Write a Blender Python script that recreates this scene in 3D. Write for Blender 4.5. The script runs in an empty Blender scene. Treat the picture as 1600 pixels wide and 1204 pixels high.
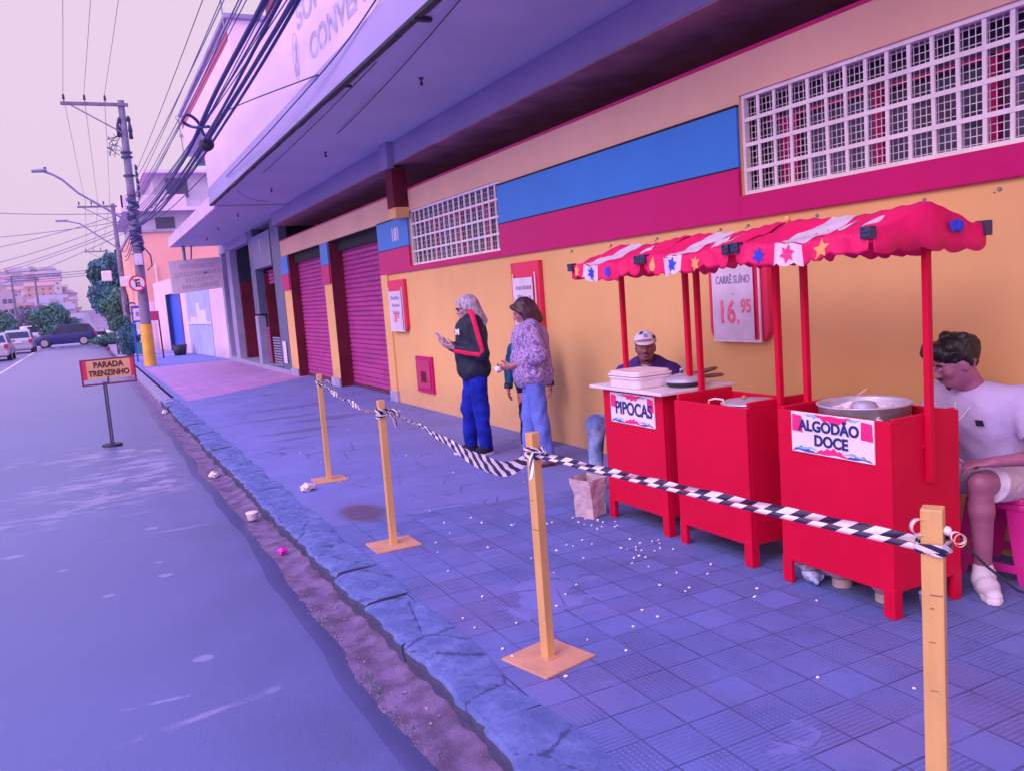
import bpy, bmesh, math, random
import numpy as np
from mathutils import Vector, Matrix, Euler
R = math.radians
rng = random.Random(7)
npr = np.random.default_rng(7)
SC = bpy.context.scene
COL = SC.collection

# ---------------------------------------------------------------- camera, sky, sun, exposure
cam_d = bpy.data.cameras.new("camera")
cam_d.sensor_width = 36.0
cam_d.lens = 29.83
cam_d.clip_start = 0.05
cam_d.clip_end = 6000
cam = bpy.data.objects.new("camera", cam_d)
COL.objects.link(cam)
def set_camera(yaw, pitch, roll, h):
    cy, sy = math.cos(yaw), math.sin(yaw)
    cp, sp = math.cos(pitch), math.sin(pitch)
    cr, sr = math.cos(roll), math.sin(roll)
    B = Matrix(((1, 0, 0), (0, 0, -1), (0, 1, 0)))
    Ry = Matrix(((cy, -sy, 0), (sy, cy, 0), (0, 0, 1)))
    Rp = Matrix(((1, 0, 0), (0, cp, -sp), (0, sp, cp)))
    Rr = Matrix(((cr, sr, 0), (-sr, cr, 0), (0, 0, 1)))
    Mx = Rr @ Rp @ B @ Ry
    m = Matrix(((Mx[0][0], -Mx[1][0], -Mx[2][0], 0), (Mx[0][1], -Mx[1][1], -Mx[2][1], 0), (Mx[0][2], -Mx[1][2], -Mx[2][2], h), (0, 0, 0, 1)))
    cam.matrix_world = m
set_camera(R(26.279), R(6.4027), R(4.2845), 1.65)
SC.camera = cam

SUN_EL, SUN_AZ = 34.0, -112.0        # degrees; azimuth from +Y towards +X
wd = bpy.data.worlds.new("World")
SC.world = wd
wd.use_nodes = True
nt = wd.node_tree
nt.nodes.clear()
def wn(t, **k):
    n = nt.nodes.new(t)
    for a, b in k.items():
        setattr(n, a, b)
    return n
out = wn('ShaderNodeOutputWorld')
bg = wn('ShaderNodeBackground'); bg.inputs[1].default_value = 0.10
sky = wn('ShaderNodeTexSky', sky_type='NISHITA')
sky.sun_disc = False
sky.sun_elevation = R(SUN_EL)
sky.sun_rotation = R(SUN_AZ)
sky.air_density = 1.0; sky.dust_density = 1.0; sky.ozone_density = 2.0
geo = wn('ShaderNodeTexCoord')
sep = wn('ShaderNodeSeparateXYZ')
nt.links.new(geo.outputs['Generated'], sep.inputs[0])
ramp = wn('ShaderNodeValToRGB')
nt.links.new(sep.outputs['Z'], ramp.inputs[0])
cr_ = ramp.color_ramp
cr_.elements[0].position = 0.0; cr_.elements[0].color = (9.1, 6.95, 8.55, 1)
cr_.elements[1].position = 1.0; cr_.elements[1].color = (8.0, 8.2, 26.0, 1)
e = cr_.elements.new(0.42); e.color = (8.9, 6.8, 8.6, 1)
e = cr_.elements.new(0.70); e.color = (8.0, 7.4, 19.0, 1)
# bright thin cloud round the hidden sun
dot = wn('ShaderNodeVectorMath', operation='DOT_PRODUCT')
nt.links.new(geo.outputs['Generated'], dot.inputs[0])
sd = Vector((math.sin(R(SUN_AZ)) * math.cos(R(SUN_EL)), math.cos(R(SUN_AZ)) * math.cos(R(SUN_EL)), math.sin(R(SUN_EL))))
dot.inputs[1].default_value = sd
glow = wn('ShaderNodeValToRGB')
nt.links.new(dot.outputs['Value'], glow.inputs[0])
glow.color_ramp.elements[0].position = 0.25; glow.color_ramp.elements[0].color = (0, 0, 0, 1)
glow.color_ramp.elements[1].position = 1.0; glow.color_ramp.elements[1].color = (14.0, 9.0, 9.5, 1)
addg = wn('ShaderNodeMix', data_type='RGBA', blend_type='ADD'); addg.inputs['Factor'].default_value = 1
nt.links.new(ramp.outputs[0], addg.inputs['A']); nt.links.new(glow.outputs[0], addg.inputs['B'])
cloud = wn('ShaderNodeMix', data_type='RGBA'); cloud.inputs['Factor'].default_value = 0.95   # share of cloud over clear sky
nt.links.new(sky.outputs[0], cloud.inputs['A']); nt.links.new(addg.outputs['Result'], cloud.inputs['B'])
nt.links.new(cloud.outputs['Result'], bg.inputs[0])
nt.links.new(bg.outputs[0], out.inputs[0])

sun_d = bpy.data.lights.new("sun", 'SUN')
sun_d.energy = 1.3
sun_d.angle = R(35)
sun_d.color = (1.0, 0.84, 0.80)
sun = bpy.data.objects.new("sun", sun_d)
COL.objects.link(sun)
sun.rotation_euler = sd.to_track_quat('Z', 'Y').to_euler()

SC.view_settings.view_transform = 'Standard'
SC.view_settings.look = 'None'
SC.view_settings.exposure = 0.0
SC.view_settings.gamma = 1.0

# ---------------------------------------------------------------- materials
def srgb(r, g, b):
    f = lambda c: (c / 255 / 12.92) if c / 255 <= 0.04045 else ((c / 255 + 0.055) / 1.055) ** 2.4
    return (f(r), f(g), f(b))
def new_mat(name):
    m = bpy.data.materials.new(name); m.use_nodes = True
    n = m.node_tree; n.nodes.clear()
    o = n.nodes.new('ShaderNodeOutputMaterial'); p = n.nodes.new('ShaderNodeBsdfPrincipled')
    n.links.new(p.outputs[0], o.inputs[0])
    return m, n, p
class NB:
    """tiny node builder"""
    def __init__(s, n): s.n = n
    def node(s, t, ins=None, **k):
        nd = s.n.nodes.new(t)
        for a, b in k.items(): setattr(nd, a, b)
        for a, b in (ins or {}).items():
            if hasattr(b, 'is_output') or isinstance(b, bpy.types.NodeSocket): s.n.links.new(b, nd.inputs[a])
            else: nd.inputs[a].default_value = b
        return nd
    def math(s, op, a, b=0.0, c=0.0, clamp=False):
        nd = s.n.nodes.new('ShaderNodeMath'); nd.operation = op; nd.use_clamp = clamp
        for i, v in enumerate((a, b, c)):
            if isinstance(v, bpy.types.NodeSocket): s.n.links.new(v, nd.inputs[i])
            else: nd.inputs[i].default_value = v
        return nd.outputs[0]
    def coord(s, scale=(1, 1, 1), loc=(0, 0, 0), rot=(0, 0, 0)):
        t = s.node('ShaderNodeTexCoord')
        return s.node('ShaderNodeMapping', {'Vector': t.outputs['Object'], 'Scale': scale, 'Location': loc, 'Rotation': rot}).outputs[0]
    def noise(s, vec, scale=5, detail=4, rough=.55, dist=0.0):
        return s.node('ShaderNodeTexNoise', {'Vector': vec, 'Scale': scale, 'Detail': detail, 'Roughness': rough, 'Distortion': dist}).outputs['Fac']
    def smooth(s, v, a, b):
        nd = s.node('ShaderNodeMapRange', {'Value': v, 'From Min': a, 'From Max': b, 'To Min': 0.0, 'To Max': 1.0}); nd.interpolation_type = 'SMOOTHSTEP'
        return nd.outputs[0]
    def mix(s, f, a, b, mode='MIX'):
        nd = s.n.nodes.new('ShaderNodeMix'); nd.data_type = 'RGBA'; nd.blend_type = mode
        for key, v in (('Factor', f), ('A', a), ('B', b)):
            i = nd.inputs[key] if key == 'Factor' else [x for x in nd.inputs if x.name == key and x.type == 'RGBA'][0]
            if isinstance(v, bpy.types.NodeSocket): s.n.links.new(v, i)
            elif key == 'Factor': i.default_value = v
            else: i.default_value = (*v[:3], 1)
        return [x for x in nd.outputs if x.type == 'RGBA'][0]
    def bump(s, p, h, strength=.3, dist=.01):
        b = s.node('ShaderNodeBump', {'Height': h, 'Strength': strength, 'Distance': dist})
        s.n.links.new(b.outputs[0], p.inputs['Normal'])
def M(name, col, rough=.6, var=.12, scale=6, bump=0.0, bscale=60, metal=0.0, col2=None, stretch=(1, 1, 1), grime=0.0, gcol=(.1, .08, .1), spec=.5, bdist=.004):
    m, n, p = new_mat(name); b = NB(n)
    v = b.coord(stretch)
    a = tuple(max(0, c * (1 - var)) for c in col); c2 = col2 or tuple(min(1, c * (1 + var)) for c in col)
    f = b.smooth(b.noise(v, scale, 5), .3, .7)
    c = b.mix(f, a, c2)
    if grime:
        g = b.smooth(b.noise(v, scale * .35, 6, .65), .55, .8)
        c = b.mix(b.math('MULTIPLY', g, grime), c, gcol)
    n.links.new(c, p.inputs['Base Color'])
    p.inputs['Roughness'].default_value = rough; p.inputs['Metallic'].default_value = metal
    p.inputs['Specular IOR Level'].default_value = spec
    if bump: b.bump(p, b.noise(v, bscale, 4), bump, bdist)
    return m

# ---------------------------------------------------------------- object helpers
MATS = {}      # root object name -> inverse world matrix
def link(o): COL.objects.link(o); return o
def tag(o, label=None, cat=None, group=None, kind=None):
    if label: o['label'] = label
    if cat: o['category'] = cat
    if group: o['group'] = group
    if kind: o['kind'] = kind
    return o
def thing(name, label, cat, loc=(0, 0, 0), rotz=0.0, group=None):
    o = bpy.data.objects.new(name, None); o.empty_display_size = .1
    link(o); o.location = loc; o.rotation_euler = (0, 0, rotz)
    return tag(o, label, cat, group)
def root_of(o):
    while o.parent: o = o.parent
    return o
def wm(o):
    m = Matrix.LocRotScale(o.location, o.rotation_euler, o.scale)
    return (wm(o.parent) @ m) if o.parent else m
def copy_tree(o, parent=None, label=None, group=None):
    c = o.copy(); link(c)
    if parent: c.parent = parent
    if label: c['label'] = label
    if group: c['group'] = group
    for ch in [x for x in SC.objects if x.parent == o]:
        copy_tree(ch, c)
    return c
def mesh_obj(name, me, mat=None, parent=None, world=False, smooth=False, bevel=0.0, label=None):
    o = bpy.data.objects.new(name, me)
    link(o)
    if parent:
        o.parent = parent
        if world: me.transform(wm(parent).inverted())
    if mat: me.materials.append(mat)
    if smooth:
        me.polygons.foreach_set('use_smooth', [True] * len(me.polygons))
    if bevel:
        md = o.modifiers.new('bevel', 'BEVEL'); md.width = bevel; md.segments = 2; md.limit_method = 'ANGLE'; md.angle_limit = R(40)
    if label: o['label'] = label
    return o
class MB:
    def __init__(s): s.v = []; s.f = []; s.sm = []; s.g = []
    def add(s, vs, fs, smooth=False):
        k = len(s.v); s.g.append((k, len(s.f), len(vs), len(fs))); s.v += [tuple(x) for x in vs]; s.f += [tuple(i + k for i in q) for q in fs]; s.sm += [smooth] * len(fs); return s
    def box(s, x0, x1, y0, y1, z0, z1):
        x0, x1 = min(x0, x1), max(x0, x1); y0, y1 = min(y0, y1), max(y0, y1); z0, z1 = min(z0, z1), max(z0, z1)
        return s.add([(x0, y0, z0), (x1, y0, z0), (x1, y1, z0), (x0, y1, z0), (x0, y0, z1), (x1, y0, z1), (x1, y1, z1), (x0, y1, z1)],
                     [(3, 2, 1, 0), (4, 5, 6, 7), (0, 1, 5, 4), (1, 2, 6, 5), (2, 3, 7, 6), (3, 0, 4, 7)])
    def obox(s, c, ax, ay, az):
        c, ax, ay, az = map(Vector, (c, ax, ay, az))
        P = [c + sx * ax + sy * ay + sz * az for sz in (-1, 1) for sx, sy in ((-1, -1), (1, -1), (1, 1), (-1, 1))]
        return s.add(P, [(3, 2, 1, 0), (4, 5, 6, 7), (0, 1, 5, 4), (1, 2, 6, 5), (2, 3, 7, 6), (3, 0, 4, 7)])
    def frame_axes(s, d):
        d = Vector(d).normalized(); a = Vector((0, 0, 1)) if abs(d.z) < .9 else Vector((1, 0, 0))
        x = d.cross(a).normalized(); return x, d.cross(x).normalized()
    def cyl(s, p0, p1, r0, r1=None, n=16, cap=True, smooth=True):
        r1 = r0 if r1 is None else r1; p0, p1 = Vector(p0), Vector(p1); x, y = s.frame_axes(p1 - p0)
        ring = [(math.cos(2 * math.pi * i / n), math.sin(2 * math.pi * i / n)) for i in range(n)]
        vs = [p0 + r0 * (a * x + b * y) for a, b in ring] + [p1 + r1 * (a * x + b * y) for a, b in ring]
        s.add(vs, [(i, (i + 1) % n, n + (i + 1) % n, n + i) for i in range(n)], smooth)
        if cap: s.add(vs, [tuple(range(n - 1, -1, -1)), tuple(range(n, 2 * n))])
        return s
    def tube(s, pts, r, n=8, cap=True):
        pts = [Vector(p) for p in pts]; rs = r if isinstance(r, (list, tuple)) else [r] * len(pts); vs = []
        for i, p in enumerate(pts):
            d = pts[min(i + 1, len(pts) - 1)] - pts[max(i - 1, 0)]; x, y = s.frame_axes(d)
            vs += [p + rs[i] * (math.cos(2 * math.pi * j / n) * x + math.sin(2 * math.pi * j / n) * y) for j in range(n)]
        fs = [(i * n + j, i * n + (j + 1) % n, (i + 1) * n + (j + 1) % n, (i + 1) * n + j) for i in range(len(pts) - 1) for j in range(n)]
        s.add(vs, fs, True)
        if cap: s.add(vs, [tuple(range(n - 1, -1, -1)), tuple(range((len(pts) - 1) * n, len(pts) * n))])
        return s
    def lathe(s, c, prof, n=32, cap=False, smooth=True, axis=None):
        c = Vector(c); k = len(prof)
        if axis is not None: z = Vector(axis).normalized(); x, y = s.frame_axes(z)
        else: x, y, z = Vector((1, 0, 0)), Vector((0, 1, 0)), Vector((0, 0, 1))
        vs = [c + r * (math.cos(2 * math.pi * i / n) * x + math.sin(2 * math.pi * i / n) * y) + h * z for i in range(n) for r, h in prof]
        return s.add(vs, [(i * k + j, ((i + 1) % n) * k + j, ((i + 1) % n) * k + j + 1, i * k + j + 1) for i in range(n) for j in range(k - 1)], smooth)
    def prism(s, poly, o, ux, uy, n0, n1):
        """2-D outline poly in plane (o, ux, uy), extruded from n0 to n1 along ux x uy"""
        o, ux, uy = Vector(o), Vector(ux), Vector(uy); nn = ux.cross(uy).normalized(); k = len(poly)
        vs = [o + a * ux + b * uy + n0 * nn for a, b in poly] + [o + a * ux + b * uy + n1 * nn for a, b in poly]
        return s.add(vs, [tuple(range(k - 1, -1, -1)), tuple(range(k, 2 * k))] + [(i, (i + 1) % k, k + (i + 1) % k, k + i) for i in range(k)])
    def quad(s, *p): return s.add(p, [tuple(range(len(p)))])
    def build_each(s, name, mat, parent=None, **k):      # one part per piece added
        for v0, f0, nv, nf in s.g:
            q = MB(); q.v = s.v[v0:v0 + nv]; q.f = [tuple(i - v0 for i in f) for f in s.f[f0:f0 + nf]]; q.sm = s.sm[f0:f0 + nf]; q.build(name, mat, parent, **k)
    def build(s, name, mat, parent=None, world=True, bevel=0.0, label=None):
        me = bpy.data.meshes.new(name); me.from_pydata(s.v, [], s.f)
        me.polygons.foreach_set('use_smooth', s.sm); me.update()
        return mesh_obj(name, me, mat, parent, world, False, bevel, label)
def text_mesh(txt, size, bold=0.0, extrude=.0015, align='CENTER', spacing=1.0, line=1.0):
    cu = bpy.data.curves.new('lettering', 'FONT'); cu.body = txt; cu.size = size; cu.align_x = align; cu.align_y = 'CENTER'
    cu.extrude = extrude; cu.offset = bold; cu.space_character = spacing; cu.space_line = line; cu.resolution_u = 4
    o = bpy.data.objects.new('lettering', cu); link(o)
    me = bpy.data.meshes.new_from_object(o.evaluated_get(bpy.context.evaluated_depsgraph_get()))
    bpy.data.objects.remove(o); bpy.data.curves.remove(cu)
    return me
def text(txt, loc, right, up, size, mat, parent, bold=0.0, sx=1.0, sy=1.0, name='lettering', align='CENTER', spacing=1.0, line=1.0):
    me = text_mesh(txt, size, bold, align=align, spacing=spacing, line=line); r, u = Vector(right).normalized(), Vector(up).normalized(); n = r.cross(u)
    m = Matrix(((r.x * sx, u.x * sy, n.x, loc[0]), (r.y * sx, u.y * sy, n.y, loc[1]), (r.z * sx, u.z * sy, n.z, loc[2]), (0, 0, 0, 1)))
    me.transform(m)
    return mesh_obj(name, me, mat, parent, True)

# ---------------------------------------------------------------- signed-distance modelling (bodies, clothes)
def surface_nets(F, org, h):
    ins = F < 0; nx, ny, nz = F.shape
    corners = [(i, j, k) for i in (0, 1) for j in (0, 1) for k in (0, 1)]
    sl = lambda i, j, k: (slice(i, nx - 1 + i), slice(j, ny - 1 + j), slice(k, nz - 1 + k))
    cnt = sum(ins[sl(*c)].astype(np.int8) for c in corners)
    act = (cnt > 0) & (cnt < 8)
    idx = np.full(act.shape, -1, np.int64); I = np.argwhere(act); idx[act] = np.arange(len(I))
    acc = np.zeros((len(I), 3)); num = np.zeros(len(I))
    for a in corners:
        for ax in range(3):
            if a[ax]: continue
            b = list(a); b[ax] = 1
            fa = F[I[:, 0] + a[0], I[:, 1] + a[1], I[:, 2] + a[2]]; fb = F[I[:, 0] + b[0], I[:, 1] + b[1], I[:, 2] + b[2]]
            cr = (fa < 0) != (fb < 0); t = np.where(cr, fa / np.where(cr, fa - fb, 1), 0)
            p = np.array(a, float)[None, :].repeat(len(I), 0); p[:, ax] = t
            acc += p * cr[:, None]; num += cr
    V = (I + acc / num[:, None]) * h + org
    Q = []
    for ax in range(3):
        o1, o2 = [(1, 2), (2, 0), (0, 1)][ax]
        s0 = [slice(None)] * 3; s1 = [slice(None)] * 3
        s0[ax] = slice(0, -1); s1[ax] = slice(1, None)
        a, b = ins[tuple(s0)], ins[tuple(s1)]
        for flip, ch in ((False, a & ~b), (True, ~a & b)):
            P = np.argwhere(ch)
            P = P[(P[:, o1] > 0) & (P[:, o2] > 0) & (P[:, o1] < F.shape[o1] - 1) & (P[:, o2] < F.shape[o2] - 1)]
            def at(d1, d2):
                q = P.copy(); q[:, o1] -= d1; q[:, o2] -= d2
                return idx[q[:, 0], q[:, 1], q[:, 2]]
            q = np.stack([at(1, 1), at(0, 1), at(0, 0), at(1, 0)], 1)
            Q.append(q[:, ::-1] if flip else q)
    return V, np.concatenate(Q)
def cone(p0, r0, p1, r1, k=.02, sq=None, flat=0, op='+'):
    return dict(t='c', p0=np.array(p0, float), p1=np.array(p1, float), r0=r0, r1=r1, k=k, sq=sq, flat=flat, op=op)
def ell(c, r, rot=None, k=.02, op='+'):
    return dict(t='e', c=np.array(c, float), r=np.array(r, float), rot=None if rot is None else np.array(rot, float), k=k, op=op)
def cut(n, d): return dict(t='p', n=np.array(n, float), d=d, op='x', k=0)          # keeps n.p < d
def sdf_mesh(prims, h, name='body', wrinkle=0.0, wscale=9.0, seed=0):
    lo = np.full(3, 1e9); hi = -lo
    for p in prims:
        if p['op'] != '+': continue
        if p['t'] == 'c':
            r = max(p['r0'], p['r1']); a = np.minimum(p['p0'], p['p1']) - r; b = np.maximum(p['p0'], p['p1']) + r
        else:
            r = p['r'].max() if p['rot'] is not None else p['r']; a = p['c'] - r; b = p['c'] + r
        lo = np.minimum(lo, a); hi = np.maximum(hi, b)
    lo -= 3 * h + .01; hi += 3 * h + .01
    n = np.ceil((hi - lo) / h).astype(int) + 1
    F = np.full(n, 1.0, np.float32)
    ax = [lo[i] + h * np.arange(n[i]) for i in range(3)]
    for p in prims:
        k = p['k']
        if p['t'] == 'p':
            d = p['n'][0] * ax[0][:, None, None] + p['n'][1] * ax[1][None, :, None] + p['n'][2] * ax[2][None, None, :] - p['d']
            F = np.maximum(F, d.astype(np.float32)); continue
        m = 2 * k + 3 * h
        if p['t'] == 'c':
            r = max(p['r0'], p['r1']) + m; a = np.minimum(p['p0'], p['p1']) - r; b = np.maximum(p['p0'], p['p1']) + r
        else:
            r = (p['r'].max() if p['rot'] is not None else p['r']) + m; a = p['c'] - r; b = p['c'] + r
        i0 = np.maximum(np.floor((a - lo) / h).astype(int), 0); i1 = np.minimum(np.ceil((b - lo) / h).astype(int) + 1, n)
        if (i1 <= i0).any(): continue
        X = ax[0][i0[0]:i1[0], None, None]; Y = ax[1][None, i0[1]:i1[1], None]; Z = ax[2][None, None, i0[2]:i1[2]]
        if p['t'] == 'c':
            v = p['p1'] - p['p0']; L2 = max(v @ v, 1e-9)
            qx, qy, qz = X - p['p0'][0], Y - p['p0'][1], Z - p['p0'][2]
            t0 = (qx * v[0] + qy * v[1] + qz * v[2]) / L2; t = np.clip(t0, 0, 1)
            wx, wy, wz = qx - t * v[0], qy - t * v[1], qz - t * v[2]
            f = 1.0
            if p['sq']:
                nn = np.array(p['sq'][0], float); nn /= np.linalg.norm(nn); s = p['sq'][1]
                dn = wx * nn[0] + wy * nn[1] + wz * nn[2]; g = 1 / s - 1
                wx, wy, wz = wx + g * dn * nn[0], wy + g * dn * nn[1], wz + g * dn * nn[2]; f = min(1, s) if s < 1 else 1
            d = (np.sqrt(wx * wx + wy * wy + wz * wz) - (p['r0'] + (p['r1'] - p['r0']) * t)) * f
            L = math.sqrt(L2)
            if p['flat'] & 1: d = np.maximum(d, -t0 * L)
            if p['flat'] & 2: d = np.maximum(d, (t0 - 1) * L)
        else:
            x, y, z = X - p['c'][0], Y - p['c'][1], Z - p['c'][2]
            if p['rot'] is not None:
                A = p['rot'].T
                x, y, z = (A[0, 0] * x + A[0, 1] * y + A[0, 2] * z, A[1, 0] * x + A[1, 1] * y + A[1, 2] * z, A[2, 0] * x + A[2, 1] * y + A[2, 2] * z)
            r = p['r']; k0 = np.sqrt((x / r[0]) ** 2 + (y / r[1]) ** 2 + (z / r[2]) ** 2)
            k1 = np.sqrt((x / r[0] ** 2) ** 2 + (y / r[1] ** 2) ** 2 + (z / r[2] ** 2) ** 2)
            d = k0 * (k0 - 1) / np.maximum(k1, 1e-6)
        S = F[i0[0]:i1[0], i0[1]:i1[1], i0[2]:i1[2]]
        d = np.broadcast_to(d, S.shape).astype(np.float32); k = max(k, 1e-4)
        if p['op'] == '+':
            hh = np.maximum(k - np.abs(S - d), 0) / k; S[...] = np.minimum(S, d) - hh * hh * k * .25
        else:
            hh = np.maximum(k - np.abs(S + d), 0) / k; S[...] = np.maximum(S, -d) + hh * hh * k * .25
    V, Q = surface_nets(F, lo, h)
    if wrinkle:
        rs = np.random.default_rng(seed)
        for o in range(3):
            w = rs.normal(size=(4, 3)) * wscale * (1.7 ** o); ph = rs.uniform(0, 6, 4)
            wv = np.prod([np.sin(V @ w[i] + ph[i]) for i in range(2)], 0) + np.sin(V @ w[2] + 1.5 * np.sin(V @ w[3] + ph[3]))
            cen = V.mean(0); dd = V - cen; dd[:, 2] *= .15; dd /= np.linalg.norm(dd, axis=1)[:, None] + 1e-6
            V = V + dd * (wv * wrinkle * .5 / (1.5 ** o))[:, None]
    me = bpy.data.meshes.new(name)
    me.vertices.add(len(V)); me.vertices.foreach_set('co', V.astype(np.float32).ravel())
    me.loops.add(len(Q) * 4); me.loops.foreach_set('vertex_index', Q.astype(np.int32).ravel())
    me.polygons.add(len(Q)); me.polygons.foreach_set('loop_start', np.arange(0, len(Q) * 4, 4, dtype=np.int32))
    me.update(calc_edges=True); me.validate()
    me.polygons.foreach_set('use_smooth', [True] * len(me.polygons))
    return me
# ---------------------------------------------------------------- setting: ground, road, gutter, kerb, pavement
def lerp_prof(y, P):
    for (a, za), (b, zb) in zip(P, P[1:]):
        if y <= b:
            t = max(0, min(1, (y - a) / (b - a))); t = t * t * (3 - 2 * t); return za + (zb - za) * t
    return P[-1][1]
PROF = [(-60, -.34), (95, -.34), (160, -1.6), (230, -2.2), (420, .2), (820, 9.0), (1400, 12)]
def sstep(a, b, x):
    t = max(0, min(1, (x - a) / (b - a))); return t * t * (3 - 2 * t)
def ground_z(x, y):
    z = lerp_prof(y, PROF)
    if y > 200:
        a = x / y
        side = sstep(-.004, -.026, a) + sstep(.05, .2, a)
        z += 37 * sstep(230, 980, y) * side + 5 * sstep(900, 1300, y)
        z += 1.2 * math.sin(x * .05 + y * .013) * sstep(260, 500, y) * side
    return z
def sheet(name, xs, ys, zf, mat, label=None):
    vs = [(x, y, zf(x, y)) for y in ys for x in xs]; nx = len(xs)
    fs = [(j * nx + i, j * nx + i + 1, (j + 1) * nx + i + 1, (j + 1) * nx + i) for j in range(len(ys) - 1) for i in range(nx - 1)]
    me = bpy.data.meshes.new(name); me.from_pydata(vs, [], fs); me.update()
    return tag(mesh_obj(name, me, mat, smooth=True), kind='structure')

m_ground = M('dry_ground', (.30, .20, .32), .9, .25, .08, grime=.6, gcol=(.10, .16, .16))
xs = [-420, -250, -160, -120, -95, -80, -65, -52, -42, -36, -31, -27, -23, -19.5, -16, -13, -10.5, -8.5, -6.5, -4, 0, 5, 9, 14, 20, 30, 45, 70, 110, 180, 300]
ys = [-60, -20, 0, 20, 40, 60, 80, 95, 110, 130, 160, 195, 230, 265, 300, 340, 380, 420, 470, 520, 570, 620, 680, 740, 800, 870, 940, 1000, 1100, 1200, 1400, 1500]
sheet('ground', xs, ys, lambda x, y: ground_z(x, y), m_ground)

# asphalt with worn crossing paint, trench scars and spatters
def asphalt():
    m, n, p = new_mat('asphalt'); b = NB(n)
    v = b.coord()
    sx = b.node('ShaderNodeSeparateXYZ', {0: v}); X, Y = sx.outputs[0], sx.outputs[1]
    big = b.smooth(b.noise(v, .45, 4), .3, .7)
    fine = b.noise(v, 160, 3, .7)
    c = b.mix(big, ASPH, tuple(k * 1.18 for k in ASPH))
    c = b.mix(b.math('MULTIPLY', b.smooth(fine, .45, .8), .4), c, tuple(k * 1.7 for k in ASPH))
    c = b.mix(b.math('MULTIPLY', b.smooth(b.noise(v, 210, 2), .55, .75), .35), c, tuple(k * .55 for k in ASPH))
    # oily darker lane near the kerb
    side = b.smooth(X, .05, .8)
    c = b.mix(b.math('MULTIPLY', side, b.math('MULTIPLY', b.smooth(b.noise(v, 1.6, 5), .35, .65), .45)), c, tuple(k * .62 for k in ASPH))
    # crumbled dark shoulder along the gutter
    sh = b.math('ADD', X, b.math('MULTIPLY', b.math('SUBTRACT', b.noise(v, 7, 5, .7), .5), .16))
    c = b.mix(b.math('MULTIPLY', b.smooth(sh, .82, .98), .55), c, (.035, .04, .14))
    # worn white crossing paint: ragged flakes across the street
    w = b.noise(b.coord((1.0, 2.3, 1)), 2.6, 7, .72, .3)
    w2 = b.smooth(b.noise(b.coord((.5, .8, 1), (2, 5, 0)), 1.1, 3), .40, .62)
    zone = b.math('MULTIPLY', b.smooth(Y, 7.6, 9.4), b.math('SUBTRACT', 1, b.smooth(Y, 12.6, 13.6)))
    zone = b.math('MULTIPLY', b.math('MULTIPLY', zone, w2), b.math('SUBTRACT', 1, b.smooth(X, .62, .92)))
    pz = b.math('MULTIPLY', b.smooth(w, .500, .545), zone)
    grain = b.math('ADD', .45, b.math('MULTIPLY', b.smooth(fine, .35, .6), .55))
    pl = None
    for (x0, y0), (x1, y1), wd_ in ((SEG[0]), (SEG[1]), (SEG[2]), (SEG[3]), (SEG[4]), (SEG[5])):
        L2 = (x1 - x0) ** 2 + (y1 - y0) ** 2
        px_, py_ = b.math('SUBTRACT', X, x0), b.math('SUBTRACT', Y, y0)
        t = b.math('DIVIDE', b.math('ADD', b.math('MULTIPLY', px_, x1 - x0), b.math('MULTIPLY', py_, y1 - y0)), L2, clamp=True)
        qx, qy = b.math('SUBTRACT', px_, b.math('MULTIPLY', t, x1 - x0)), b.math('SUBTRACT', py_, b.math('MULTIPLY', t, y1 - y0))
        d = b.math('SQRT', b.math('ADD', b.math('MULTIPLY', qx, qx), b.math('MULTIPLY', qy, qy)))
        d = b.math('ADD', d, b.math('MULTIPLY', b.math('SUBTRACT', b.noise(v, 5, 4, .7), .5), .07))
        ln = b.math('SUBTRACT', 1, b.smooth(d, wd_ * .5, wd_ * 1.5))
        pl = ln if pl is None else b.math('MAXIMUM', pl, ln)
    pl = b.math('MULTIPLY', pl, b.smooth(b.noise(v, 3.1, 4), .38, .55))
    sp = b.node('ShaderNodeTexVoronoi', {'Vector': b.coord((1.0, 1.25, 1)), 'Scale': 2.9, 'Randomness': 1.0})
    rnd = b.node('ShaderNodeSeparateColor', {0: sp.outputs['Color']})
    spn = b.math('ADD', sp.outputs['Distance'], b.math('MULTIPLY', b.math('SUBTRACT', b.noise(v, 16, 4, .6), .5), .12))
    rad = b.math('MULTIPLY', b.math('SUBTRACT', rnd.outputs[0], .45, clamp=True), .34)
    spots = b.math('SUBTRACT', 1, b.smooth(b.math('SUBTRACT', spn, rad), 0.0, .02))
    spots = b.math('MULTIPLY', spots, b.math('GREATER_THAN', rnd.outputs[0], .52))
    spots = b.math('MULTIPLY', spots, b.math('SUBTRACT', 1, b.smooth(Y, 9, 13)))
    spots = b.math('MULTIPLY', spots, b.math('SUBTRACT', 1, b.smooth(X, .45, .75)))
    dk = b.math('MULTIPLY', b.math('GREATER_THAN', rnd.outputs[1], .88), b.math('SUBTRACT', 1, b.smooth(spn, .05, .09)))
    c = b.mix(b.math('MULTIPLY', dk, .6), c, (.03, .035, .12))
    paint = b.math('MULTIPLY', grain, b.math('MAXIMUM', b.math('MULTIPLY', pz, .85), b.math('MAXIMUM', b.math('MULTIPLY', pl, .55), b.math('MULTIPLY', spots, .55))))
    c = b.mix(b.math('MULTIPLY', b.smooth(Y, 11, 34), .9), c, b.mix(b.math('MULTIPLY', fine, .3), (.15, .12, .33), (.20, .17, .40)))    # grazing sky sheen put into the colour, paler further up the street
    c = b.mix(paint, c, PAINT)
    n.links.new(c, p.inputs['Base Color']); p.inputs['Roughness'].default_value = .34
    p.inputs['Specular IOR Level'].default_value = .9
    b.bump(p, b.math('ADD', fine, b.math('MULTIPLY', b.noise(v, 9, 4), .5)), .5, .006)
    return m
ASPH = (.078, .098, .30)
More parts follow.
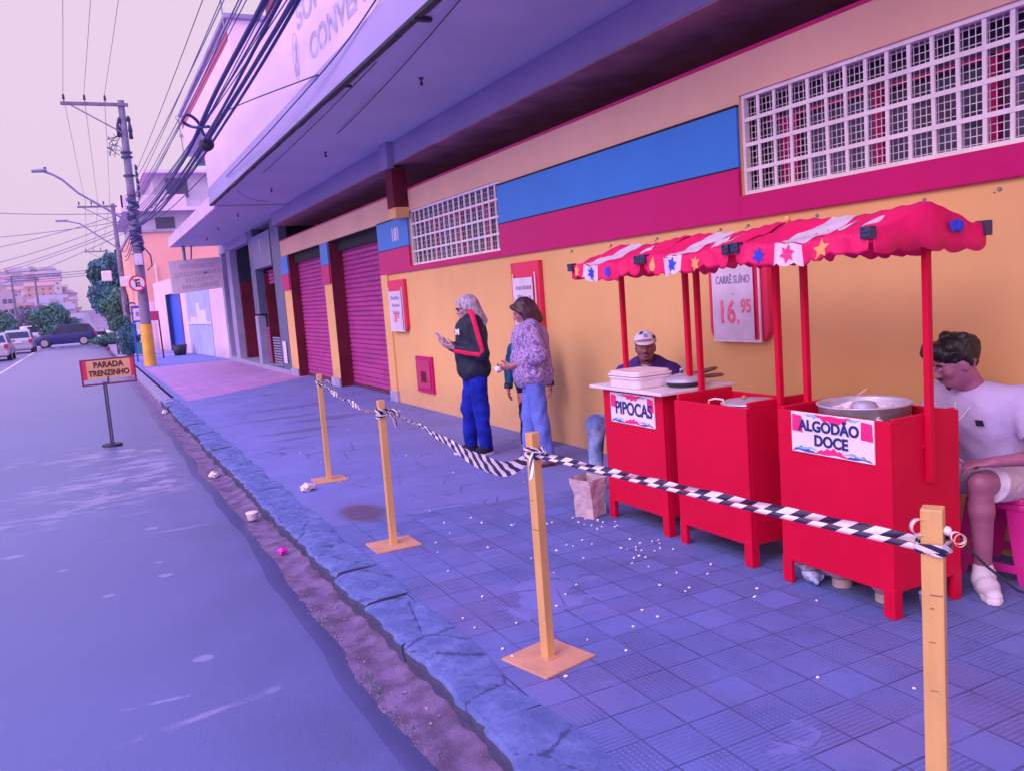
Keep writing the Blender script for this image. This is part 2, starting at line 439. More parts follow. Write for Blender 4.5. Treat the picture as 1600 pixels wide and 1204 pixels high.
PAINT = (.42, .36, .62)
SEG = (((-.95, 7.48), (.72, 7.44), .014), ((-.30, 3.72), (.60, 3.93), .024), ((-.05, 4.12), (.28, 4.10), .016), ((-1.0, 8.75), (.80, 9.35), .024), ((-1.2, 9.9), (.82, 10.5), .035), ((-1.2, 8.2), (.45, 8.35), .014))
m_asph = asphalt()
ROAD_Z = -.11
ys = [-4 + .06 * i for i in range(420)]
ys += [21.2 + i for i in range(0, 75)] + [100, 110, 122, 135, 150, 165, 180, 200, 215, 230, 250, 275, 300, 340, 380, 430, 480, 540, 600, 660, 720, 780, 840, 900]
def edge_x(y):
    if y > 22: return 1.02
    return 1.02 + .018 * math.sin(y * 1.1) + .014 * math.sin(y * 2.9 + 1) + .006 * math.sin(y * 7.3 + 2)
def road_z(y): return ROAD_Z if y <= 95 else lerp_prof(y, PROF) + .23
vs, fs = [], []
for i, y in enumerate(ys):
    z = road_z(y); w = -4.6 if y > 96 else -11.5; e = edge_x(y) if y < 96 else 3.4
    vs += [(w, y, z), (-3.3, y, z), (-1.2, y, z + .012), (.5, y, z), (e - .13, y, z), (e - .02, y, z - .022), (e + .012, y, z - .05)]
k = 7
for i in range(len(ys) - 1):
    fs += [(i * k + j, i * k + j + 1, (i + 1) * k + j + 1, (i + 1) * k + j) for j in range(k - 1)]
me = bpy.data.meshes.new('road'); me.from_pydata(vs, [], fs); me.update()
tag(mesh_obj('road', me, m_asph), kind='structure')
# cross street beyond the cars
m_asph2 = M('cross_street_asphalt', (.30, .26, .52), .7, .12, .6)
sheet('cross_street', [-60, -30, -11.5, 0, 8, 30, 60], [74.5, 80, 86, 92], lambda x, y: ROAD_Z + .02, m_asph2)
m_line = M('road_paint', (.62, .50, .70), .7, .15, 3, grime=.5, gcol=(.3, .26, .45))
b_ = MB()
for y in range(14, 72, 4):
    b_.quad((-3.24, y, ROAD_Z + .006), (-3.11, y, ROAD_Z + .006), (-3.11, y + 4, ROAD_Z + .006), (-3.24, y + 4, ROAD_Z + .006))
for i in range(10):
    x = -3.4 + i * .62
    b_.quad((x, 70.6, ROAD_Z + .026), (x + .34, 70.6, ROAD_Z + .026), (x + .34, 73.6, ROAD_Z + .026), (x, 73.6, ROAD_Z + .026))
tag(b_.build('road_marking', m_line), kind='structure')

# gutter strip full of dirt between asphalt and kerb
m_gut = M('gutter_dirt', (.18, .115, .26), .95, .40, 7, .9, 120, grime=.6, gcol=(.09, .08, .17), bdist=.012)
xs_ = [.90 + .03 * i for i in range(13)]
ys_ = [-3 + .05 * i for i in range(480)] + [21, 26, 32, 36]
def gut_z(x, y):
    return -.132 + .008 * math.sin(y * 3.1 + x * 9) * math.sin(y * .7) + .003 * math.sin(y * 13 + x * 60) * math.sin(y * 5 + x * 22) + .002 * math.sin(y * 37 + x * 51) + .03 * max(0, (x - 1.13)) / .1
sheet('gutter', xs_, ys_, gut_z, m_gut)

# kerb of old worn stones, broken edges, open joints
def kerb_mat():
    m, n, p = new_mat('kerb_stone'); b = NB(n); v = b.coord()
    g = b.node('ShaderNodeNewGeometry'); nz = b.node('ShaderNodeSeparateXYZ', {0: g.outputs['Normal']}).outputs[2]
    f = b.smooth(b.noise(v, 6, 6, .65), .35, .7)
    c = b.mix(f, (.080, .118, .36), (.150, .20, .53))
    c = b.mix(b.math('MULTIPLY', b.smooth(b.noise(v, 26, 5, .7), .5, .7), .6), c, (.07, .085, .27))
    vk = b.node('ShaderNodeTexVoronoi', {'Vector': b.coord((1, .6, 1)), 'Scale': 3.2}, feature='DISTANCE_TO_EDGE').outputs['Distance']
    ck = b.math('SUBTRACT', 1, b.smooth(b.math('ADD', vk, b.math('MULTIPLY', b.math('SUBTRACT', b.noise(v, 12, 5, .7), .5), .16)), .0, .02))
    c = b.mix(b.math('MULTIPLY', ck, .7), c, (.03, .035, .12))
    dirt = b.math('MULTIPLY', b.math('SUBTRACT', 1, b.smooth(nz, .1, .6)), .8)    # riser darker than the top
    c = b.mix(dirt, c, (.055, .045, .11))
    n.links.new(c, p.inputs['Base Color']); p.inputs['Roughness'].default_value = .85
    b.bump(p, b.math('ADD', b.noise(v, 34, 6, .7), b.math('MULTIPLY', b.noise(v, 9, 4), 1.2)), .8, .012)
    return m
m_kerb = kerb_mat()
m_kerb2 = M('kerb_concrete', (.30, .26, .46), .8, .15, 4)
vs, fs = [], []
y = -2.2; prev = None
kr = random.Random(3)
while y < 17.5:
    L = kr.choice([.6, .95, 1.25, 1.6]); y1 = y + L - .012
    n_ = max(6, int(L / .03)); off = kr.uniform(-.018, .018); drop = kr.uniform(-.012, .004)
    ph = [kr.uniform(0, 6) for _ in range(6)]
    ring = []
    for i in range(n_ + 1):
        t = i / n_; yy = y + (y1 - y) * t
        rag = .008 * math.sin(yy * 9 + ph[0]) + .007 * math.sin(yy * 21 + ph[1]) + .004 * math.sin(yy * 37 + ph[2])
        chip = -.022 * max(0, 1 - min(t, 1 - t) * L / .07) * (.4 + .6 * abs(math.sin(ph[4] * 3)))
        xe = 1.175 + off - rag - chip * .9
        zt = .004 + drop + .004 * math.sin(yy * 13 + ph[5])
        prof = [(xe + .025, -.16), (xe + .012, -.09), (xe + .002, -.045), (xe + .002, -.018), (xe + .018, zt - .004), (xe + .05, zt + .002 * math.sin(yy * 60)),
                (xe + .10, zt + .004), (1.36, zt + .005), (1.45 + .02 * math.sin(yy * 6 + ph[1]), .006), (1.47, -.05)]
        ring.append(prof)
        vs += [(a, yy, c) for a, c in prof]
    base = len(vs) - (n_ + 1) * 10
    for i in range(n_):
        fs += [(base + i * 10 + j, base + i * 10 + j + 1, base + (i + 1) * 10 + j + 1, base + (i + 1) * 10 + j) for j in range(9)]
    fs += [tuple(base + j for j in range(9, -1, -1)), tuple(base + n_ * 10 + j for j in range(10))]
    y += L
    if kr.random() < .15: y += .03
me = bpy.data.meshes.new('kerb'); me.from_pydata(vs, [], fs); me.update()
tag(mesh_obj('kerb', me, m_kerb), kind='structure')
b_ = MB()
for i in range(40):
    yy = 17.5 + i * .98
    b_.box(1.19, 1.38, yy, yy + .97, -.2, .004)
tag(b_.build('kerb_far', m_kerb2, bevel=.012), kind='structure').name = 'kerb.001'

def pavement_mat():
    m, n, p = new_mat('pavement'); b = NB(n); v = b.coord()
    s = b.node('ShaderNodeSeparateXYZ', {0: v}); X, Y = s.outputs[0], s.outputs[1]
    wob = b.math('MULTIPLY', b.math('SUBTRACT', b.noise(v, 3, 3), .5), .010)
    T = .205
    u = b.math('DIVIDE', b.math('ADD', b.math('SUBTRACT', X, 2.035), wob), T); w = b.math('DIVIDE', b.math('ADD', b.math('SUBTRACT', Y, 2.24), wob), T)
    cid = b.node('ShaderNodeCombineXYZ', {0: b.math('FLOOR', u), 1: b.math('FLOOR', w)})
    wn_ = b.node('ShaderNodeTexWhiteNoise', {'Vector': cid.outputs[0]}); wn_.noise_dimensions = '2D'
    rv = wn_.outputs['Value']
    def line(t, hw):   # 1 on the joint
        fr = b.math('ABSOLUTE', b.math('SUBTRACT', b.math('FRACT', b.math('ADD', t, .5)), .5))
        return b.math('SUBTRACT', 1, b.smooth(fr, hw * .5, hw))
    jn = b.math('MAXIMUM', line(u, .022), line(w, .022))
    ru, rw = line(b.math('MULTIPLY', u, 9), .25), line(b.math('MULTIPLY', w, 9), .25)
    isg = b.math('GREATER_THAN', rv, .62); isr = b.math('MULTIPLY', b.math('GREATER_THAN', rv, .30), b.math('LESS_THAN', rv, .62))
    wear = b.math('SUBTRACT', 1, b.smooth(b.noise(v, 2.2, 5, .6), .35, .62))
    rel = b.math('MULTIPLY', b.math('ADD', b.math('MULTIPLY', isg, b.math('MAXIMUM', ru, rw)), b.math('MULTIPLY', isr, rw)), b.math('ADD', .25, b.math('MULTIPLY', wear, .75)))
    edge = b.math('ADD', Y, b.math('ADD', b.math('MULTIPLY', b.math('SUBTRACT', b.noise(v, 2.5, 4), .5), .35), b.math('MULTIPLY', X, .16)))
    tiled = b.math('SUBTRACT', 1, b.smooth(edge, 6.42, 6.46))
    # cement patches where tiles were lost
    pat = b.smooth(b.noise(b.coord((1, 1, 1), (4.2, 1.7, 0)), 1.15, 5, .6), .60, .63)
    lost = b.math('MULTIPLY', pat, b.math('SUBTRACT', 1, b.smooth(X, 2.6, 3.1)))
    tiled = b.math('MULTIPLY', tiled, b.math('SUBTRACT', 1, lost))
    vor = b.node('ShaderNodeTexVoronoi', {'Vector': b.node('ShaderNodeMix', {}, data_type='VECTOR').outputs[0] if False else v, 'Scale': 2.1}, feature='DISTANCE_TO_EDGE')
    crack = b.math('SUBTRACT', 1, b.smooth(b.math('ADD', vor.outputs['Distance'], b.math('MULTIPLY', b.math('SUBTRACT', b.noise(v, 9, 4), .5), .10)), .002, .014))
    crack = b.math('MULTIPLY', crack, b.smooth(b.noise(v, .9, 3), .42, .58))
    tone = b.smooth(b.noise(v, 1.3, 5, .6), .3, .7)
    ctile = b.mix(tone, P_TILE, tuple(k * 1.25 for k in P_TILE))
    ctile = b.mix(b.math('MULTIPLY', rv, .14), ctile, tuple(k * .72 for k in P_TILE))
    ctile = b.mix(b.math('MULTIPLY', b.smooth(b.noise(v, .8, 4), .48, .68), .45), ctile, (.20, .13, .33))
    ctile = b.mix(b.math('MULTIPLY', b.smooth(b.noise(v, 5.5, 6, .7), .5, .75), .35), ctile, (.07, .075, .24))
    ctile = b.mix(b.math('MULTIPLY', b.smooth(b.noise(v, 90, 3, .7), .5, .75), .25), ctile, (.2, .22, .5))
    ctile = b.mix(b.math('MULTIPLY', rel, .36), ctile, (.06, .06, .20))
    ctile = b.mix(b.math('MULTIPLY', jn, b.math('MULTIPLY', b.smooth(b.noise(v, 3.3, 4), .25, .65), .8)), ctile, (.04, .045, .16))
    ccon = b.mix(tone, P_CON, tuple(k * 1.2 for k in P_CON))
    ccon = b.mix(b.math('MULTIPLY', b.smooth(b.noise(v, 40, 4, .7), .5, .8), .3), ccon, tuple(k * .6 for k in P_CON))
    ccon = b.mix(b.math('MULTIPLY', crack, .65), ccon, (.06, .06, .16))
    c = b.mix(tiled, ccon, ctile)
    # rust-coloured dried spill, oil drips near the shutters, reddish tiled forecourt further on
    def blob(cx, cy, rx, ry, soft=.35, nz=.5):
        dx = b.math('DIVIDE', b.math('SUBTRACT', X, cx), rx); dy = b.math('DIVIDE', b.math('SUBTRACT', Y, cy), ry)
        d = b.math('SQRT', b.math('ADD', b.math('MULTIPLY', dx, dx), b.math('MULTIPLY', dy, dy)))
        d = b.math('ADD', d, b.math('MULTIPLY', b.math('SUBTRACT', b.noise(v, 6, 4), .5), nz))
        return b.math('SUBTRACT', 1, b.smooth(d, 1 - soft, 1 + soft))
    c = b.mix(b.math('MULTIPLY', blob(1.78, 6.42, .17, .30), .85), c, (.11, .055, .095))
    c = b.mix(b.math('MULTIPLY', blob(1.70, 6.52, .36, .50, .5, .6), .22), c, (.10, .09, .2))
    for cx, cy, rx, ry in ((2.55, 12.9, .55, .10), (2.75, 14.1, .7, .14), (2.4, 11.3, .5, .12), (2.2, 10.7, .25, .08), (3.0, 12.2, .5, .2)):
        c = b.mix(b.math('MULTIPLY', blob(cx, cy, rx, ry, .6, 1.1), .55), c, (.075, .065, .15))
    fore = b.math('MULTIPLY', b.smooth(b.math('SUBTRACT', Y, b.math('MULTIPLY', X, .9)), 15.7, 15.9), b.math('SUBTRACT', 1, b.smooth(Y, 30, 30.3)))
    fore = b.math('MULTIPLY', fore, b.smooth(X, 1.55, 1.6))
    lt = b.math('MAXIMUM', line(b.math('MULTIPLY', X, 2.5), .04), line(b.math('MULTIPLY', Y, 2.5), .04))
    cf = b.mix(b.math('MULTIPLY', lt, .4), b.mix(tone, (.40, .21, .52), (.48, .26, .60)), (.2, .13, .32))
    c = b.mix(fore, c, cf)
    n.links.new(c, p.inputs['Base Color']); p.inputs['Roughness'].default_value = .68
    p.inputs['Specular IOR Level'].default_value = .4
    h = b.math('ADD', b.math('MULTIPLY', b.math('SUBTRACT', 1, b.math('MULTIPLY', tiled, b.math('MAXIMUM', b.math('MULTIPLY', rel, .6), jn))), 1.0), b.math('MULTIPLY', b.noise(v, 50, 5, .7), .35))
    h = b.math('SUBTRACT', h, b.math('MULTIPLY', b.math('MULTIPLY', crack, b.math('SUBTRACT', 1, tiled)), .8))
    b.bump(p, h, .8, .007)
    return m
P_TILE = (.115, .150, .44)
P_CON = (.155, .170, .48)
m_pav = pavement_mat()
sheet('pavement', [1.44, 2, 3, 4, 5, 6.5, 9], [-6, 0, 5, 10, 15, 20, 25, 30, 35, 38], lambda x, y: 0.0, m_pav)
m_pav2 = M('pavement_concrete', (.34, .27, .55), .8, .18, 1.2, .2, 60)
sheet('pavement_far', [1.2, 2.2, 4, 6, 9], [38.01, 45, 55, 66, 73], lambda x, y: -.004, m_pav2).name = 'pavement.001'
sheet('pavement_across', [-11.5, -10, -8.4], [-4, 20, 50, 73], lambda x, y: -.02, m_pav2).name = 'pavement.002'
# ---------------------------------------------------------------- supermarket building
WX = 4.38                      # street face of the wall
def wall_paint(name, col, low=None, amt=.0, grime=.25, gcol=(.2, .12, .1), bump=.35, gloss=0):
    m, n, p = new_mat(name); b = NB(n); v = b.coord()
    s = b.node('ShaderNodeSeparateXYZ', {0: v})
    f = b.smooth(b.noise(v, .7, 5, .6), .3, .7)
    c = b.mix(f, tuple(k * .94 for k in col), tuple(min(1, k * 1.06) for k in col))
    g = b.smooth(b.noise(b.coord((1, 1, .35)), 2.2, 6, .7), .54, .8)
    c = b.mix(b.math('MULTIPLY', g, grime), c, gcol)
    if low:   # scuffs and splashes along the foot of the wall
        hgt = b.math('ADD', s.outputs[2], b.math('MULTIPLY', b.noise(v, 5, 5, .7), .6))
        c = b.mix(b.math('MULTIPLY', b.math('SUBTRACT', 1, b.smooth(hgt, .35, .85)), amt), c, low)
    n.links.new(c, p.inputs['Base Color']); p.inputs['Roughness'].default_value = .6 if not gloss else .34; p.inputs['Specular IOR Level'].default_value = .2 if not gloss else gloss
    b.bump(p, b.math('ADD', b.noise(v, 55, 4, .6), b.math('MULTIPLY', b.noise(v, 13, 3), 1.2)), bump, .004)
    return m
m_yel = wall_paint('yellow_wall_paint', (.78, .44, .205), (.36, .22, .22), .35, grime=.15, gcol=(.40, .22, .20), bump=.25)
m_yel2 = wall_paint('upper_wall_paint', (.73, .45, .36), grime=.35, gcol=(.60, .40, .52))
m_blue = wall_paint('blue_band_paint', (.034, .21, .70), grime=.12, gcol=(.06, .15, .55), gloss=.22)
m_redb = wall_paint('red_band_paint', (.53, .000, .16), grime=.3, gcol=(.48, .006, .30), gloss=.22)
m_mar = M('maroon_paint', (.13, .008, .035), .7, .2, 3, spec=.2)
m_mar2 = M('maroon_recess_paint', (.40, .20, .24), .8, .2, 3, spec=.2)
m_lav = wall_paint('lavender_beam_paint', (.30, .25, .48), grime=.2, gcol=(.2, .16, .32), bump=.2)
m_soff = wall_paint('soffit_paint', (.50, .53, .72), grime=.2, gcol=(.40, .43, .60), bump=.15)
m_fasc = wall_paint('fascia_paint', (.83, .62, .84), grime=.3, gcol=(.58, .46, .72), bump=.1)
m_fasl = wall_paint('fascia_stripe_paint', (.46, .38, .76), grime=.1, bump=.1)
m_let = M('faded_lettering', (.50, .43, .76), .6, .25, 9)
m_blk = M('black_rubber', (.02, .02, .045), .6, .3, 12)
m_dark = M('painted_shade', (.012, .012, .022), .8, .3, 2)  # near-black colour for painted shade under the lintels and along the bands
m_white = M('white_metal_paint', (.78, .70, .84), .45, .08, 7)
SB = thing('supermarket', 'yellow supermarket with red and blue bands, barred windows and a deep overhanging canopy', 'building', (WX, 9, 0))
YN, YF = -3.5, 20.85           # near and far end of the building
O1, O2 = (13.30, 16.45), (17.02, 20.10)
OT = 2.84
b_ = MB()
def wbox(y0, y1, z0, z1, x0=WX, x1=WX + .22): b_.box(x0, x1, y0, y1, z0, z1)
W1 = (1.0, 4.85, 2.205, 2.91); W2 = (8.84, 11.86, 2.11, 2.895)
wbox(YN, O1[0], 0, W2[2])
UZ = 2.832
wbox(YN, W1[0], W2[2], UZ); wbox(W1[0], W1[1], W2[2], W1[2]); wbox(W1[1], W2[0], W2[2], UZ); wbox(W2[1], O1[0], W2[2], UZ)
wbox(O1[1], O2[0], 0, OT); wbox(O2[1], YF, 0, OT)
b_.box(WX - .03, WX, 12.98, O1[0], 0, 2.03)
b_.build('wall', m_yel, SB)
b_ = MB(); wbox(YN, YF, W1[3], 3.19); wbox(W1[1], W2[0], UZ, W1[3]); wbox(YN, W1[0], UZ, W1[3]); wbox(W2[1], O1[0], UZ, W1[3]); wbox(W2[0], W2[1], W2[3], W1[3]); wbox(O1[0], YF, OT, W1[3]); b_.build('upper_wall', m_yel2, SB)
b_ = MB(); b_.box(WX - .01, WX + .22, YN, YF, 3.19, 3.215); b_.build('coping', m_redb, SB)
b_ = MB()
for y0, y1 in ((W1[1], W2[0] - .0), (W2[1], O1[0]), (O1[1], O2[0]), (O2[1], YF), (YN, W1[0])): b_.box(WX - .03, WX, y0, y1, 2.405, 2.83)
b_.build_each('blue_band', m_blue, SB, bevel=.006)
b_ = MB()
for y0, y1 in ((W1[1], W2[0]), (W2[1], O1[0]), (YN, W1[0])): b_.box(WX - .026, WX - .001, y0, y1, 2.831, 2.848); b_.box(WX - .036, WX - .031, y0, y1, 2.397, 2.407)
b_.build_each('band_shade', m_dark, SB)  # thin dark strips standing in for the shadow line at the band edges
b_ = MB()
for y0, y1, z1 in ((YN, W1[0], 2.40), (W1[0], W1[1], 2.20), (W1[1], W2[0], 2.40), (W2[0], W2[1], 2.105), (W2[1], O1[0], 2.40), (O1[1], O2[0], 2.40), (O2[1], YF, 2.40)):
    b_.box(WX - .034, WX, y0, y1, 2.03 if z1 != 2.4 or True else 0, z1)
b_.build_each('red_band', m_redb, SB, bevel=.006)
m_plinth = M('grey_plinth', (.34, .30, .52), .8, .2, 4)
b_ = MB()
for y0, y1 in ((12.96, 13.31), (O1[1] - .01, O2[0] + .01), (O2[1] - .01, YF)): b_.box(WX - .045, WX, y0, y1, 0, .17)
b_.build_each('plinth', m_plinth, SB, bevel=.005)
# recess, beam, canopy
b_ = MB(); b_.box(4.203, 5.3, YN, YF - .2, 3.545, 3.558); b_.box(5.3, 5.36, YN, YF, 2.9, 4.2); b_.box(WX + .22, 5.3, YN, YF, 3.0, 3.05)
b_.build('recess', m_mar2, SB)
b_ = MB(); b_.box(4.2, 5.3, YN, YF - .2, 3.56, 3.86)
b_.build('beam', m_lav, SB, bevel=.008)
b_ = MB(); b_.box(2.66, 4.5, YN, 18.84, 3.862, 4.0)
b_.build('soffit', m_soff, SB)
FX = 2.62
b_ = MB(); b_.box(FX, FX + .16, YN, 18.88, 4.20, 5.42); b_.box(FX + .16, 4.6, 18.76, 18.88, 4.0, 5.42); b_.box(FX + .02, 6.5, YN, 18.7, 5.30, 5.36)
b_.build('fascia', m_fasc, SB, bevel=.01)
b_ = MB(); b_.box(FX - .012, FX + .16, YN, 18.885, 3.875, 4.195)
b_.build('fascia_stripe', m_fasl, SB, bevel=.004)
b_ = MB()
kr = random.Random(5)
yy = YN
while yy < 18.8:
    y1 = min(18.86, yy + kr.uniform(.25, .6)); d = kr.uniform(-.010, .012)
    b_.box(FX - .014 - abs(d) * .5, FX + .05, yy, y1, 3.838 + d * .5, 3.872); yy = y1
b_.obox((2.68, 6.55, 3.84), (.08, 0, 0), (0, .03, .0), (0, 0, .015)); b_.obox((2.68, 8.7, 3.84), (.04, 0, 0), (0, .02, .0), (0, 0, .012))
b_.build('drip_edge', m_blk, SB, bevel=.006)
# pilaster with drain slot
b_ = MB(); b_.box(4.1, 4.2, 11.78, 12.1, 3.50, 3.93); b_.build('pilaster_cap', m_lav, SB, bevel=.006)
b_ = MB(); b_.box(4.16, WX, 11.80, 12.1, 2.95, 3.50); b_.build('pilaster_shaft', m_mar, SB, bevel=.004)
b_ = MB(); b_.box(4.17, WX, 11.80, 12.1, 2.80, 2.95); b_.build('pilaster_foot', m_yel, SB, bevel=.004)
# upper storey set back on the roof, brick water-tank housing
b_ = MB(); b_.box(2.78, 7.5, 15.6, 23.4, 5.62, 6.62); b_.build('upper_storey', m_fasc, SB, bevel=.01)
m_grey = M('grey_concrete', (.33, .28, .50), .85, .18, 2)
b_ = MB(); b_.box(3.0, 7.4, 15.9, 23.2, 5.36, 5.62); b_.box(2.72, 7.5, 15.52, 23.48, 6.62, 6.70); b_.build_each('upper_slab', m_grey, SB, bevel=.01)
b_ = MB(); b_.box(2.768, 2.78, 15.7, 23.3, 6.30, 6.44); b_.build('upper_stripe', m_redb, SB)
m_brk = M('maroon_brick', (.28, .05, .13), .85, .35, 9, .5, 30)
b_ = MB(); b_.box(2.7, 2.98, 11.3, 12.2, 5.42, 7.4); b_.box(2.66, 3.02, 11.26, 12.24, 6.2, 6.26); b_.build('brick_shaft', m_brk, SB)
b_ = MB(); b_.box(WX + .05, 8, YN, 23.0, 3.9, 5.6); b_.box(5.36, 8, YN, YF, 0, 3.9); b_.box(WX + .22, 5.4, YN - .1, YN, 0, 4); b_.build('rear_wall', m_grey, SB)
# lettering and emblem on the fascia
def ftext(t, ya, yb, z, h):
    o = text(t, (FX - .0015, 0, z), (0, -1, 0), (0, 0, 1), h / .70, m_let, SB, bold=.012, align='LEFT')
    co = [v.co.y for v in o.data.vertices]; a, c_ = max(co), min(co)
    off = wm(SB).translation.y
    s = (ya - yb) / (a - c_)
    for v in o.data.vertices: v.co.y = (ya - off) + (v.co.y - a) * s
    return o
ftext('CONVENIENC', 9.80, 6.55, 4.48, .25)
ftext('SUPER', 10.28, 8.35, 4.96, .27)
b_ = MB()
ring = []
for rr, d0, d1 in ((.205, -.004, .004), ):
    outer = [(.16 * math.cos(t), .27 * math.sin(t)) for t in [2 * math.pi * i / 40 for i in range(40)]]
    for i in range(40):
        a, c_ = outer[i], outer[(i + 1) % 40]
        b_.prism([a, c_, (c_[0] * .90, c_[1] * .93), (a[0] * .90, a[1] * .93)], (FX - .0005, 10.45, 4.60), (0, -1, 0), (0, 0, 1), 0, .002)
er = random.Random(11)
for i in range(26):
    cx, cy = er.uniform(-.075, .075), er.uniform(-.19, .15)
    k = er.randint(5, 7); a0 = er.uniform(0, 6); sz = er.uniform(.025, .05)
    b_.prism([(cx + sz * er.uniform(.6, 1.1) * math.cos(a0 + 6.283 * j / k), cy + 1.5 * sz * er.uniform(.6, 1.1) * math.sin(a0 + 6.283 * j / k)) for j in range(k)], (FX - .0005, 10.45, 4.60), (0, -1, 0), (0, 0, 1), 0, .002 + .0001 * i)
b_.build('emblem', m_let, SB)
# barred windows
def glass_back(name, seed):
    m, n, p = new_mat(name); b = NB(n); v = b.coord((1, .9, 1.6), (seed, seed, 0))
    f = b.node('ShaderNodeTexVoronoi', {'Vector': v, 'Scale': 2.2}).outputs['Color']
    f2 = b.noise(v, 3.1, 4)
    c = b.mix(b.smooth(f, .2, .8), (.030, .035, .085), (.14, .12, .28)); c = b.mix(b.smooth(f2, .55, .62), c, (.10, .06, .12))
    n.links.new(c, p.inputs['Base Color']); p.inputs['Roughness'].default_value = .5
    return m
def window(y0, y1, z0, z1, ncol, nrow, xin, seed, red):
    x = WX + .05
    fr = MB()
    t = .028
    for a, c_, d, e_ in ((y0, y1, z0, z0 + t), (y0, y1, z1 - t, z1), (y0, y0 + t, z0 + t, z1 - t), (y1 - t, y1, z0 + t, z1 - t)): fr.box(x - .03, x + .02, a, c_, d, e_)
    w = fr.build('window', m_white, SB, bevel=.003)
    g = MB()
    for i in range(1, ncol):
        yy = y0 + (y1 - y0) * i / ncol; j = .004 * math.sin(i * 5.1)
        g.obox((x - .012, yy, (z0 + z1) / 2), (.006, 0, 0), (0, .0125, 0), (0, j, (z1 - z0) / 2 - t))
    for i in range(1, nrow):
        zz = z0 + (z1 - z0) * i / nrow
        g.box(x - .022, x - .018, y0 + t, y1 - t, zz - .0135, zz + .0135)
    g.build('grille', m_white, w)
    k = MB(); s = .0021 if y1 < 6 else .0026; sub = 4 if y1 < 6 else 3
    n1 = ncol * sub; n2 = nrow * sub
    for i in range(1, n1):
        yy = y0 + (y1 - y0) * i / n1; k.box(x + .026, x + .030, yy - s, yy + s, z0, z1)
    for i in range(1, n2):
        zz = z0 + (z1 - z0) * i / n2; k.box(x + .030, x + .034, y0, y1, zz - s, zz + s)
    k.build('wire_mesh', m_white, w)
    p = MB(); p.box(WX + .30, WX + .32, y0 - .3, y1 + .3, z0 - .2, z1 + .1); p.build('pane', glass_back('window_interior', seed), w)
    r = MB()
    for yy, wd_ in red: r.box(WX + .24, WX + .29, yy - wd_ / 2, yy + wd_ / 2, z0 - .1, z1 - .17)
    r.box(WX + .24, WX + .28, y0, y1, z1 - .19, z1 - .165)
    r.build('red_post', m_redb, w)
    b2 = MB(); b2.box(WX + .02, WX + .22, y1 + .0, y1 + .004, z0, z1); b2.box(WX + .02, WX + .22, y0, y1, z1 - .002, z1 + .004)
    b2.build('reveal', m_fasl, w)
window(W1[0], W1[1], W1[2], W1[3], 25, 4, .1, 1.3, [(4.62, .14), (3.86, .07), (3.10, .05), (2.2, .1)])
window(W2[0], W2[1], W2[2], W2[3], 17, 4, .1, 4.4, [(11.5, .12), (10.6, .1), (9.7, .1), (9.1, .08)])
# shutters
m_shut = M('red_shutter', (.40, .036, .28), .6, .12, 2.5, grime=.3, gcol=(.30, .05, .25), stretch=(1, .6, 2))
for (y0, y1), xs_ in ((O1, 4.66), (O2, 4.62)):
    b_ = MB(); pz = []
    z = .05
    prof = []
    while z < OT + .1:
        prof += [(0, z), (-.022, z + .018), (-.022, z + .062), (0, z + .08), (.008, z + .084)]; z += .088
    vs = []; fs = []
    for i, (dx, z) in enumerate(prof): vs += [(xs_ + dx, y0 - .05, z), (xs_ + dx, y1 + .05, z)]
    fs = [(2 * i, 2 * i + 1, 2 * i + 3, 2 * i + 2) for i in range(len(prof) - 1)]
    b_.add(vs, [q[::-1] for q in fs])
    sh = b_.build('shutter', m_shut, SB)
    b2 = MB(); b2.box(xs_ - .05, xs_ + .02, y0, y1, 0, .06); b2.build('bottom_rail', M('shutter_rail', (.10, .02, .06), .5), sh)
    b3 = MB(); b3.box(WX + .004, xs_ + .1, y1 - .002, y1 + .05, 0, OT); b3.box(WX + .22, xs_ + .1, y0 - .05, y0 + .002, 0, OT)
    b3.build_each('jamb', m_mar, SB)
    b3 = MB(); b3.box(WX + .012, xs_ + .1, y0, y1, OT - .01, OT + .002); b3.box(xs_ - .10, xs_ - .03, y0, y1, OT - .20, OT - .011); b3.build('lintel', m_dark, SB)  # near-black underside: shade of the opening put into the colour, plus roll box
# number plate on the blue band
text('181', (WX - .032, 12.42, 2.60), (0, -1, 0), (0, 0, 1), .27, m_fasc, SB, bold=.006, sx=.9, name='house_number')
# lamp holders under the canopy
m_brown = M('dark_brown_plastic', (.12, .03, .06), .6)
lh = MB(); lh.cyl((0, 0, 0), (0, 0, -.012), .030, .026, 12); lh.cyl((0, 0, -.012), (0, 0, -.035), .009, .009, 8); lh.lathe((0, 0, -.035), [(.010, 0), (.019, -.015), (.017, -.036), (.006, -.045)], 12)
for i, (x, y) in enumerate(((3.35, 8.35), (3.45, 12.6), (3.4, 16.4), (3.4, 4.2))):
    k = MB(); k.v = [(a + x, c_ + y, d + 3.862) for a, c_, d in lh.v]; k.f = list(lh.f); k.sm = list(lh.sm)
    k.build('lamp_holder', m_brown, SB)
# thin cables under the soffit
for pts in (((2.75, 5.6, 3.845), (3.0, 8, 3.80), (3.25, 11.2, 3.85)), ((2.70, 7.8, 3.84), (2.78, 11, 3.79), (2.9, 14.5, 3.85)), ((2.8, 16.5, 3.84), (3.2, 17.6, 3.76), (3.7, 18.3, 3.85))):
    b_ = MB(); P = [Vector(pts[0]) * (1 - t) ** 2 + 2 * t * (1 - t) * Vector(pts[1]) + t * t * Vector(pts[2]) for t in [i / 12 for i in range(13)]]
    b_.tube(P, .005, 5); b_.build('soffit_cable', m_blk, SB)

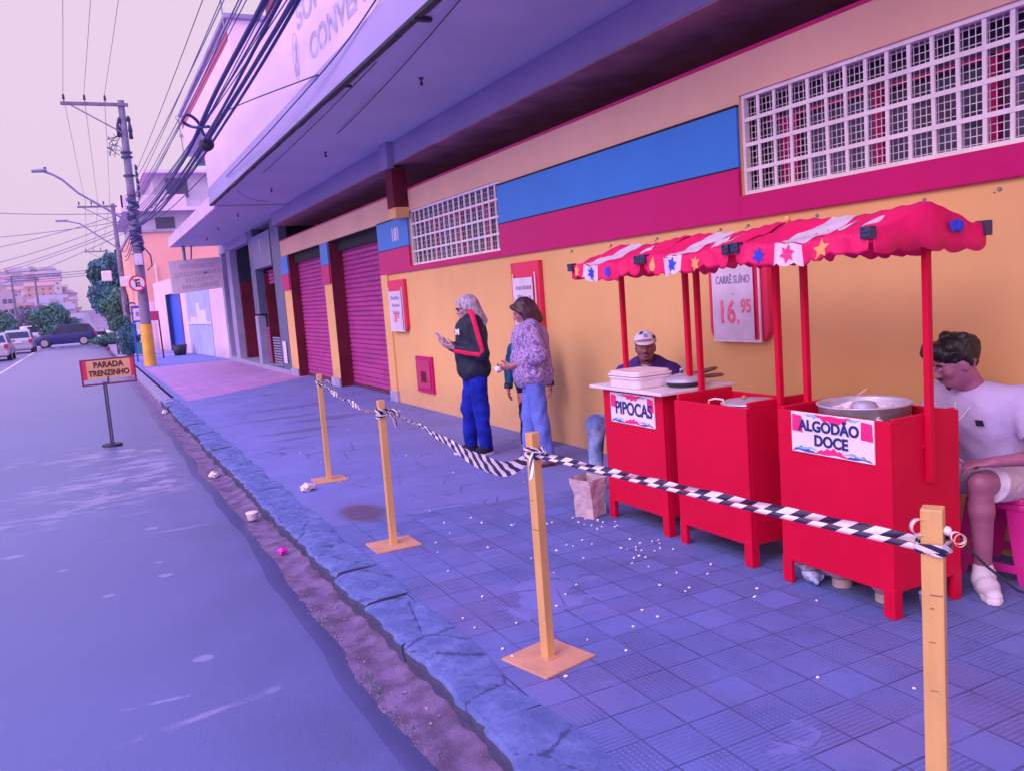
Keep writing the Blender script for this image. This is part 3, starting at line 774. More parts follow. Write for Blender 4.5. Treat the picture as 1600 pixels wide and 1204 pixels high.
# things fixed to the wall: price posters, meter box
m_pred = M('poster_red', (.72, .012, .10), .35, .06)
m_ppap = M('poster_paper', (.70, .58, .80), .5, .10, 5)
m_pink = M('faded_red_ink', (.78, .16, .30), .6, .2, 20)
m_ink = M('faded_grey_ink', (.26, .20, .40), .6, .25, 20)
def poster(y0, y1, z0, z1, label, full):
    t = thing('price_poster', label, 'poster', (WX, (y0 + y1) / 2, z0), 0, 'price posters on the yellow wall')
    b_ = MB(); r = .10; x0, x1 = WX - .06, WX - .004
    P = [(y1, z1), (y1, z0 + r)] + [(y1 - r + r * math.cos(a), z0 + r - r * math.sin(a)) for a in (.4, .8, 1.2)] + [(y1 - r, z0), (y0 + r, z0)] + [(y0 + r - r * math.sin(a), z0 + r - r * math.cos(a)) for a in (.4, .8, 1.2)] + [(y0, z0 + r), (y0, z1)]
    b_.prism([(-a, z) for a, z in P][::-1], (x1, 0, 0), (0, -1, 0), (0, 0, 1), 0, .05)
    b_.build('backboard', m_pred, t, bevel=.006)
    h = z1 - z0; w = y1 - y0
    pt = z1 - .17 if not full else z1 - .08
    f = MB(); f.box(x0 - .014, x0 - .001, y1 - .075, y1 - .06, z0 + .02, pt + .05); f.box(x0 - .014, x0 - .001, y0 + .06, y0 + .075, z0 + .02, pt + .05); f.box(x0 - .02, x0 - .001, y0 + .055, y1 - .06, z0 + .0, z0 + .02)
    f.build_each('holder_rail', m_white, t, bevel=.002)
    pg = MB(); pg.box(x0 - .009, x0 - .006, y0 + .13, y1 - .075, z0 + .022, pt)
    pg.build('paper', m_ppap, t)
    xx = x0 - .0105; yc = (y0 + .13 + y1 - .075) / 2
    if full:
        text('CARRÊ SUÍNO', (xx, yc, z1 - .20), (0, -1, 0), (0, 0, 1), .083, m_ink, t, bold=.0012, sx=.70)
        text('..', (xx, yc, z1 - .285), (0, -1, 0), (0, 0, 1), .07, m_ink, t)
        text('16', (xx, yc + .075, z1 - .445), (0, -1, 0), (0, 0, 1), .235, m_pink, t, bold=.006, sx=.85)
        text(',', (xx, yc - .048, z1 - .475), (0, -1, 0), (0, 0, 1), .12, m_pink, t, bold=.004)
        text('95', (xx, yc - .135, z1 - .40), (0, -1, 0), (0, 0, 1), .135, m_pink, t, bold=.004, sx=.85)
    else:
        pr = random.Random(int(y0 * 10)); i = MB()
        for k in range(3):
            zz = pt - .10 - .11 * k; ww = w * (.26 - .04 * k); a = yc + ww
            while a > yc - ww:
                l_ = pr.uniform(.02, .045); i.box(xx, xx + .002, a - l_, a, zz - .03, zz + .03 * pr.random()); a -= l_ + .014
        i.build('small_print', m_ink, t)
        i = MB(); i.box(xx, xx + .002, yc - .02, yc + .09, z0 + .14, z0 + .28); i.box(xx, xx + .002, yc - .12, yc - .04, z0 + .19, z0 + .28); i.build('price_print', m_pink, t)
poster(4.58, 5.21, 1.14, 1.80, 'red price poster reading 16,95 hanging behind the candy carts', True)
poster(7.93, 8.58, .92, 1.94, 'red price poster half hidden behind the brown-haired woman', False)
poster(12.18, 12.93, 1.14, 1.93, 'narrow red price poster beside the near roller shutter', False)
t = thing('meter_box', 'pinkish red utility meter box set low in the yellow wall', 'meter box', (WX, 11.67, .24))
b_ = MB(); b_.box(WX - .035, WX - .001, 11.34, 12.0, .25, .78); b_.build('frame', m_redb, t, bevel=.006)
b_ = MB(); b_.box(WX - .05, WX - .036, 11.41, 11.93, .31, .72); b_.build('door', M('meter_door', (.47, .03, .14), .5), t, bevel=.005)
b_ = MB(); b_.box(WX - .054, WX - .051, 11.56, 11.76, .40, .56); b_.build('sight_glass', m_mar, t)

# screw plugs along the foot of the red band
b_ = MB()
for y in (2.9, 3.35, 4.15, 4.8, 5.1, 5.9, 6.6, 7.3): b_.cyl((WX, y, 1.985), (WX - .012, y, 1.985), .012, .010, 8); b_.cyl((WX, y + .03, 1.97), (WX - .006, y + .03, 1.97), .006, .005, 6)
b_.build('screw_plug', M('plug', (.25, .2, .3), .6), SB)

# ---------------------------------------------------------------- tiled shop next door
m_tile = None
def tile_mat():
    m, n, p = new_mat('small_blue_tiles'); b = NB(n); v = b.coord((1, 1, 1), (0, 0, 0), (0, 0, 0))
    s = b.node('ShaderNodeSeparateXYZ', {0: v}); g = []
    for o_, k in ((1, 11), (2, 18)):
        fr = b.math('ABSOLUTE', b.math('SUBTRACT', b.math('FRACT', b.math('MULTIPLY', s.outputs[o_], k)), .5)); g.append(b.smooth(fr, .40, .46))
    j = b.math('MAXIMUM', *g)
    c = b.mix(b.noise(v, 3, 4), (.075, .10, .24), (.14, .18, .36)); c = b.mix(j, c, (.04, .05, .11))
    n.links.new(c, p.inputs['Base Color']); p.inputs['Roughness'].default_value = .3
    b.bump(p, b.math('SUBTRACT', 1, j), .4, .004)
    return m
m_tile = tile_mat()
TS = thing('tiled_shop', 'narrow shop clad in small blue-grey tiles with red half-open shutters', 'building', (WX, 25.5, 0))
m_gpan = M('grey_shop_panel', (.20, .21, .40), .4, .12, 1)
m_gcol = M('grey_shop_column', (.30, .28, .52), .6, .1, 2)
b_ = MB(); b_.box(WX, WX + .2, 20.9, 21.95, 0, 3.85); b_.box(WX, WX + .2, 24.35, 25.05, 1.5, 3.85); b_.build_each('tile_pier', m_tile, TS)
b_ = MB(); b_.box(WX - .02, WX + .2, 21.96, 24.34, 2.72, 3.6); b_.build('sign_panel', m_gpan, TS, bevel=.006)
b_ = MB(); b_.prism([(-.05, .22), (.03, .22), (.10, -.1), (.05, -.14)], (WX - .021, 23.3, 3.25), (0, -1, 0), (0, 0, 1), 0, .006); b_.build('sign_mark', m_white, TS)
b_ = MB(); b_.box(WX - .02, WX + .2, 24.6, 25.05, 0, 1.45); b_.box(WX - .02, WX + .2, 28.45, 29.2, 0, 3.6); b_.box(WX - .02, WX + .2, 30.3, 30.6, 0, 3.6); b_.box(WX - .02, WX + .2, 25.05, 30.6, 3.55, 3.85); b_.build_each('column', m_gcol, TS, bevel=.01)
b_ = MB(); b_.box(WX - .06, WX + 1.2, 20.9, 30.6, -.1, .10); b_.build('threshold', m_gcol, TS, bevel=.01)
b_ = MB(); b_.box(5.6, 5.7, 20.9, 30.6, 0, 3.9); b_.box(WX, 5.6, 21.9, 21.95, 0, 3.8); b_.box(WX + .2, 5.6, 24.3, 24.36, .1, 3.8); b_.box(WX + .2, 5.6, 28.44, 28.5, .1, 3.8); b_.build('inner_wall', M('dark_tile_wall', (.028, .035, .075), .35, .3, 8), TS)
b_ = MB(); b_.box(WX + .2, WX + .8, 24.22, 24.3, .1, 2.6); b_.box(WX + .2, WX + .7, 28.3, 28.44, .1, 2.5); b_.build_each('door_frame', m_mar, TS)
for y0, y1, zb, x in ((22.0, 24.3, 2.3, 4.7), (25.1, 26.6, 1.75, 4.75), (25.1, 27.2, .1, 4.82)):
    b_ = MB(); z = zb; zt = 2.7 if zb > 1 else 1.0
    while z < zt: b_.box(x, x + .03, y0, y1, z, z + .085); b_.box(x - .015, x, y0, y1, z + .02, z + .065); z += .1
    b_.build('shutter', m_shut, TS)
b_ = MB(); b_.box(WX + .25, WX + .3, 22.1, 22.9, .9, 2.25); b_.build('glass_door', M('pale_glass', (.45, .42, .5), .15), TS)
b_ = MB()
for i in range(11): b_.box(WX + .02, WX + .05, 22.0, 23.0, .14 + .07 * i, .18 + .07 * i)
b_.build('vent_grille', m_gpan, TS)
b_ = MB(); b_.box(WX - .024, WX - .021, 21.2, 21.6, .25, .8); b_.build_each('notice', m_ppap, TS)
ZC = 3.83
b_ = MB(); b_.box(2.76, WX + .3, 18.9, 29.6, ZC, ZC + .28); b_.box(WX + .2, 9, 20.9, 30.6, ZC + .02, 4.6); b_.build('canopy', m_soff, TS, bevel=.01)
b_ = MB(); b_.box(2.70, 2.76, 18.9, 29.66, ZC - .02, ZC + .29); b_.box(2.76, WX + .3, 29.6, 29.66, ZC - .02, ZC + .29); b_.build('canopy_fascia', m_fasc, TS, bevel=.006)
for i, (x, y) in enumerate(((3.4, 20.3), (3.4, 23.5), (3.5, 26.6))):
    k = MB(); k.v = [(a + x, c_ + y, d + ZC) for a, c_, d in lh.v]; k.f = list(lh.f); k.sm = list(lh.sm); k.build('lamp_holder', m_brown, TS)
# parking sign hung under the far end of the canopy
t = thing('hanging_sign', 'white parking board hung under the canopy end, lettered in pale grey', 'sign', (3.55, 29.3, 2.3))
b_ = MB(); b_.prism([(2.62, 2.30), (4.22, 2.43), (4.20, 3.42), (2.58, 3.36)], (0, 29.3, 0), (1, 0, 0), (0, 0, 1), -.03, .03); b_.build('board', M('sign_white', (.70, .55, .72), .5, .05, 3), t, bevel=.006)
for i, s in enumerate(('ESTACIONAMENTO', 'EXCLUSIVO', 'PARA CLIENTES')):
    text(s, (3.46 + .02 * i, 29.268, 2.93 - .2 * i), (1, .0, .07), (-.02, 0, 1), .19, M('sign_grey', (.42, .36, .55), .6), t, bold=.003, sx=.85)
b_ = MB(); b_.box(2.9, 4.0, 29.266, 29.27, 3.1, 3.24); b_.build('faded_strip', M('sign_faded', (.60, .42, .66), .6), t)
b_ = MB(); b_.cyl((3.1, 29.3, 3.36), (3.1, 29.3, 3.85), .05, n=10); b_.cyl((3.3, 29.3, 3.38), (3.35, 29.3, 3.85), .025, n=8); b_.build('hanger', m_gpan, t)

# ---------------------------------------------------------------- white corner shop with blue door, salmon building behind
m_wsh = wall_paint('white_shop_paint', (.80, .58, .78), (.35, .3, .45), .4, grime=.2, gcol=(.55, .42, .62))
m_sal = wall_paint('salmon_paint', (.85, .40, .38), grime=.2, gcol=(.65, .33, .45))
m_lbl = M('light_blue_paint', (.42, .45, .80), .6, .1, 2)
A, Bp = Vector((4.36, 30.7, 0)), Vector((3.3, 47.0, 0)); dv = (Bp - A).normalized(); nv = Vector((-dv.y, dv.x, 0))   # nv points to the street
nv = nv if nv.x < 0 else -nv
L = (Bp - A).length
WS = thing('corner_shop', 'low white shopfront with a blue doorway and light blue panel beyond the canopy', 'building', A + dv * 5)
def fbox(b_, a, c_, z0, z1, d0, d1):
    P = [A + dv * a + nv * d1, A + dv * c_ + nv * d1, A + dv * c_ + nv * d0, A + dv * a + nv * d0]
    vs = [(p.x, p.y, z0) for p in P] + [(p.x, p.y, z1) for p in P]
    b_.add(vs, [(3, 2, 1, 0), (4, 5, 6, 7), (0, 1, 5, 4), (1, 2, 6, 5), (2, 3, 7, 6), (3, 0, 4, 7)])
b_ = MB(); fbox(b_, 0, 8.6, 0, 3.3, -.4, 0); fbox(b_, 12.6, L, 0, 3.3, -.4, 0); fbox(b_, 8.6, 12.6, 2.62, 3.3, -.4, 0); fbox(b_, 0, L, 0, 3.3, -4, -2.0); b_.build('wall', m_wsh, WS)
b_ = MB(); fbox(b_, 2.4, 7.2, .02, 2.7, 0, .03); b_.build('blue_panel', m_lbl, WS)
b_ = MB(); fbox(b_, 2.4, 7.2, 1.22, 1.3, .03, .06); fbox(b_, 3.2, 4.4, 1.3, 1.75, .03, .05); fbox(b_, 4.4, 5.0, 1.3, 2.05, .03, .05); fbox(b_, 5.2, 6.4, 1.3, 1.5, .03, .05); b_.build('painted_figures', m_white, WS)
m_bdoor = M('blue_door', (.02, .09, .85), .4, .2, 2)
b_ = MB(); fbox(b_, 8.6, 12.6, 0, 2.6, -.24, -.16); b_.build('door', m_bdoor, WS)
b_ = MB(); fbox(b_, 8.6, 8.75, 0, 2.62, -.5, .02); fbox(b_, 12.45, 12.6, 0, 2.62, -.5, .02); b_.build_each('door_frame', M('navy_frame', (.02, .03, .12), .4), WS)
b_ = MB(); fbox(b_, 8.8, 12.4, .1, .95, -.3, -.26); b_.build('counter', M('dark_teal_counter', (.04, .08, .13), .4), WS)
SL = thing('salmon_building', 'tall salmon-pink building with a blank side wall behind the corner shop', 'building', (6, 50, 0))
b_ = MB(); b_.box(2.62, 12, 47.2, 60, 0, 5.9); b_.build('wall', m_sal, SL)
b_ = MB(); b_.box(2.55, 12, 47.1, 60.1, 5.9, 6.05); b_.build('roof', m_grey, SL)
b_ = MB(); b_.box(2.60, 5, 47.16, 47.2, 0, 2.4); b_.build('white_dado', m_wsh, SL)
b_ = MB(); b_.cyl((3.55, 47.12, .5), (3.55, 47.12, 4.3), .04, n=8); b_.box(3.3, 3.8, 47.08, 47.16, 2.62, 2.7); b_.build('drain_pipe', m_white, SL)
m_apt = M('apartment_render', (.50, .42, .62), .8, .12, .5)
AP = thing('apartment_house', 'grey-white apartment house with balconies rising above the salmon wall', 'building', (8, 66, 0))
b_ = MB(); b_.box(3.7, 14, 62, 76, 0, 9.3); b_.box(5.2, 14, 63, 76, 9.3, 11.2); b_.build('wall', m_apt, AP)
b_ = MB(); b_.box(3.0, 14, 61.2, 76, 8.55, 8.8); b_.box(3.0, 3.1, 61.2, 76, 8.8, 9.6); b_.box(3.0, 7, 61.2, 61.3, 8.8, 9.6); b_.box(4.6, 14, 62.4, 76, 11.2, 11.4); b_.build('balcony', m_wsh, AP)
b_ = MB(); b_.box(5.0, 6.2, 61.95, 62.0, 6.6, 8.2); b_.box(6.0, 7.4, 62.95, 63.0, 9.6, 10.9); b_.build('window', M('dim_glass', (.06, .05, .14), .2), AP)
# ---------------------------------------------------------------- utility poles, lamps, cables
m_conc = M('weathered_concrete', (.21, .165, .30), .85, .25, 3, .3, 30, grime=.4, gcol=(.10, .09, .22))
m_ypole = M('yellow_pole_paint', (.85, .42, .06), .6, .15, 3, grime=.3, gcol=(.4, .2, .1))
m_insul = M('dark_insulator', (.03, .03, .12), .4, .2, 20)
m_wire = M('cable_sheath', (.020, .032, .20), .5, .2, 10)
m_wire2 = M('aluminium_wire', (.18, .16, .36), .5, .2, 10)
m_steel = M('galvanised_steel', (.30, .27, .48), .45, .15, 6, metal=.3)
def crossarm(t, x0, x1, xp, y, z):
    b_ = MB(); b_.box(x0, x1, y - .12, y - .02, z - .05, z + .05); b_.cyl((x0 + .2, y - .1, z), (xp - .08, y - .12, z - .9), .022, n=6); b_.build('crossarm', m_conc, t, bevel=.006)
def insulator(t, x, y, z):
    b_ = MB(); b_.lathe((x, y, z), [(.012, 0), (.012, .08), (.05, .08), (.03, .12), (.045, .13), (.028, .17), (.04, .18), (.02, .24), (.0, .25)], 12); b_.build('insulator', m_insul, t)
P1 = thing('utility_pole', 'tall concrete utility pole with yellow painted foot and a crossarm carrying three wires', 'utility pole', (1.86, 31.2, 0))
b_ = MB(); b_.cyl((1.83, 31.2, 0), (1.90, 31.2, 8.75), .185, .10, 20); b_.build('shaft', m_conc, P1)
b_ = MB(); b_.cyl((1.83, 31.2, 0), (1.838, 31.2, 1.42), .197, .187, 20); b_.lathe((1.83, 31.2, 0), [(.27, .0), (.26, .25), (.2, .3)], 8, smooth=False) if False else None; b_.build('painted_foot', m_ypole, P1)
crossarm(P1, .12, 2.10, 1.9, 31.2, 8.60)
for x in (.23, .83, 1.43): insulator(P1, x, 31.13, 8.65)
b_ = MB()
for x, z, h in ((1.72, 7.55, .5), (2.08, 7.5, .55), (1.78, 8.0, .2), (2.06, 8.05, .2)): b_.lathe((x, 31.15, z), [(.02, 0), (.07, .03), (.05, h * .4), (.075, h * .45), (.05, h * .8), (.03, h), (0, h)], 12)
b_.build('fuse_switch', m_insul, P1)
pr = random.Random(4); b_ = MB()
for i in range(9):
    z = pr.uniform(7.0, 7.5); P = [(1.30 + pr.uniform(0, .45), 31.1, z + pr.uniform(-.2, .25)) for _ in range(4)]; b_.tube(P, .012, 5)
b_.build('jumper_wire', m_wire, P1)
b_ = MB()
for i in range(46):
    z = pr.uniform(3.9, 5.7); a = pr.uniform(0, 6.28); rr = .17; dz = pr.uniform(-.25, .25)
    P = [(1.87 + (rr + .02 * j % .05) * math.cos(a + j * .7), 31.2 + rr * math.sin(a + j * .7), z + dz * j / 4) for j in range(5)]; b_.tube(P, pr.choice([.012, .02, .028]), 5)
for z in (4.0, 4.5, 5.0, 6.9, 7.05, 6.3): b_.cyl((1.88, 31.2, z), (1.88, 31.2, z + .05), .185, n=14)
b_.build('cable_loop', m_wire, P1)
b_ = MB()
for k in range(5): insulator(P1, 2.12, 31.15, 5.55 + .22 * k)
b_.cyl((2.08, 31.15, 5.5), (2.08, 31.15, 6.7), .02, n=6); b_.build('rack_bar', m_steel, P1)
b_ = MB(); b_.box(1.72, 1.96, 30.88, 31.0, 3.38, 3.75); b_.build('junction_box', m_ppap, P1, bevel=.01)
b_ = MB(); b_.tube([(2.02, 31.05, 4.0), (2.22, 31.0, 3.7), (2.24, 31.0, 3.35), (2.08, 31.0, 3.2)], .025, 6); b_.build('conduit', m_wire, P1)
t = thing('street_lamp', 'curved-arm street lamp fixed to the yellow-footed utility pole', 'street lamp', (1.85, 31.1, 5.0))
b_ = MB(); b_.tube([(1.80, 31.05, 4.72), (1.2, 31.0, 5.15), (.3, 30.9, 5.75), (-.1, 30.85, 6.16), (-.35, 30.8, 6.32), (-.60, 30.8, 6.42)], .035, 8); b_.build('arm', m_steel, t)
b_ = MB(); b_.obox((-.72, 30.8, 6.44), (.22, 0, .01), (0, .1, 0), (0, 0, .045)); b_.build('lamp_head', m_steel, t, bevel=.03)
b_ = MB(); b_.cyl((-.55, 30.8, 6.46), (-.55, 30.8, 6.55), .04, n=8); b_.build('photocell', m_insul, t)
t = thing('no_parking_sign', 'round no-parking sign with a crossed letter E strapped to the pole', 'road sign', (1.72, 31.0, 2.6))
b_ = MB(); b_.cyl((1.72, 30.93, 2.78), (1.72, 30.955, 2.78), .27, n=32); b_.build('red_ring', m_pred, t)
b_ = MB(); b_.cyl((1.72, 30.925, 2.78), (1.72, 30.929, 2.78), .215, n=32); b_.build('plate', m_white, t)
text('E', (1.72, 30.922, 2.78), (1, 0, 0), (0, 0, 1), .34, M('sign_black', (.03, .02, .05), .5), t, bold=.01)
b_ = MB(); b_.obox((1.72, 30.919, 2.78), (.15, 0, -.16), (.015, 0, .014), (0, .002, 0)); b_.build('slash', m_pred, t)

def far_pole(x, y, h, label, arm=True, box=False):
    t = thing('utility_pole', label, 'utility pole', (x, y, 0), 0, 'utility poles along the street')
    b_ = MB(); b_.cyl((x, y, -.6), (x, y, h), .17, .10, 12); b_.build('shaft', m_conc, t)
    if arm:
        crossarm(t, x - 1.75, x + .2, x, y, h - .15)
        for k in (0, .6, 1.2): insulator(t, x - 1.65 + k, y - .07, h - .1)
    if box:
        b_ = MB(); b_.box(x - 1.0, x - .5, y - .6, y - .15, 3.75, 4.3); b_.build('transformer', m_white, t, bevel=.04)
        b_ = MB(); b_.box(x - .12, x + .5, y - .5, y - .2, 3.4, 3.95); b_.build('cable_cabinet', m_white, t, bevel=.04)
        b_ = MB(); b_.tube([(x + .3 + .3 * math.cos(a), y - .3, 2.2 + .3 * math.sin(a)) for a in [i * .63 for i in range(11)]], .05, 6); b_.build('cable_coil', m_wire, t)
    return t
far_pole(2.12, 52, 7.95, 'second utility pole along the pavement, with pale boxes halfway up', box=True)
far_pole(2.5, 86, 8.0, 'third utility pole along the pavement, its crossarm just above the trees')
far_pole(-6.72, 110, 7.3, 'slim pole rising behind the silver hatchback', arm=False)
far_pole(-4.42, 110, 7.0, 'slim pole rising above the bonnet of the dark blue car', arm=False)
t = thing('street_lamp', 'small curved-arm street lamp on the second utility pole', 'street lamp', (2.4, 52, 5))
b_ = MB(); b_.tube([(2.4, 51.9, 5.3), (1.5, 51.9, 6.0), (.4, 51.8, 6.9), (-.2, 51.8, 7.05)], .04, 6); b_.obox((-.45, 51.8, 7.07), (.3, 0, 0), (0, .1, 0), (0, 0, .05)); b_.build('arm', m_steel, t)
ncab = 0
def cable(pts, r, mat, label, sag=0.0, n=24, group='overhead cables'):
    global ncab
    P = []
    if len(pts) == 2:
        a, c_ = Vector(pts[0]), Vector(pts[1])
        for i in range(n + 1):
            t = i / n; p = a.lerp(c_, t); p.z -= sag * 4 * t * (1 - t); P.append(p)
    else:
        V = [Vector(p) for p in pts]
        for i in range(len(V) - 1):
            p0, p1, p2, p3 = V[max(i - 1, 0)], V[i], V[i + 1], V[min(i + 2, len(V) - 1)]
            for j in range(8):
                t = j / 8; P.append(.5 * ((2 * p1) + (p2 - p0) * t + (2 * p0 - 5 * p1 + 4 * p2 - p3) * t * t + (3 * p1 - p0 - 3 * p2 + p3) * t ** 3))
        P.append(V[-1])
    b_ = MB(); b_.tube(P, r, 6); tag(b_.build('overhead_cable', mat), label, 'cable', group)
LP = 'bare high wire running along the street on the crossarm insulators'
for x0, x1 in ((.23, .95), (.83, 1.35), (1.43, 1.8)):
    cable([(x0, 31.15, 8.9), (x1, -8, 9.1)], .007, m_wire2, LP, .25)
    cable([(x0, 31.15, 8.9), (.8 + x0 - .23, 52, 8.1)], .008, m_wire2, LP, .2)
    cable([(.8 + x0 - .23, 52, 8.1), (.85 + x0 - .23, 86, 8.1)], .010, m_wire2, LP, .3)
TH = 'thick dark bundled cable sagging beside the white fascia to the yellow-footed pole'
for dx, dz, r in ((0, 0, .024), (.06, .03, .018), (-.06, .05, .020), (.03, .09, .014)):
    cable([(1.92, 31.1, 4.62 + dz)] + [(1.92 + dx, y, 4.1 + .00225 * (y - 16) ** 2 + dz + (.03 * math.sin(y * 1.7 + dx * 40))) for y in (26, 21, 16, 12, 9, 6, 2, -6)], r, m_wire, TH)
for dx, dz, r in ((0, 0, .024), (.05, .05, .016)):
    cable([(1.92, 31.1, 4.9 + dz), (1.85, 24, 4.45), (1.80 + dx, 16, 4.22 + dz), (1.74 + dx, 11, 4.30 + dz), (1.72 + dx, 7, 4.33 + dz), (1.7 + dx, 2, 4.5 + dz), (1.7, -6, 5.0)], r, m_wire, TH)
cable([(1.83, 13.0, 4.15), (1.76, 13.0, 4.35), (1.62, 12.9, 4.42), (1.55, 12.9, 4.33), (1.68, 12.9, 4.25), (1.85, 12.6, 4.2)], .022, m_wire, 'spare loop of cable tied under the thick bundle')
for i, (z0, x1, z1, s) in enumerate(((5.6, 2.45, 5.9, .25), (5.8, 2.5, 6.2, .3), (6.0, 2.3, 6.35, .25), (6.25, 2.6, 6.6, .3), (6.45, 2.3, 6.8, .2), (5.7, 2.2, 5.75, .35))):
    cable([(2.1, 31.15, z0), (x1, -6, z1)], .011 if i % 2 else .008, m_wire2 if i % 2 else m_wire, 'slack low-voltage wire from the pole rack along the white facade', s)
for i, (x, z) in enumerate(((2.14, 5.3), (2.2, 5.15), (2.25, 5.1), (2.3, 5.05), (2.36, 4.95), (2.4, 4.75), (2.1, 5.45))):
    cable([(1.95, 31.1, 4.7 + .1 * i), (x, -4, z + .35)], .013 if i == 2 else .008, m_wire, 'thin telephone cable crossing in front of the white fascia', .55 - .03 * i)
cable([(2.60, 18.9, 4.9), (2.3, 24, 4.7), (1.9, 31.1, 5.0)], .01, m_wire, 'thin drop wire from the fascia corner to the pole')
cable([(2.60, 18.9, 4.5), (2.2, 25, 4.35), (1.9, 31.1, 4.8)], .01, m_wire, 'lower drop wire from the fascia corner to the pole')
cable([(2.60, 17.6, 5.1), (2.3, 14, 4.7), (2.6, 9.5, 4.15)], .008, m_wire, 'drop wire looping across the lower fascia')
cable([(2.58, 16.2, 4.05), (2.5, 11, 4.0), (2.59, 7.3, 4.25), (2.5, 4, 4.9)], .008, m_wire, 'wire running along the foot of the fascia')
for i, (z0, y1, z1, s) in enumerate(((5.1, 34, 7.2, .5), (4.9, 40, 5.9, .6), (5.2, 46, 5.2, .8), (5.0, 52, 5.0, 1.0), (4.8, 60, 4.6, .8), (4.7, 70, 4.9, .7), (4.6, 85, 4.4, .6))):
    cable([(1.85, 31.1, z0), (-12, y1, z1)], .012, m_wire2, 'service wire crossing the street to the houses opposite', s)
for i in range(3):
    cable([(-14, 110, 7.15 - .25 * i), (4, 96, 6.9 - .25 * i)], .03, m_wire, 'dark wire strung between the far poles', .15)
for x in (.2, .5, .9):
    cable([(1.9, 31.1, 4.7 + x * .6), (2.4, 52, 4.7 + x * .7)], .02, m_wire, 'cable running on from the yellow-footed pole to the second pole', .35)
t = thing('splice_box', 'rounded cable splice box hanging on the thick bundle', 'splice box', (1.9, 13.6, 4.05))
b_ = MB(); b_.lathe((1.92, 13.5, 4.12), [(0, -.15), (.07, -.14), (.10, -.08), (.10, .10), (.07, .15), (0, .16)], 16, axis=(0, 1, .1)); b_.build('housing', m_blk, t)
b_ = MB(); b_.lathe((1.92, 13.42, 4.20), [(0, -.06), (.07, -.05), (.08, 0), (.06, .06), (0, .07)], 12, axis=(0, .4, 1)); b_.build('cap', M('grey_plastic', (.42, .33, .42), .6), t)
for y, z, h, l in ((15.7, 6.7, .75, 'near'), (23.3, 5.75, .75, 'far')):
    t = thing('wire_bracket', f'thin hooked steel rod at the {l} corner of the white upper storey', 'bracket', (2.74, y, z))
    b_ = MB(); b_.tube([(2.74, y, z - .2), (2.72, y, z + h * .5), (2.70, y, z + h)], .014, 6); b_.tube([(2.70 + .06 * math.cos(a), y, z + h + .06 + .06 * math.sin(a)) for a in [i * .7 for i in range(9)]], .012, 5); b_.cyl((2.72, y, z + h * .45), (2.72, y, z + h * .55), .04, n=8); b_.build('rod', m_steel, t)

# ---------------------------------------------------------------- notice board, red box, bin, hedge
t = thing('notice_board', 'tall blue notice board stand behind the yellow-footed pole', 'notice board', (1.85, 35, 0))
m_bfr = M('blue_frame_paint', (.02, .10, .50), .4, .15, 3)
b_ = MB(); b_.box(1.60, 1.66, 34.97, 35.03, 0, 2.1); b_.box(2.14, 2.2, 34.97, 35.03, 0, 2.1); b_.box(1.66, 2.14, 34.97, 35.03, 2.0, 2.1); b_.box(1.66, 2.14, 34.98, 35.02, 1.45, 1.55); b_.box(1.66, 2.14, 34.98, 35.02, .95, 1.0); b_.build('frame', m_bfr, t, bevel=.008)
b_ = MB(); b_.box(1.68, 2.12, 34.96, 34.98, 1.6, 1.95); b_.box(1.72, 2.12, 34.96, 34.98, 1.02, 1.48); b_.box(1.82, 2.12, 34.96, 34.98, .74, .94); b_.build('sheet', m_ppap, t)
b_ = MB(); b_.box(1.66, 2.12, 34.95, 35.1, .28, .72); b_.build('leaflet_bin', M('teal_plastic', (.03, .22, .30), .5), t, bevel=.01)
b_ = MB(); b_.box(1.76, 1.86, 34.955, 34.959, 1.70, 1.86); b_.box(1.92, 2.02, 34.955, 34.959, 1.70, 1.86); b_.build('print', m_ink, t)
t = thing('post_box', 'small pink-red box on a thin post beside the pole', 'post box', (2.5, 36, 0))
b_ = MB(); b_.box(2.2, 2.62, 35.9, 36.1, 1.5, 1.86); b_.build('box', M('pinkish_red', (.55, .03, .16), .5), t, bevel=.02)
b_ = MB(); b_.cyl((2.62, 36, .0), (2.6, 36, 1.55), .03, n=8); b_.build('post', m_mar, t)
t = thing('planter_bucket', 'dark bucket standing at the foot of the light blue panel', 'bucket', (3.4, 37.5, 0))
b_ = MB(); b_.lathe((3.35, 37.2, 0), [(0, 0), (.22, 0), (.3, .42), (.27, .42), (.2, .05), (0, .05)], 16); b_.build('bucket', m_blk, t)

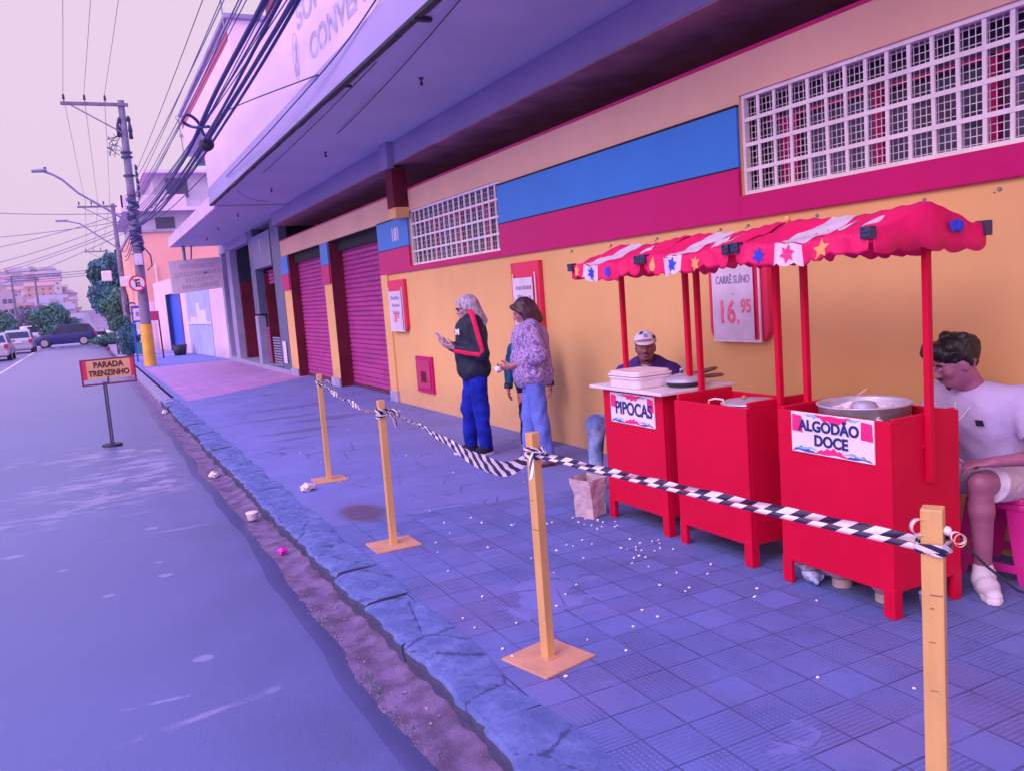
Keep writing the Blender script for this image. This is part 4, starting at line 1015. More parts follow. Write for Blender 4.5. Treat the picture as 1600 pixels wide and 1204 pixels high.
def leaf_mat(name, col):
    m, n, p = new_mat(name); b = NB(n); v = b.coord()
    f = b.smooth(b.noise(v, .9, 3), .35, .65); f2 = b.noise(v, 9, 2)
    c = b.mix(f, tuple(k * .6 for k in col), tuple(k * 1.45 for k in col)); c = b.mix(b.smooth(f2, .5, .75), c, (col[0] * 2.4 + .01, col[1] * 1.7, col[2] * 1.1))
    n.links.new(c, p.inputs['Base Color']); p.inputs['Roughness'].default_value = .55; p.inputs['Specular IOR Level'].default_value = .3
    return m
m_leaf1 = leaf_mat('dark_foliage', (.042, .14, .22)); m_leaf2 = leaf_mat('mid_foliage', (.055, .17, .16)); m_leaf3 = leaf_mat('far_foliage', (.13, .15, .26))
m_bark = M('bark', (.12, .09, .14), .9, .3, 6, .5, 20)
def leaf_mesh(name, ells, n, size, seed):
    r = np.random.default_rng(seed); vol = np.array([e[1][0] * e[1][1] * e[1][2] for e in ells]) ** .67; pick = r.choice(len(ells), n, p=vol / vol.sum())
    C = np.array([e[0] for e in ells])[pick]; Rr = np.array([e[1] for e in ells])[pick]
    d = r.normal(size=(n, 3)); d /= np.linalg.norm(d, axis=1)[:, None]; rad = r.uniform(.55, 1.06, n) ** .6
    P = C + d * Rr * rad[:, None]
    a = r.normal(size=(n, 3)); a /= np.linalg.norm(a, axis=1)[:, None]; nrm = d * .8 + r.normal(size=(n, 3)) * .6
    u = np.cross(a, nrm); u /= np.linalg.norm(u, axis=1)[:, None] + 1e-9; w = np.cross(nrm, u); w /= np.linalg.norm(w, axis=1)[:, None] + 1e-9
    s = size * r.uniform(.6, 1.3, n)[:, None]
    V = np.stack([P - u * s * .9, P + w * s * .45, P + u * s * .9, P - w * s * .45], 1).reshape(-1, 3)
    me = bpy.data.meshes.new(name); me.vertices.add(4 * n); me.vertices.foreach_set('co', V.astype(np.float32).ravel())
    me.loops.add(4 * n); me.loops.foreach_set('vertex_index', np.arange(4 * n, dtype=np.int32)); me.polygons.add(n); me.polygons.foreach_set('loop_start', np.arange(0, 4 * n, 4, dtype=np.int32)); me.update(calc_edges=True)
    return me
def tree(label, x, y, z0, ells, n, size, mat, seed, cat='tree', name='tree', group=None, trunk=.18):
    t = thing(name, label, cat, (x, y, z0), 0, group)
    top = max(e[0][2] for e in ells); b_ = MB()
    b_.tube([(x, y, z0 - .3), (x + .05, y, z0 + (top - z0) * .3), (x - .08, y + .05, z0 + (top - z0) * .6), (x, y, top)], [trunk, trunk * .8, trunk * .6, trunk * .3], 10)
    for i, e in enumerate(ells):
        c = Vector(e[0]); a = Vector((x, y, z0 + (top - z0) * (.35 + .3 * (i % 3) / 3))); b_.tube([a, a.lerp(c, .6) + Vector((0, 0, .1)), c], [trunk * .45, trunk * .3, trunk * .12], 6)
    b_.build('trunk', m_bark, t)
    mesh_obj('crown', leaf_mesh('crown', ells, n, size, seed), mat, t, True)
    return t
tr = random.Random(21)
def crown(c, r, k, sub=.5):
    E_ = [(tuple(c), tuple(v * .75 for v in r))]
    for i in range(k):
        d = Vector((tr.gauss(0, 1), tr.gauss(0, 1), tr.gauss(0, .8))).normalized(); s = tr.uniform(sub * .7, sub * 1.15)
        E_.append((tuple(c[j] + d[j] * r[j] * .72 for j in range(3)), tuple(v * s for v in r)))
    return E_
GT = 'trees along the right-hand pavement'
tree('large dark street tree with a rounded crown overhanging the far roadway', 3.0, 72, 0, crown((2.25, 71, 4.15), (1.75, 2.6, 2.0), 16), 15000, .17, m_leaf1, 1, group=GT, trunk=.25)
tree('tall dark tree behind the second pole, its crown reaching the crossarm', 4.2, 74, 0, crown((3.3, 73, 5.0), (1.9, 2.5, 1.9), 14), 11000, .17, m_leaf1, 2, group=GT, trunk=.25)
tree('feathery lighter green young tree between the pole and the large tree', 2.5, 60, 0, crown((2.05, 59.5, 2.5), (.95, 1.4, 1.05), 14, .45), 7000, .12, m_leaf2, 3, group=GT, trunk=.09)
tree('low dark tree beside the apartment house', 4.4, 68, 0, crown((3.8, 68, 3.0), (1.2, 2, 2.0), 10), 5000, .16, m_leaf1, 4, group=GT)
def bush(label, c, r, k, n, size, mat, seed, group=None, cat='bush', z0=0):
    E_ = crown(c, r, k, .55); t = thing('shrub', label, cat, (c[0], c[1], z0), 0, group); b_ = MB()
    for i in range(5): b_.tube([(c[0] + .1 * math.cos(i), c[1] + .1 * math.sin(i), z0 - .1), (c[0] + r[0] * .4 * math.cos(i * 1.3), c[1] + r[1] * .4 * math.sin(i * 1.3), c[2])], [.03, .012], 5)
    b_.build('stem', m_bark, t); mesh_obj('foliage', leaf_mesh('foliage', E_, n, size, seed), mat, t, True)
bush('dark clipped shrub beside the blue notice board', (1.62, 40.5, .95), (.42, 1.0, .75), 10, 5000, .07, m_leaf1, 5)
bush('small shrub at the kerb with pale flowering top', (1.35, 44, 1.45), (.55, .8, .35), 8, 2600, .07, m_leaf2, 6)
bush('low leafy plants at the foot of the far fence', (1.2, 64, .35), (.9, 1.2, .4), 8, 2500, .10, m_leaf2, 7)
bush('large rounded green bush beyond the parked silver cars', (-8.2, 95, 1.7), (2.1, 2, 1.7), 12, 7000, .17, m_leaf2, 8)
bush('broad green bush behind the dark car', (-2.9, 96, 1.75), (1.5, 2, 1.7), 14, 7000, .17, m_leaf2, 9)
bush('smaller green bush to the side of the broad bush', (-1.05, 97, 1.25), (.85, 1.6, 1.2), 10, 4200, .15, m_leaf2, 10)
bush('low dark shrubbery between the slim poles', (-6.0, 135, 2.6), (3.0, 3, 1.9), 10, 5000, .2, m_leaf3, 12, z0=-.8)
t = thing('picket_fence', 'pale lilac panel fence along the far pavement', 'fence', (1.8, 66, 0))
b_ = MB()
for i in range(24): b_.box(1.85, 1.92, 56 + i * .7, 56.42 + i * .7, 0, 1.5 + .05 * (i % 3))
b_.build('panel', M('lilac_boards', (.45, .36, .60), .7, .2, 2), t, bevel=.01)
b_ = MB(); b_.box(1.92, 1.96, 56, 73, .3, .38); b_.box(1.92, 1.96, 56, 73, 1.15, 1.23); b_.build('rail', m_gcol, t)

# ---------------------------------------------------------------- cars
m_tyre = M('tyre_rubber', (.018, .018, .03), .8, .2, 20); m_rim = M('alloy_rim', (.45, .42, .52), .35, .1, 5, metal=.6)
m_cglass = M('car_glass', (.015, .02, .06), .2, .1, 1, spec=.35)
m_tail = M('tail_lamp_red', (.5, .01, .04), .25, .1, 5); m_headl = M('head_lamp_clear', (.7, .65, .75), .15, .1, 5); m_trim = M('black_bumper', (.03, .03, .07), .55, .2, 4)
def car_paint(name, col, metal=.3):
    m = M(name, col, .35, .05, 1, metal=metal, spec=.35); p = [x for x in m.node_tree.nodes if x.type == 'BSDF_PRINCIPLED'][0]; p.inputs['Coat Weight'].default_value = .25; p.inputs['Coat Roughness'].default_value = .08
    return m
def car(label, loc, rz, L, W, H, paint, style='hatch', group=None, name='parked_car', detail=True):
    t = thing(name, label, 'car', loc, rz, group); h = L / 2; belt = H * .60; wr = .33 if style != 'suv' else .36; wb = L * .30
    # body shell: lofted stations along the length (local +Y is forward)
    if style == 'suv': roof = [(-h + .12, belt + .05), (-h + .42, H - .08), (-h + 1.1, H), (h - 2.0, H - .02), (h - 1.35, belt + .06)]
    elif style == 'van': roof = [(-h + .05, belt), (-h + .12, H - .05), (-h + .6, H), (h - 1.3, H - .03), (h - .6, belt + .02)]
    else: roof = [(-h + .10, belt + .02), (-h + .62, H - .10), (-h + 1.3, H), (h - 2.1, H - .03), (h - 1.2, belt + .04)]
    def rtop(y):
        if y <= roof[0][0] or y >= roof[-1][0]: return None
        for (a, za), (c_, zc) in zip(roof, roof[1:]):
            if a <= y <= c_: return za + (zc - za) * (y - a) / (c_ - a)
    st = [-h, -h + .08, -h + .3, -wb, 0, wb, h - .7, h - .25, h - .06, h]
    wid = [.86, .95, .985, 1, 1, 1, .97, .90, .78, .66]
    top = [belt * .92, belt, belt + .02, belt + .02, belt, belt - .02, belt * .93, belt * .86, belt * .74, belt * .62]
    vs = []; 
    for y, w_, tz in zip(st, wid, top):
        w2 = W / 2 * w_
        vs += [(-w2 * .86, y, .24), (-w2, y, .36), (-w2 * 1.005, y, tz * .72), (-w2 * .95, y, tz), (w2 * .95, y, tz), (w2 * 1.005, y, tz * .72), (w2, y, .36), (w2 * .86, y, .24)]
    n8 = 8; fs = [(i * n8 + j, i * n8 + (j + 1) % n8, (i + 1) * n8 + (j + 1) % n8, (i + 1) * n8 + j) for i in range(len(st) - 1) for j in range(n8)]
    fs = [q[::-1] for q in fs] + [tuple(range(n8)), tuple(range((len(st) - 1) * n8 + 7, (len(st) - 1) * n8 - 1, -1))]
    b_ = MB(); b_.add(vs, fs, True)
    # cabin
    def cab(y, z, inset): w2 = W / 2 * (.95 - inset); return [(-w2, y, z), (w2, y, z)]
    cv = []
    for (y, z) in roof: cv += cab(y, z, .0 if z < belt + .1 else .16)
    base = [(-W / 2 * .95, roof[0][0], belt - .05), (W / 2 * .95, roof[0][0], belt - .05), (-W / 2 * .95, roof[-1][0], belt - .05), (W / 2 * .95, roof[-1][0], belt - .05)]
    k = len(roof); cv += base; fs = [(2 * i, 2 * i + 1, 2 * i + 3, 2 * i + 2) for i in range(k - 1)]
    fs += [tuple([2 * k] + [2 * i for i in range(k)] + [2 * k + 2]), tuple(([2 * k + 1] + [2 * i + 1 for i in range(k)] + [2 * k + 3])[::-1]), (0, 2 * k, 2 * k + 1, 1), (2 * k - 2, 2 * k - 1, 2 * k + 3, 2 * k + 2)]
    b_.add(cv, fs)
    b_.build('body', paint, t, world=False, bevel=.03)
    if not detail: 
        b_ = MB(); 
    g = MB()
    def sidepane(y0, y1):
        for s in (-1, 1):
            P = []
            for y in (y0, y1):
                zt = (rtop(y) or belt) - .07; zb = belt + .03; zt = max(zt, zb + .03)
                xb = W / 2 * .955; xt = W / 2 * (.95 - .16 * min(1, (zt - belt) / (H - belt))) + .012
                P.append(((s * xb, y, zb), (s * xt, y, zt)))
            q = [P[0][0], P[1][0], P[1][1], P[0][1]]; g.add(q, [(0, 1, 2, 3) if s > 0 else (3, 2, 1, 0)])
    ya, yb = roof[0][0] + .35, roof[-1][0] - .12
    m1 = ya + (yb - ya) * .30; m2 = ya + (yb - ya) * .62
    if style == 'van': sidepane(m2 + .5, yb)
    else:
        for a, c_ in ((ya, m1 - .04), (m1 + .04, m2 - .04), (m2 + .04, (m2 + yb) / 2)): sidepane(a, c_)
        sidepane((m2 + yb) / 2, yb)
    def endpane(pa, pb, s):
        (y0, z0), (y1, z1) = pa, pb; w0, w1 = W / 2 * .84, W / 2 * .70; d = .014 * s
        q = [(-w0, y0 + (y1 - y0) * .12 + d, z0 + (z1 - z0) * .12 + .01), (w0, y0 + (y1 - y0) * .12 + d, z0 + (z1 - z0) * .12 + .01), (w1, y0 + (y1 - y0) * .9 + d, z0 + (z1 - z0) * .9 + .01), (-w1, y0 + (y1 - y0) * .9 + d, z0 + (z1 - z0) * .9 + .01)]
        g.add(q, [(0, 1, 2, 3) if s < 0 else (3, 2, 1, 0)])
    endpane(roof[0], roof[1], -1); endpane(roof[-1], roof[-2], 1)
    g.build('window_glass', m_cglass, t, world=False)
    for sy in (-wb, wb):
        for s in (-1, 1):
            c = Vector((s * (W / 2 - .10), sy, wr)); b_ = MB(); b_.cyl(c + Vector((-s * .11, 0, 0)), c + Vector((s * .11, 0, 0)), wr, n=24)
            w_ = b_.build('wheel', m_tyre, t, world=False, bevel=.03)
            b_ = MB(); b_.cyl(c + Vector((s * .105, 0, 0)), c + Vector((s * .118, 0, 0)), wr * .66, n=20); b_.build('rim', m_rim, w_, world=False)
    b_ = MB(); b_.box(-W * .46, W * .46, -h - .05, -h + .1, .28, .52); b_.build('rear_bumper', m_trim if style == 'suv' else paint, t, world=False, bevel=.03)
    b_ = MB(); b_.box(-W * .40, W * .40, h - .08, h + .05, .26, .48); b_.build('front_bumper', m_trim, t, world=False, bevel=.03)
    b_ = MB(); b_.box(-.26, .26, -h - .065, -h - .05, .44 if style != 'hatch' else .70, .56 if style != 'hatch' else .82); b_.build('number_plate', m_white, t, world=False)
    for s in (-1, 1):
        b_ = MB(); b_.box(s * W * .36, s * W * .475, -h - .025, -h + .12, belt * .72, belt * .98); b_.build('tail_light', m_tail, t, world=False, bevel=.015)
        b_ = MB(); b_.box(s * W * .22, s * W * .36, h - .22, h - .015, belt * .56, belt * .68); b_.build('headlight', m_headl, t, world=False, bevel=.015)
        b_ = MB(); b_.box(s * W * .49, s * W * .57, roof[-1][0] - .25, roof[-1][0] - .13, belt + .02, belt + .16); b_.build('mirror', paint, t, world=False, bevel=.02)
    b_ = MB(); b_.box(-W * .44, W * .44, -h * .9, h * .9, .2, .3); b_.build('underbody', m_trim, t, world=False)
    return t
p_silver = car_paint('silver_car_paint', (.46, .42, .55)); p_white = car_paint('white_car_paint', (.72, .66, .78), 0); p_blue = car_paint('dark_blue_car_paint', (.012, .016, .17), 0); p_red = car_paint('red_car_paint', (.6, .03, .05), 0)
GC = 'cars on the street'
car('silver car parked at the front of the row, only its rear corner showing', (-4.60, 54.6, ROAD_Z), 0, 4.2, 1.75, 1.5, p_silver, 'hatch', GC)
car('silver hatchback seen from the rear, parked next to the dark blue car', (-4.05, 65.9, ROAD_Z), 0, 4.1, 1.78, 1.55, p_silver, 'hatch', GC)
car('dark blue sport utility car crossing the end of the street', (-1.45, 72.3, ROAD_Z + .02), R(86), 4.35, 1.8, 1.66, p_blue, 'suv', GC)
car('white van behind the dark blue car', (-5.9, 112, ground_z(-6, 112)), R(20), 4.6, 1.9, 2.2, p_white, 'van', GC, name='parked_van')['category'] = 'van'
car('small red car far up the hill road', (.3, 330, lerp_prof(330, PROF) + .25), 0, 4.2, 1.8, 1.5, p_red, 'hatch', GC)
car('small white car farthest up the hill road', (-.2, 470, lerp_prof(470, PROF) + .25), 0, 4.2, 1.8, 1.5, p_white, 'hatch', GC)
car('white car glimpsed behind the dark blue car on the cross street', (2.6, 83, ROAD_Z + .02), R(88), 3.6, 1.7, 1.4, p_white, 'hatch', GC)
# roof rack on the hatchback's neighbour is left out; motorcycle parked by the far corner
t = thing('motorcycle', 'dark motorcycle parked by the far corner of the pavement', 'motorcycle', (.9, 76, ROAD_Z))
b_ = MB()
for dx in (-.6, .6): b_.tube([(.9 + dx + .28 * math.cos(a), 76, ROAD_Z + .32 + .28 * math.sin(a)) for a in [i * .3 for i in range(22)]], .06, 6, cap=False)
b_.build('wheel', m_tyre, t)
b_ = MB(); b_.obox((.9, 76, ROAD_Z + .75), (.55, 0, .02), (0, .14, 0), (0, 0, .14)); b_.obox((.55, 76, ROAD_Z + .5), (.25, 0, 0), (0, .12, 0), (0, 0, .18)); b_.build('frame', m_trim, t, bevel=.04)
b_ = MB(); b_.tube([(1.35, 75.7, ROAD_Z + 1.1), (1.38, 76, ROAD_Z + 1.05), (1.35, 76.3, ROAD_Z + 1.1)], .02, 6); b_.tube([(1.38, 76, ROAD_Z + 1.05), (1.5, 76, ROAD_Z + .32)], .03, 6); b_.build('handlebar', m_trim, t)

HAZE = .0004
# ---------------------------------------------------------------- far slope: houses, blocks and trees
hr = random.Random(33)
walls = [M('far_wall_pink', (.62, .40, .46), .9), M('far_wall_white', (.66, .56, .66), .9), M('far_wall_lilac', (.48, .38, .56), .9), M('far_wall_salmon', (.60, .34, .36), .9), M('far_wall_grey', (.34, .28, .44), .9)]
roofs = [M('far_roof_clay', (.42, .20, .24), .9), M('far_roof_rose', (.50, .28, .34), .9), M('far_roof_grey', (.32, .26, .40), .9)]
m_fwin = M('far_window', (.10, .08, .18), .4)
def house(x, y, w, d, h, k, label, group):
    z = ground_z(x, y) - .6; t = thing('house', label, 'house', (x, y, z), 0, group)
    b_ = MB(); b_.box(x - w / 2, x + w / 2, y - d / 2, y + d / 2, z - 2, z + h); b_.build('wall', walls[k % 5], t)
    b_ = MB(); r = w * .55
    if k % 3: b_.add([(x - r, y - d * .55, z + h), (x + r, y - d * .55, z + h), (x + r, y + d * .55, z + h), (x - r, y + d * .55, z + h), (x - r, y, z + h + d * .22), (x + r, y, z + h + d * .22)], [(0, 1, 5, 4), (2, 3, 4, 5), (0, 4, 3), (1, 2, 5), (3, 2, 1, 0)])
    else: b_.box(x - r, x + r, y - d * .53, y + d * .53, z + h, z + h + .5)
    b_.build('roof', roofs[k % 3], t)
    b_ = MB(); nw = max(2, int(w / 3))
    for i in range(nw):
        for s in range(max(1, int(h / 3))):
            xx = x - w / 2 + w * (i + .5) / nw; b_.box(xx - .55, xx + .55, y - d / 2 - .06, y - d / 2, z + 1 + 3 * s, z + 2.2 + 3 * s)
    b_.build('window', m_fwin, t)
GH = 'small houses on the far hillside'
HL = ['pink', 'white', 'lilac', 'salmon', 'grey']; RL = ['clay-red flat', 'rose gabled', 'grey gabled']
for i in range(95):
    y = 250 + (i / 95) ** .85 * 740 + hr.uniform(-12, 12); a = hr.uniform(-.125, -.022)
    if y > 420: a = hr.uniform(-.125, -.012)
    k = hr.randint(0, 14); hh = hr.choice([3.2, 3.5, 5.5, 6.5]); ww = hr.uniform(8, 15); px = 147 + a * 1326
    wh = 'beyond the first slim pole' if px < 17 else 'between the slim poles' if px < 55 else 'above the broad green bush' if px < 96 else 'beside the far hill road'
    lv = ['at the hill foot', 'low uphill', 'halfway uphill', 'high uphill', 'on the ridge'][min(4, int((y - 250) / 150))]
    house(a * y, y, ww, hr.uniform(8, 12), hh, k, f"{'wide' if ww > 11.5 else 'narrow'} {'two-storey' if hh > 5 else 'low'} {HL[k % 5]} house, {RL[k % 3]} roof, {lv} {wh}", GH)
for i, (a, y, w, h) in enumerate(((-.112, 262, 12, 13.5), (-.079, 300, 11, 14.0), (-.058, 330, 9, 9.5))):
    x = a * y; z = ground_z(x, y) - 1; t = thing('apartment_block', ('pink apartment block with balconies behind the first slim pole', 'lilac and pink apartment block beside the slim poles', 'lower pink apartment block just past the second slim pole')[i], 'building', (x, y, z))
    b_ = MB(); b_.box(x - w / 2, x + w / 2, y - 6, y + 6, z, z + h); b_.build('wall', walls[(0, 2, 3)[i]], t)
    b_ = MB()
    for s in range(int(h / 3)):
        b_.box(x - w / 2 - .8, x - w * .1, y - 7.2, y - 6, z + 2.6 + 3 * s, z + 3.6 + 3 * s)
    b_.build('balcony', walls[1], t)
    b_ = MB()
    for s in range(int(h / 3)):
        for q in (.05, .25, .38): b_.box(x + w * q, x + w * q + 1.1, y - 6.06, y - 6, z + 1.2 + 3 * s, z + 2.5 + 3 * s)
        b_.box(x - w * .4, x - w * .15, y - 6.06, y - 6, z + .6 + 3 * s, z + 2.5 + 3 * s)
    b_.build('window', m_fwin, t)
    b_ = MB(); b_.box(x - w * .2, x + w * .2, y - 3, y + 3, z + h, z + h + 2.4); b_.build('roof_tank', walls[2], t)
GF = 'trees scattered over the far hillside'
for i in range(40):
    y = 200 + (i / 40) * 800 + hr.uniform(-15, 15); a = hr.uniform(-.14, -.012) if i % 3 else hr.uniform(-.05, -.008)
    if y < 420: a = min(a, -.022)
    x = a * y; z = ground_z(x, y) - .3; rr = hr.uniform(1.8, 3.2) * (1 + y / 1800)
    t = thing('tree', 'bluish green tree among the houses on the far hillside', 'tree', (x, y, z), 0, GF)
    b_ = MB(); b_.cyl((x, y, z - 1), (x, y, z + rr * .9), .3, .2, 6); b_.build('trunk', m_bark, t)
    mesh_obj('crown', leaf_mesh('crown', crown((x, y, z + rr * 1.05), (rr * 1.2, rr, rr * .85), 7), 1100, .26 * rr / 3, 100 + i), m_leaf3, t, True)
for i in range(14):
    y = 130 + i * 26; x = 7.5 + hr.uniform(-1, 2) + i * .5; z = ground_z(x, y) - .2; rr = 2.6 + hr.uniform(0, 1.2)
    t = thing('tree', 'dark tree lining the far hill road behind the big street tree', 'tree', (x, y, z), 0, 'trees lining the hill road')
    b_ = MB(); b_.cyl((x, y, z - 1), (x, y, z + rr * .9), .3, .2, 6); b_.build('trunk', m_bark, t)
    mesh_obj('crown', leaf_mesh('crown', crown((x, y, z + rr * 1.3), (rr * 1.1, rr, rr), 8), 900, .3, 200 + i), m_leaf1, t, True)

# ---------------------------------------------------------------- air between here and the far hillside
hz = bpy.data.materials.new('haze'); hz.use_nodes = True; n_ = hz.node_tree; n_.nodes.clear()
o_ = n_.nodes.new('ShaderNodeOutputMaterial'); v_ = n_.nodes.new('ShaderNodeVolumePrincipled'); v_.inputs['Color'].default_value = (.86, .70, .88, 1); v_.inputs['Density'].default_value = HAZE; v_.inputs['Anisotropy'].default_value = .2
n_.links.new(v_.outputs[0], o_.inputs['Volume'])
b_ = MB(); b_.box(-430, 310, -62, 1510, -6, 72); tag(b_.build('haze', hz), kind='stuff')
# ---------------------------------------------------------------- candy carts
m_red = M('red_cart_paint', (.60, .002, .045), .5, .05, 2.5, .06, 8, grime=.12, gcol=(.45, .004, .05), spec=.15)
m_redin = M('red_cart_inside', (.42, .005, .035), .5, .1, 3)
m_cloth = M('red_awning_cloth', (.92, .006, .17), .6, .08, 5, .35, 14, bdist=.01)
m_cwhite = M('white_awning_cloth', (.80, .66, .86), .55, .06, 6, .3, 14)
def translucent(m, f=.2):
    n = m.node_tree; p = [x for x in n.nodes if x.type == 'BSDF_PRINCIPLED'][0]; o = [x for x in n.nodes if x.type == 'OUTPUT_MATERIAL'][0]
    t = n.nodes.new('ShaderNodeBsdfTranslucent'); mx = n.nodes.new('ShaderNodeMixShader'); mx.inputs[0].default_value = f
    n.links.new(p.inputs['Base Color'].links[0].from_socket, t.inputs['Color']); n.links.new(p.outputs[0], mx.inputs[1]); n.links.new(t.outputs[0], mx.inputs[2]); n.links.new(mx.outputs[0], o.inputs[0])
translucent(m_cloth); translucent(m_cwhite)
m_star_b = M('blue_cloth_star', (.02, .05, .62), .6, .08, 9); m_star_o = M('orange_cloth_star', (.90, .36, .14), .6, .08, 9)
m_clip = M('dark_clip_plastic', (.03, .035, .10), .35, .2, 20)
m_alu = M('brushed_aluminium', (.52, .48, .68), .4, .12, 14, .1, 60, metal=.35, stretch=(1, 1, 4))
m_alu2 = M('dull_aluminium', (.48, .45, .66), .42, .15, 10, metal=.25)
m_counter = M('white_counter_top', (.76, .66, .80), .4, .08, 4, grime=.2, gcol=(.55, .45, .6))
m_sign = M('sign_vinyl', (.84, .72, .84), .35, .04, 3)
m_navy = M('navy_lettering', (.012, .02, .20), .45, .1, 9)
m_mag = M('magenta_print', (.80, .02, .22), .4, .06, 6)
m_cyan = M('pale_blue_print', (.28, .50, .75), .4, .2, 12); m_blp = M('blue_print', (.05, .10, .50), .4, .2, 12)
XF, XB = 3.185, 3.655
def star_poly(n, r0, r1, rot=0, sq=1.0): return [((r0 if i % 2 == 0 else r1) * math.cos(rot + math.pi * i / n), sq * (r0 if i % 2 == 0 else r1) * math.sin(rot + math.pi * i / n)) for i in range(2 * n)]
def oval_poly(a, c_, n=20): return [(a * math.cos(2 * math.pi * i / n), c_ * math.sin(2 * math.pi * i / n)) for i in range(n)]
def drop_poly(): return [(0, .042)] + [(.022 * math.cos(t), -.012 + .028 * math.sin(t)) for t in [.4 - i * .39 for i in range(11)]]
def cart(label, y0, y1, zt, side_up, posts, ay, marks, counter=False):
    t = thing('snack_cart', label, 'cart', ((XF + XB) / 2, (y0 + y1) / 2, 0), 0, 'red candy carts')
    w = .022; zb = .125
    b_ = MB(); b_.box(XF, XF + w, y0, y1, zb, zt); b_.box(XB - w, XB, y0, y1, zb, zt)
    b_.box(XF + w, XB - w, y0, y0 + w, zb, zt + side_up * .02); b_.box(XF + w, XB - w, y1 - w, y1, zb, zt + side_up * .02); b_.box(XF + w, XB - w, y0 + w, y1 - w, zb + .01, zb + .03)
    b_.build('body', m_red, t, bevel=.004)
    b_ = MB(); b_.box(XF + w + .001, XB - w - .001, y0 + w + .001, y1 - w - .001, .70, .715); b_.build('shelf', m_redin, t)
    for lx in (XF, XB):
        for ly in (y0, y1):
            sx, sy = (1 if lx == XF else -1), (1 if ly == y0 else -1); b_ = MB()
            b_.box(lx - sx * .002, lx + sx * .055, ly - sy * .002, ly + sy * .024, 0, zb + .02); b_.box(lx - sx * .002, lx + sx * .024, ly + sy * .024, ly + sy * .06, 0, zb + .02)
            b_.build('leg', m_red, t, bevel=.004)
    for py, zlow in posts:
        b_ = MB(); b_.box(3.405, 3.437, py - .016, py + .016, zlow, 1.89); b_.build('post', m_red, t, bevel=.003)
    if counter:
        b_ = MB(); b_.box(3.125, 3.72, y0 - .07, y1 + .08, zt + .001, zt + .022); b_.build('counter_top', m_counter, t, bevel=.004)
    # awning: sagging ridge cloth with scalloped hanging edge
    a0, a1 = ay; n = 28; XR, XE, XK = 3.42, 3.04, 3.785
    def surf(u, s):      # u along the length, s across: 0 front eave .. 1 ridge .. 2 back eave
        y = a0 + (a1 - a0) * u; rid = 1.905 - .022 * math.sin(math.pi * u) ** 2; ev = 1.785 - .018 * math.sin(math.pi * u) ** 2 + .006 * math.sin(u * 19 + a0)
        k = s if s <= 1 else 2 - s; x = XE + (XR - XE) * s if s <= 1 else XR + (XK - XR) * (s - 1)
        return Vector((x, y, ev + (rid - ev) * k - .012 * math.sin(math.pi * k) + .008 * math.sin(u * 23 + s * 9 + a0 * 3) * math.sin(math.pi * k) + .004 * math.sin(u * 51 + s * 17)))
    ns = 16
    def band(u0, u1, s0, s1, lift, nn=n):
        b_ = MB(); P = [surf(u0 + (u1 - u0) * i / nn, s0 + (s1 - s0) * j / ns) + Vector((0, 0, lift)) for i in range(nn + 1) for j in range(ns + 1)]
        return b_.add(P, [(i * (ns + 1) + j, i * (ns + 1) + j + 1, (i + 1) * (ns + 1) + j + 1, (i + 1) * (ns + 1) + j) for i in range(nn) for j in range(ns)], True)
    aw = band(0, 1, 0, 2, 0).build('awning', m_cloth, t); md = aw.modifiers.new('thick', 'SOLIDIFY'); md.thickness = .004
    vsc = random.Random(int(a0 * 100))
    def hang(u, d):      # front hanging cloth, d = depth below the eave
        p = surf(u, 0); return p + Vector((-.010 - .05 * d + .014 * math.sin(u * 21 + 2 + a0) * (d / .1) + .006 * math.sin(u * 47) * (d / .1), 0, -d))
    ph_ = [vsc.uniform(-.6, .6) for _ in range(4)]; am_ = [vsc.uniform(.010, .028) for _ in range(12)]
    def scal(u, k=8, d0=.080):
        w = u + .02 * math.sin(u * 9 + ph_[0] * 5) + .01 * math.sin(u * 23 + ph_[1] * 5); q = max(0, min(.9999, w)) * k; f = q % 1
        return d0 + am_[int(q)] * math.sqrt(max(0, 1 - (2 * f - 1) ** 2)) + .010 * math.sin(u * 7 + ph_[2] * 6)
    m_ = 96; b_ = MB(); rows = 6
    P = [hang(i / m_, scal(i / m_) * j / rows) for i in range(m_ + 1) for j in range(rows + 1)]
    b_.add(P, [(i * (rows + 1) + j, i * (rows + 1) + j + 1, (i + 1) * (rows + 1) + j + 1, (i + 1) * (rows + 1) + j) for i in range(m_) for j in range(rows)], True)
    va = b_.build('valance', m_cloth, aw); md = va.modifiers.new('thick', 'SOLIDIFY'); md.thickness = .0015
    b_ = MB(); bk = lambda u, d: surf(u, 2) + Vector((.01 + .02 * d, 0, -d))
    P = [bk(i / m_, scal(i / m_) * j / 2) for i in range(m_ + 1) for j in range(3)]; b_.add(P, [(i * 3 + j, (i + 1) * 3 + j, (i + 1) * 3 + j + 1, i * 3 + j + 1) for i in range(m_) for j in range(2)], True)
    bv = b_.build('valance', m_cloth, aw); md = bv.modifiers.new('thick', 'SOLIDIFY'); md.thickness = .003
    # gable cloth at both ends
    for u in (0, 1):
        b_ = MB(); P = []; sg = -1 if u == 0 else 1
        for i in range(41):
            s = 2 * i / 40; top = surf(u, s); low = 1.695 - .018 * abs(math.sin(math.pi * s * 2.5)) + .012 * math.sin(s * 3); bw = sg * (.012 + .012 * math.sin(s * 8))
            P += [top + Vector((0, sg * .002, 0)), Vector((top.x, top.y + bw * .6, (top.z + low) / 2)), Vector((top.x, top.y + bw, low))]
        b_.add(P, [(i * 3 + j, i * 3 + j + 1, (i + 1) * 3 + j + 1, (i + 1) * 3 + j) for i in range(40) for j in range(2)], True)
        if (u == 0 and label.startswith('near')) or (u == 1 and label.startswith('far')):
            gb = b_.build('gable_cloth', m_cloth, aw); md = gb.modifiers.new('thick', 'SOLIDIFY'); md.thickness = .003
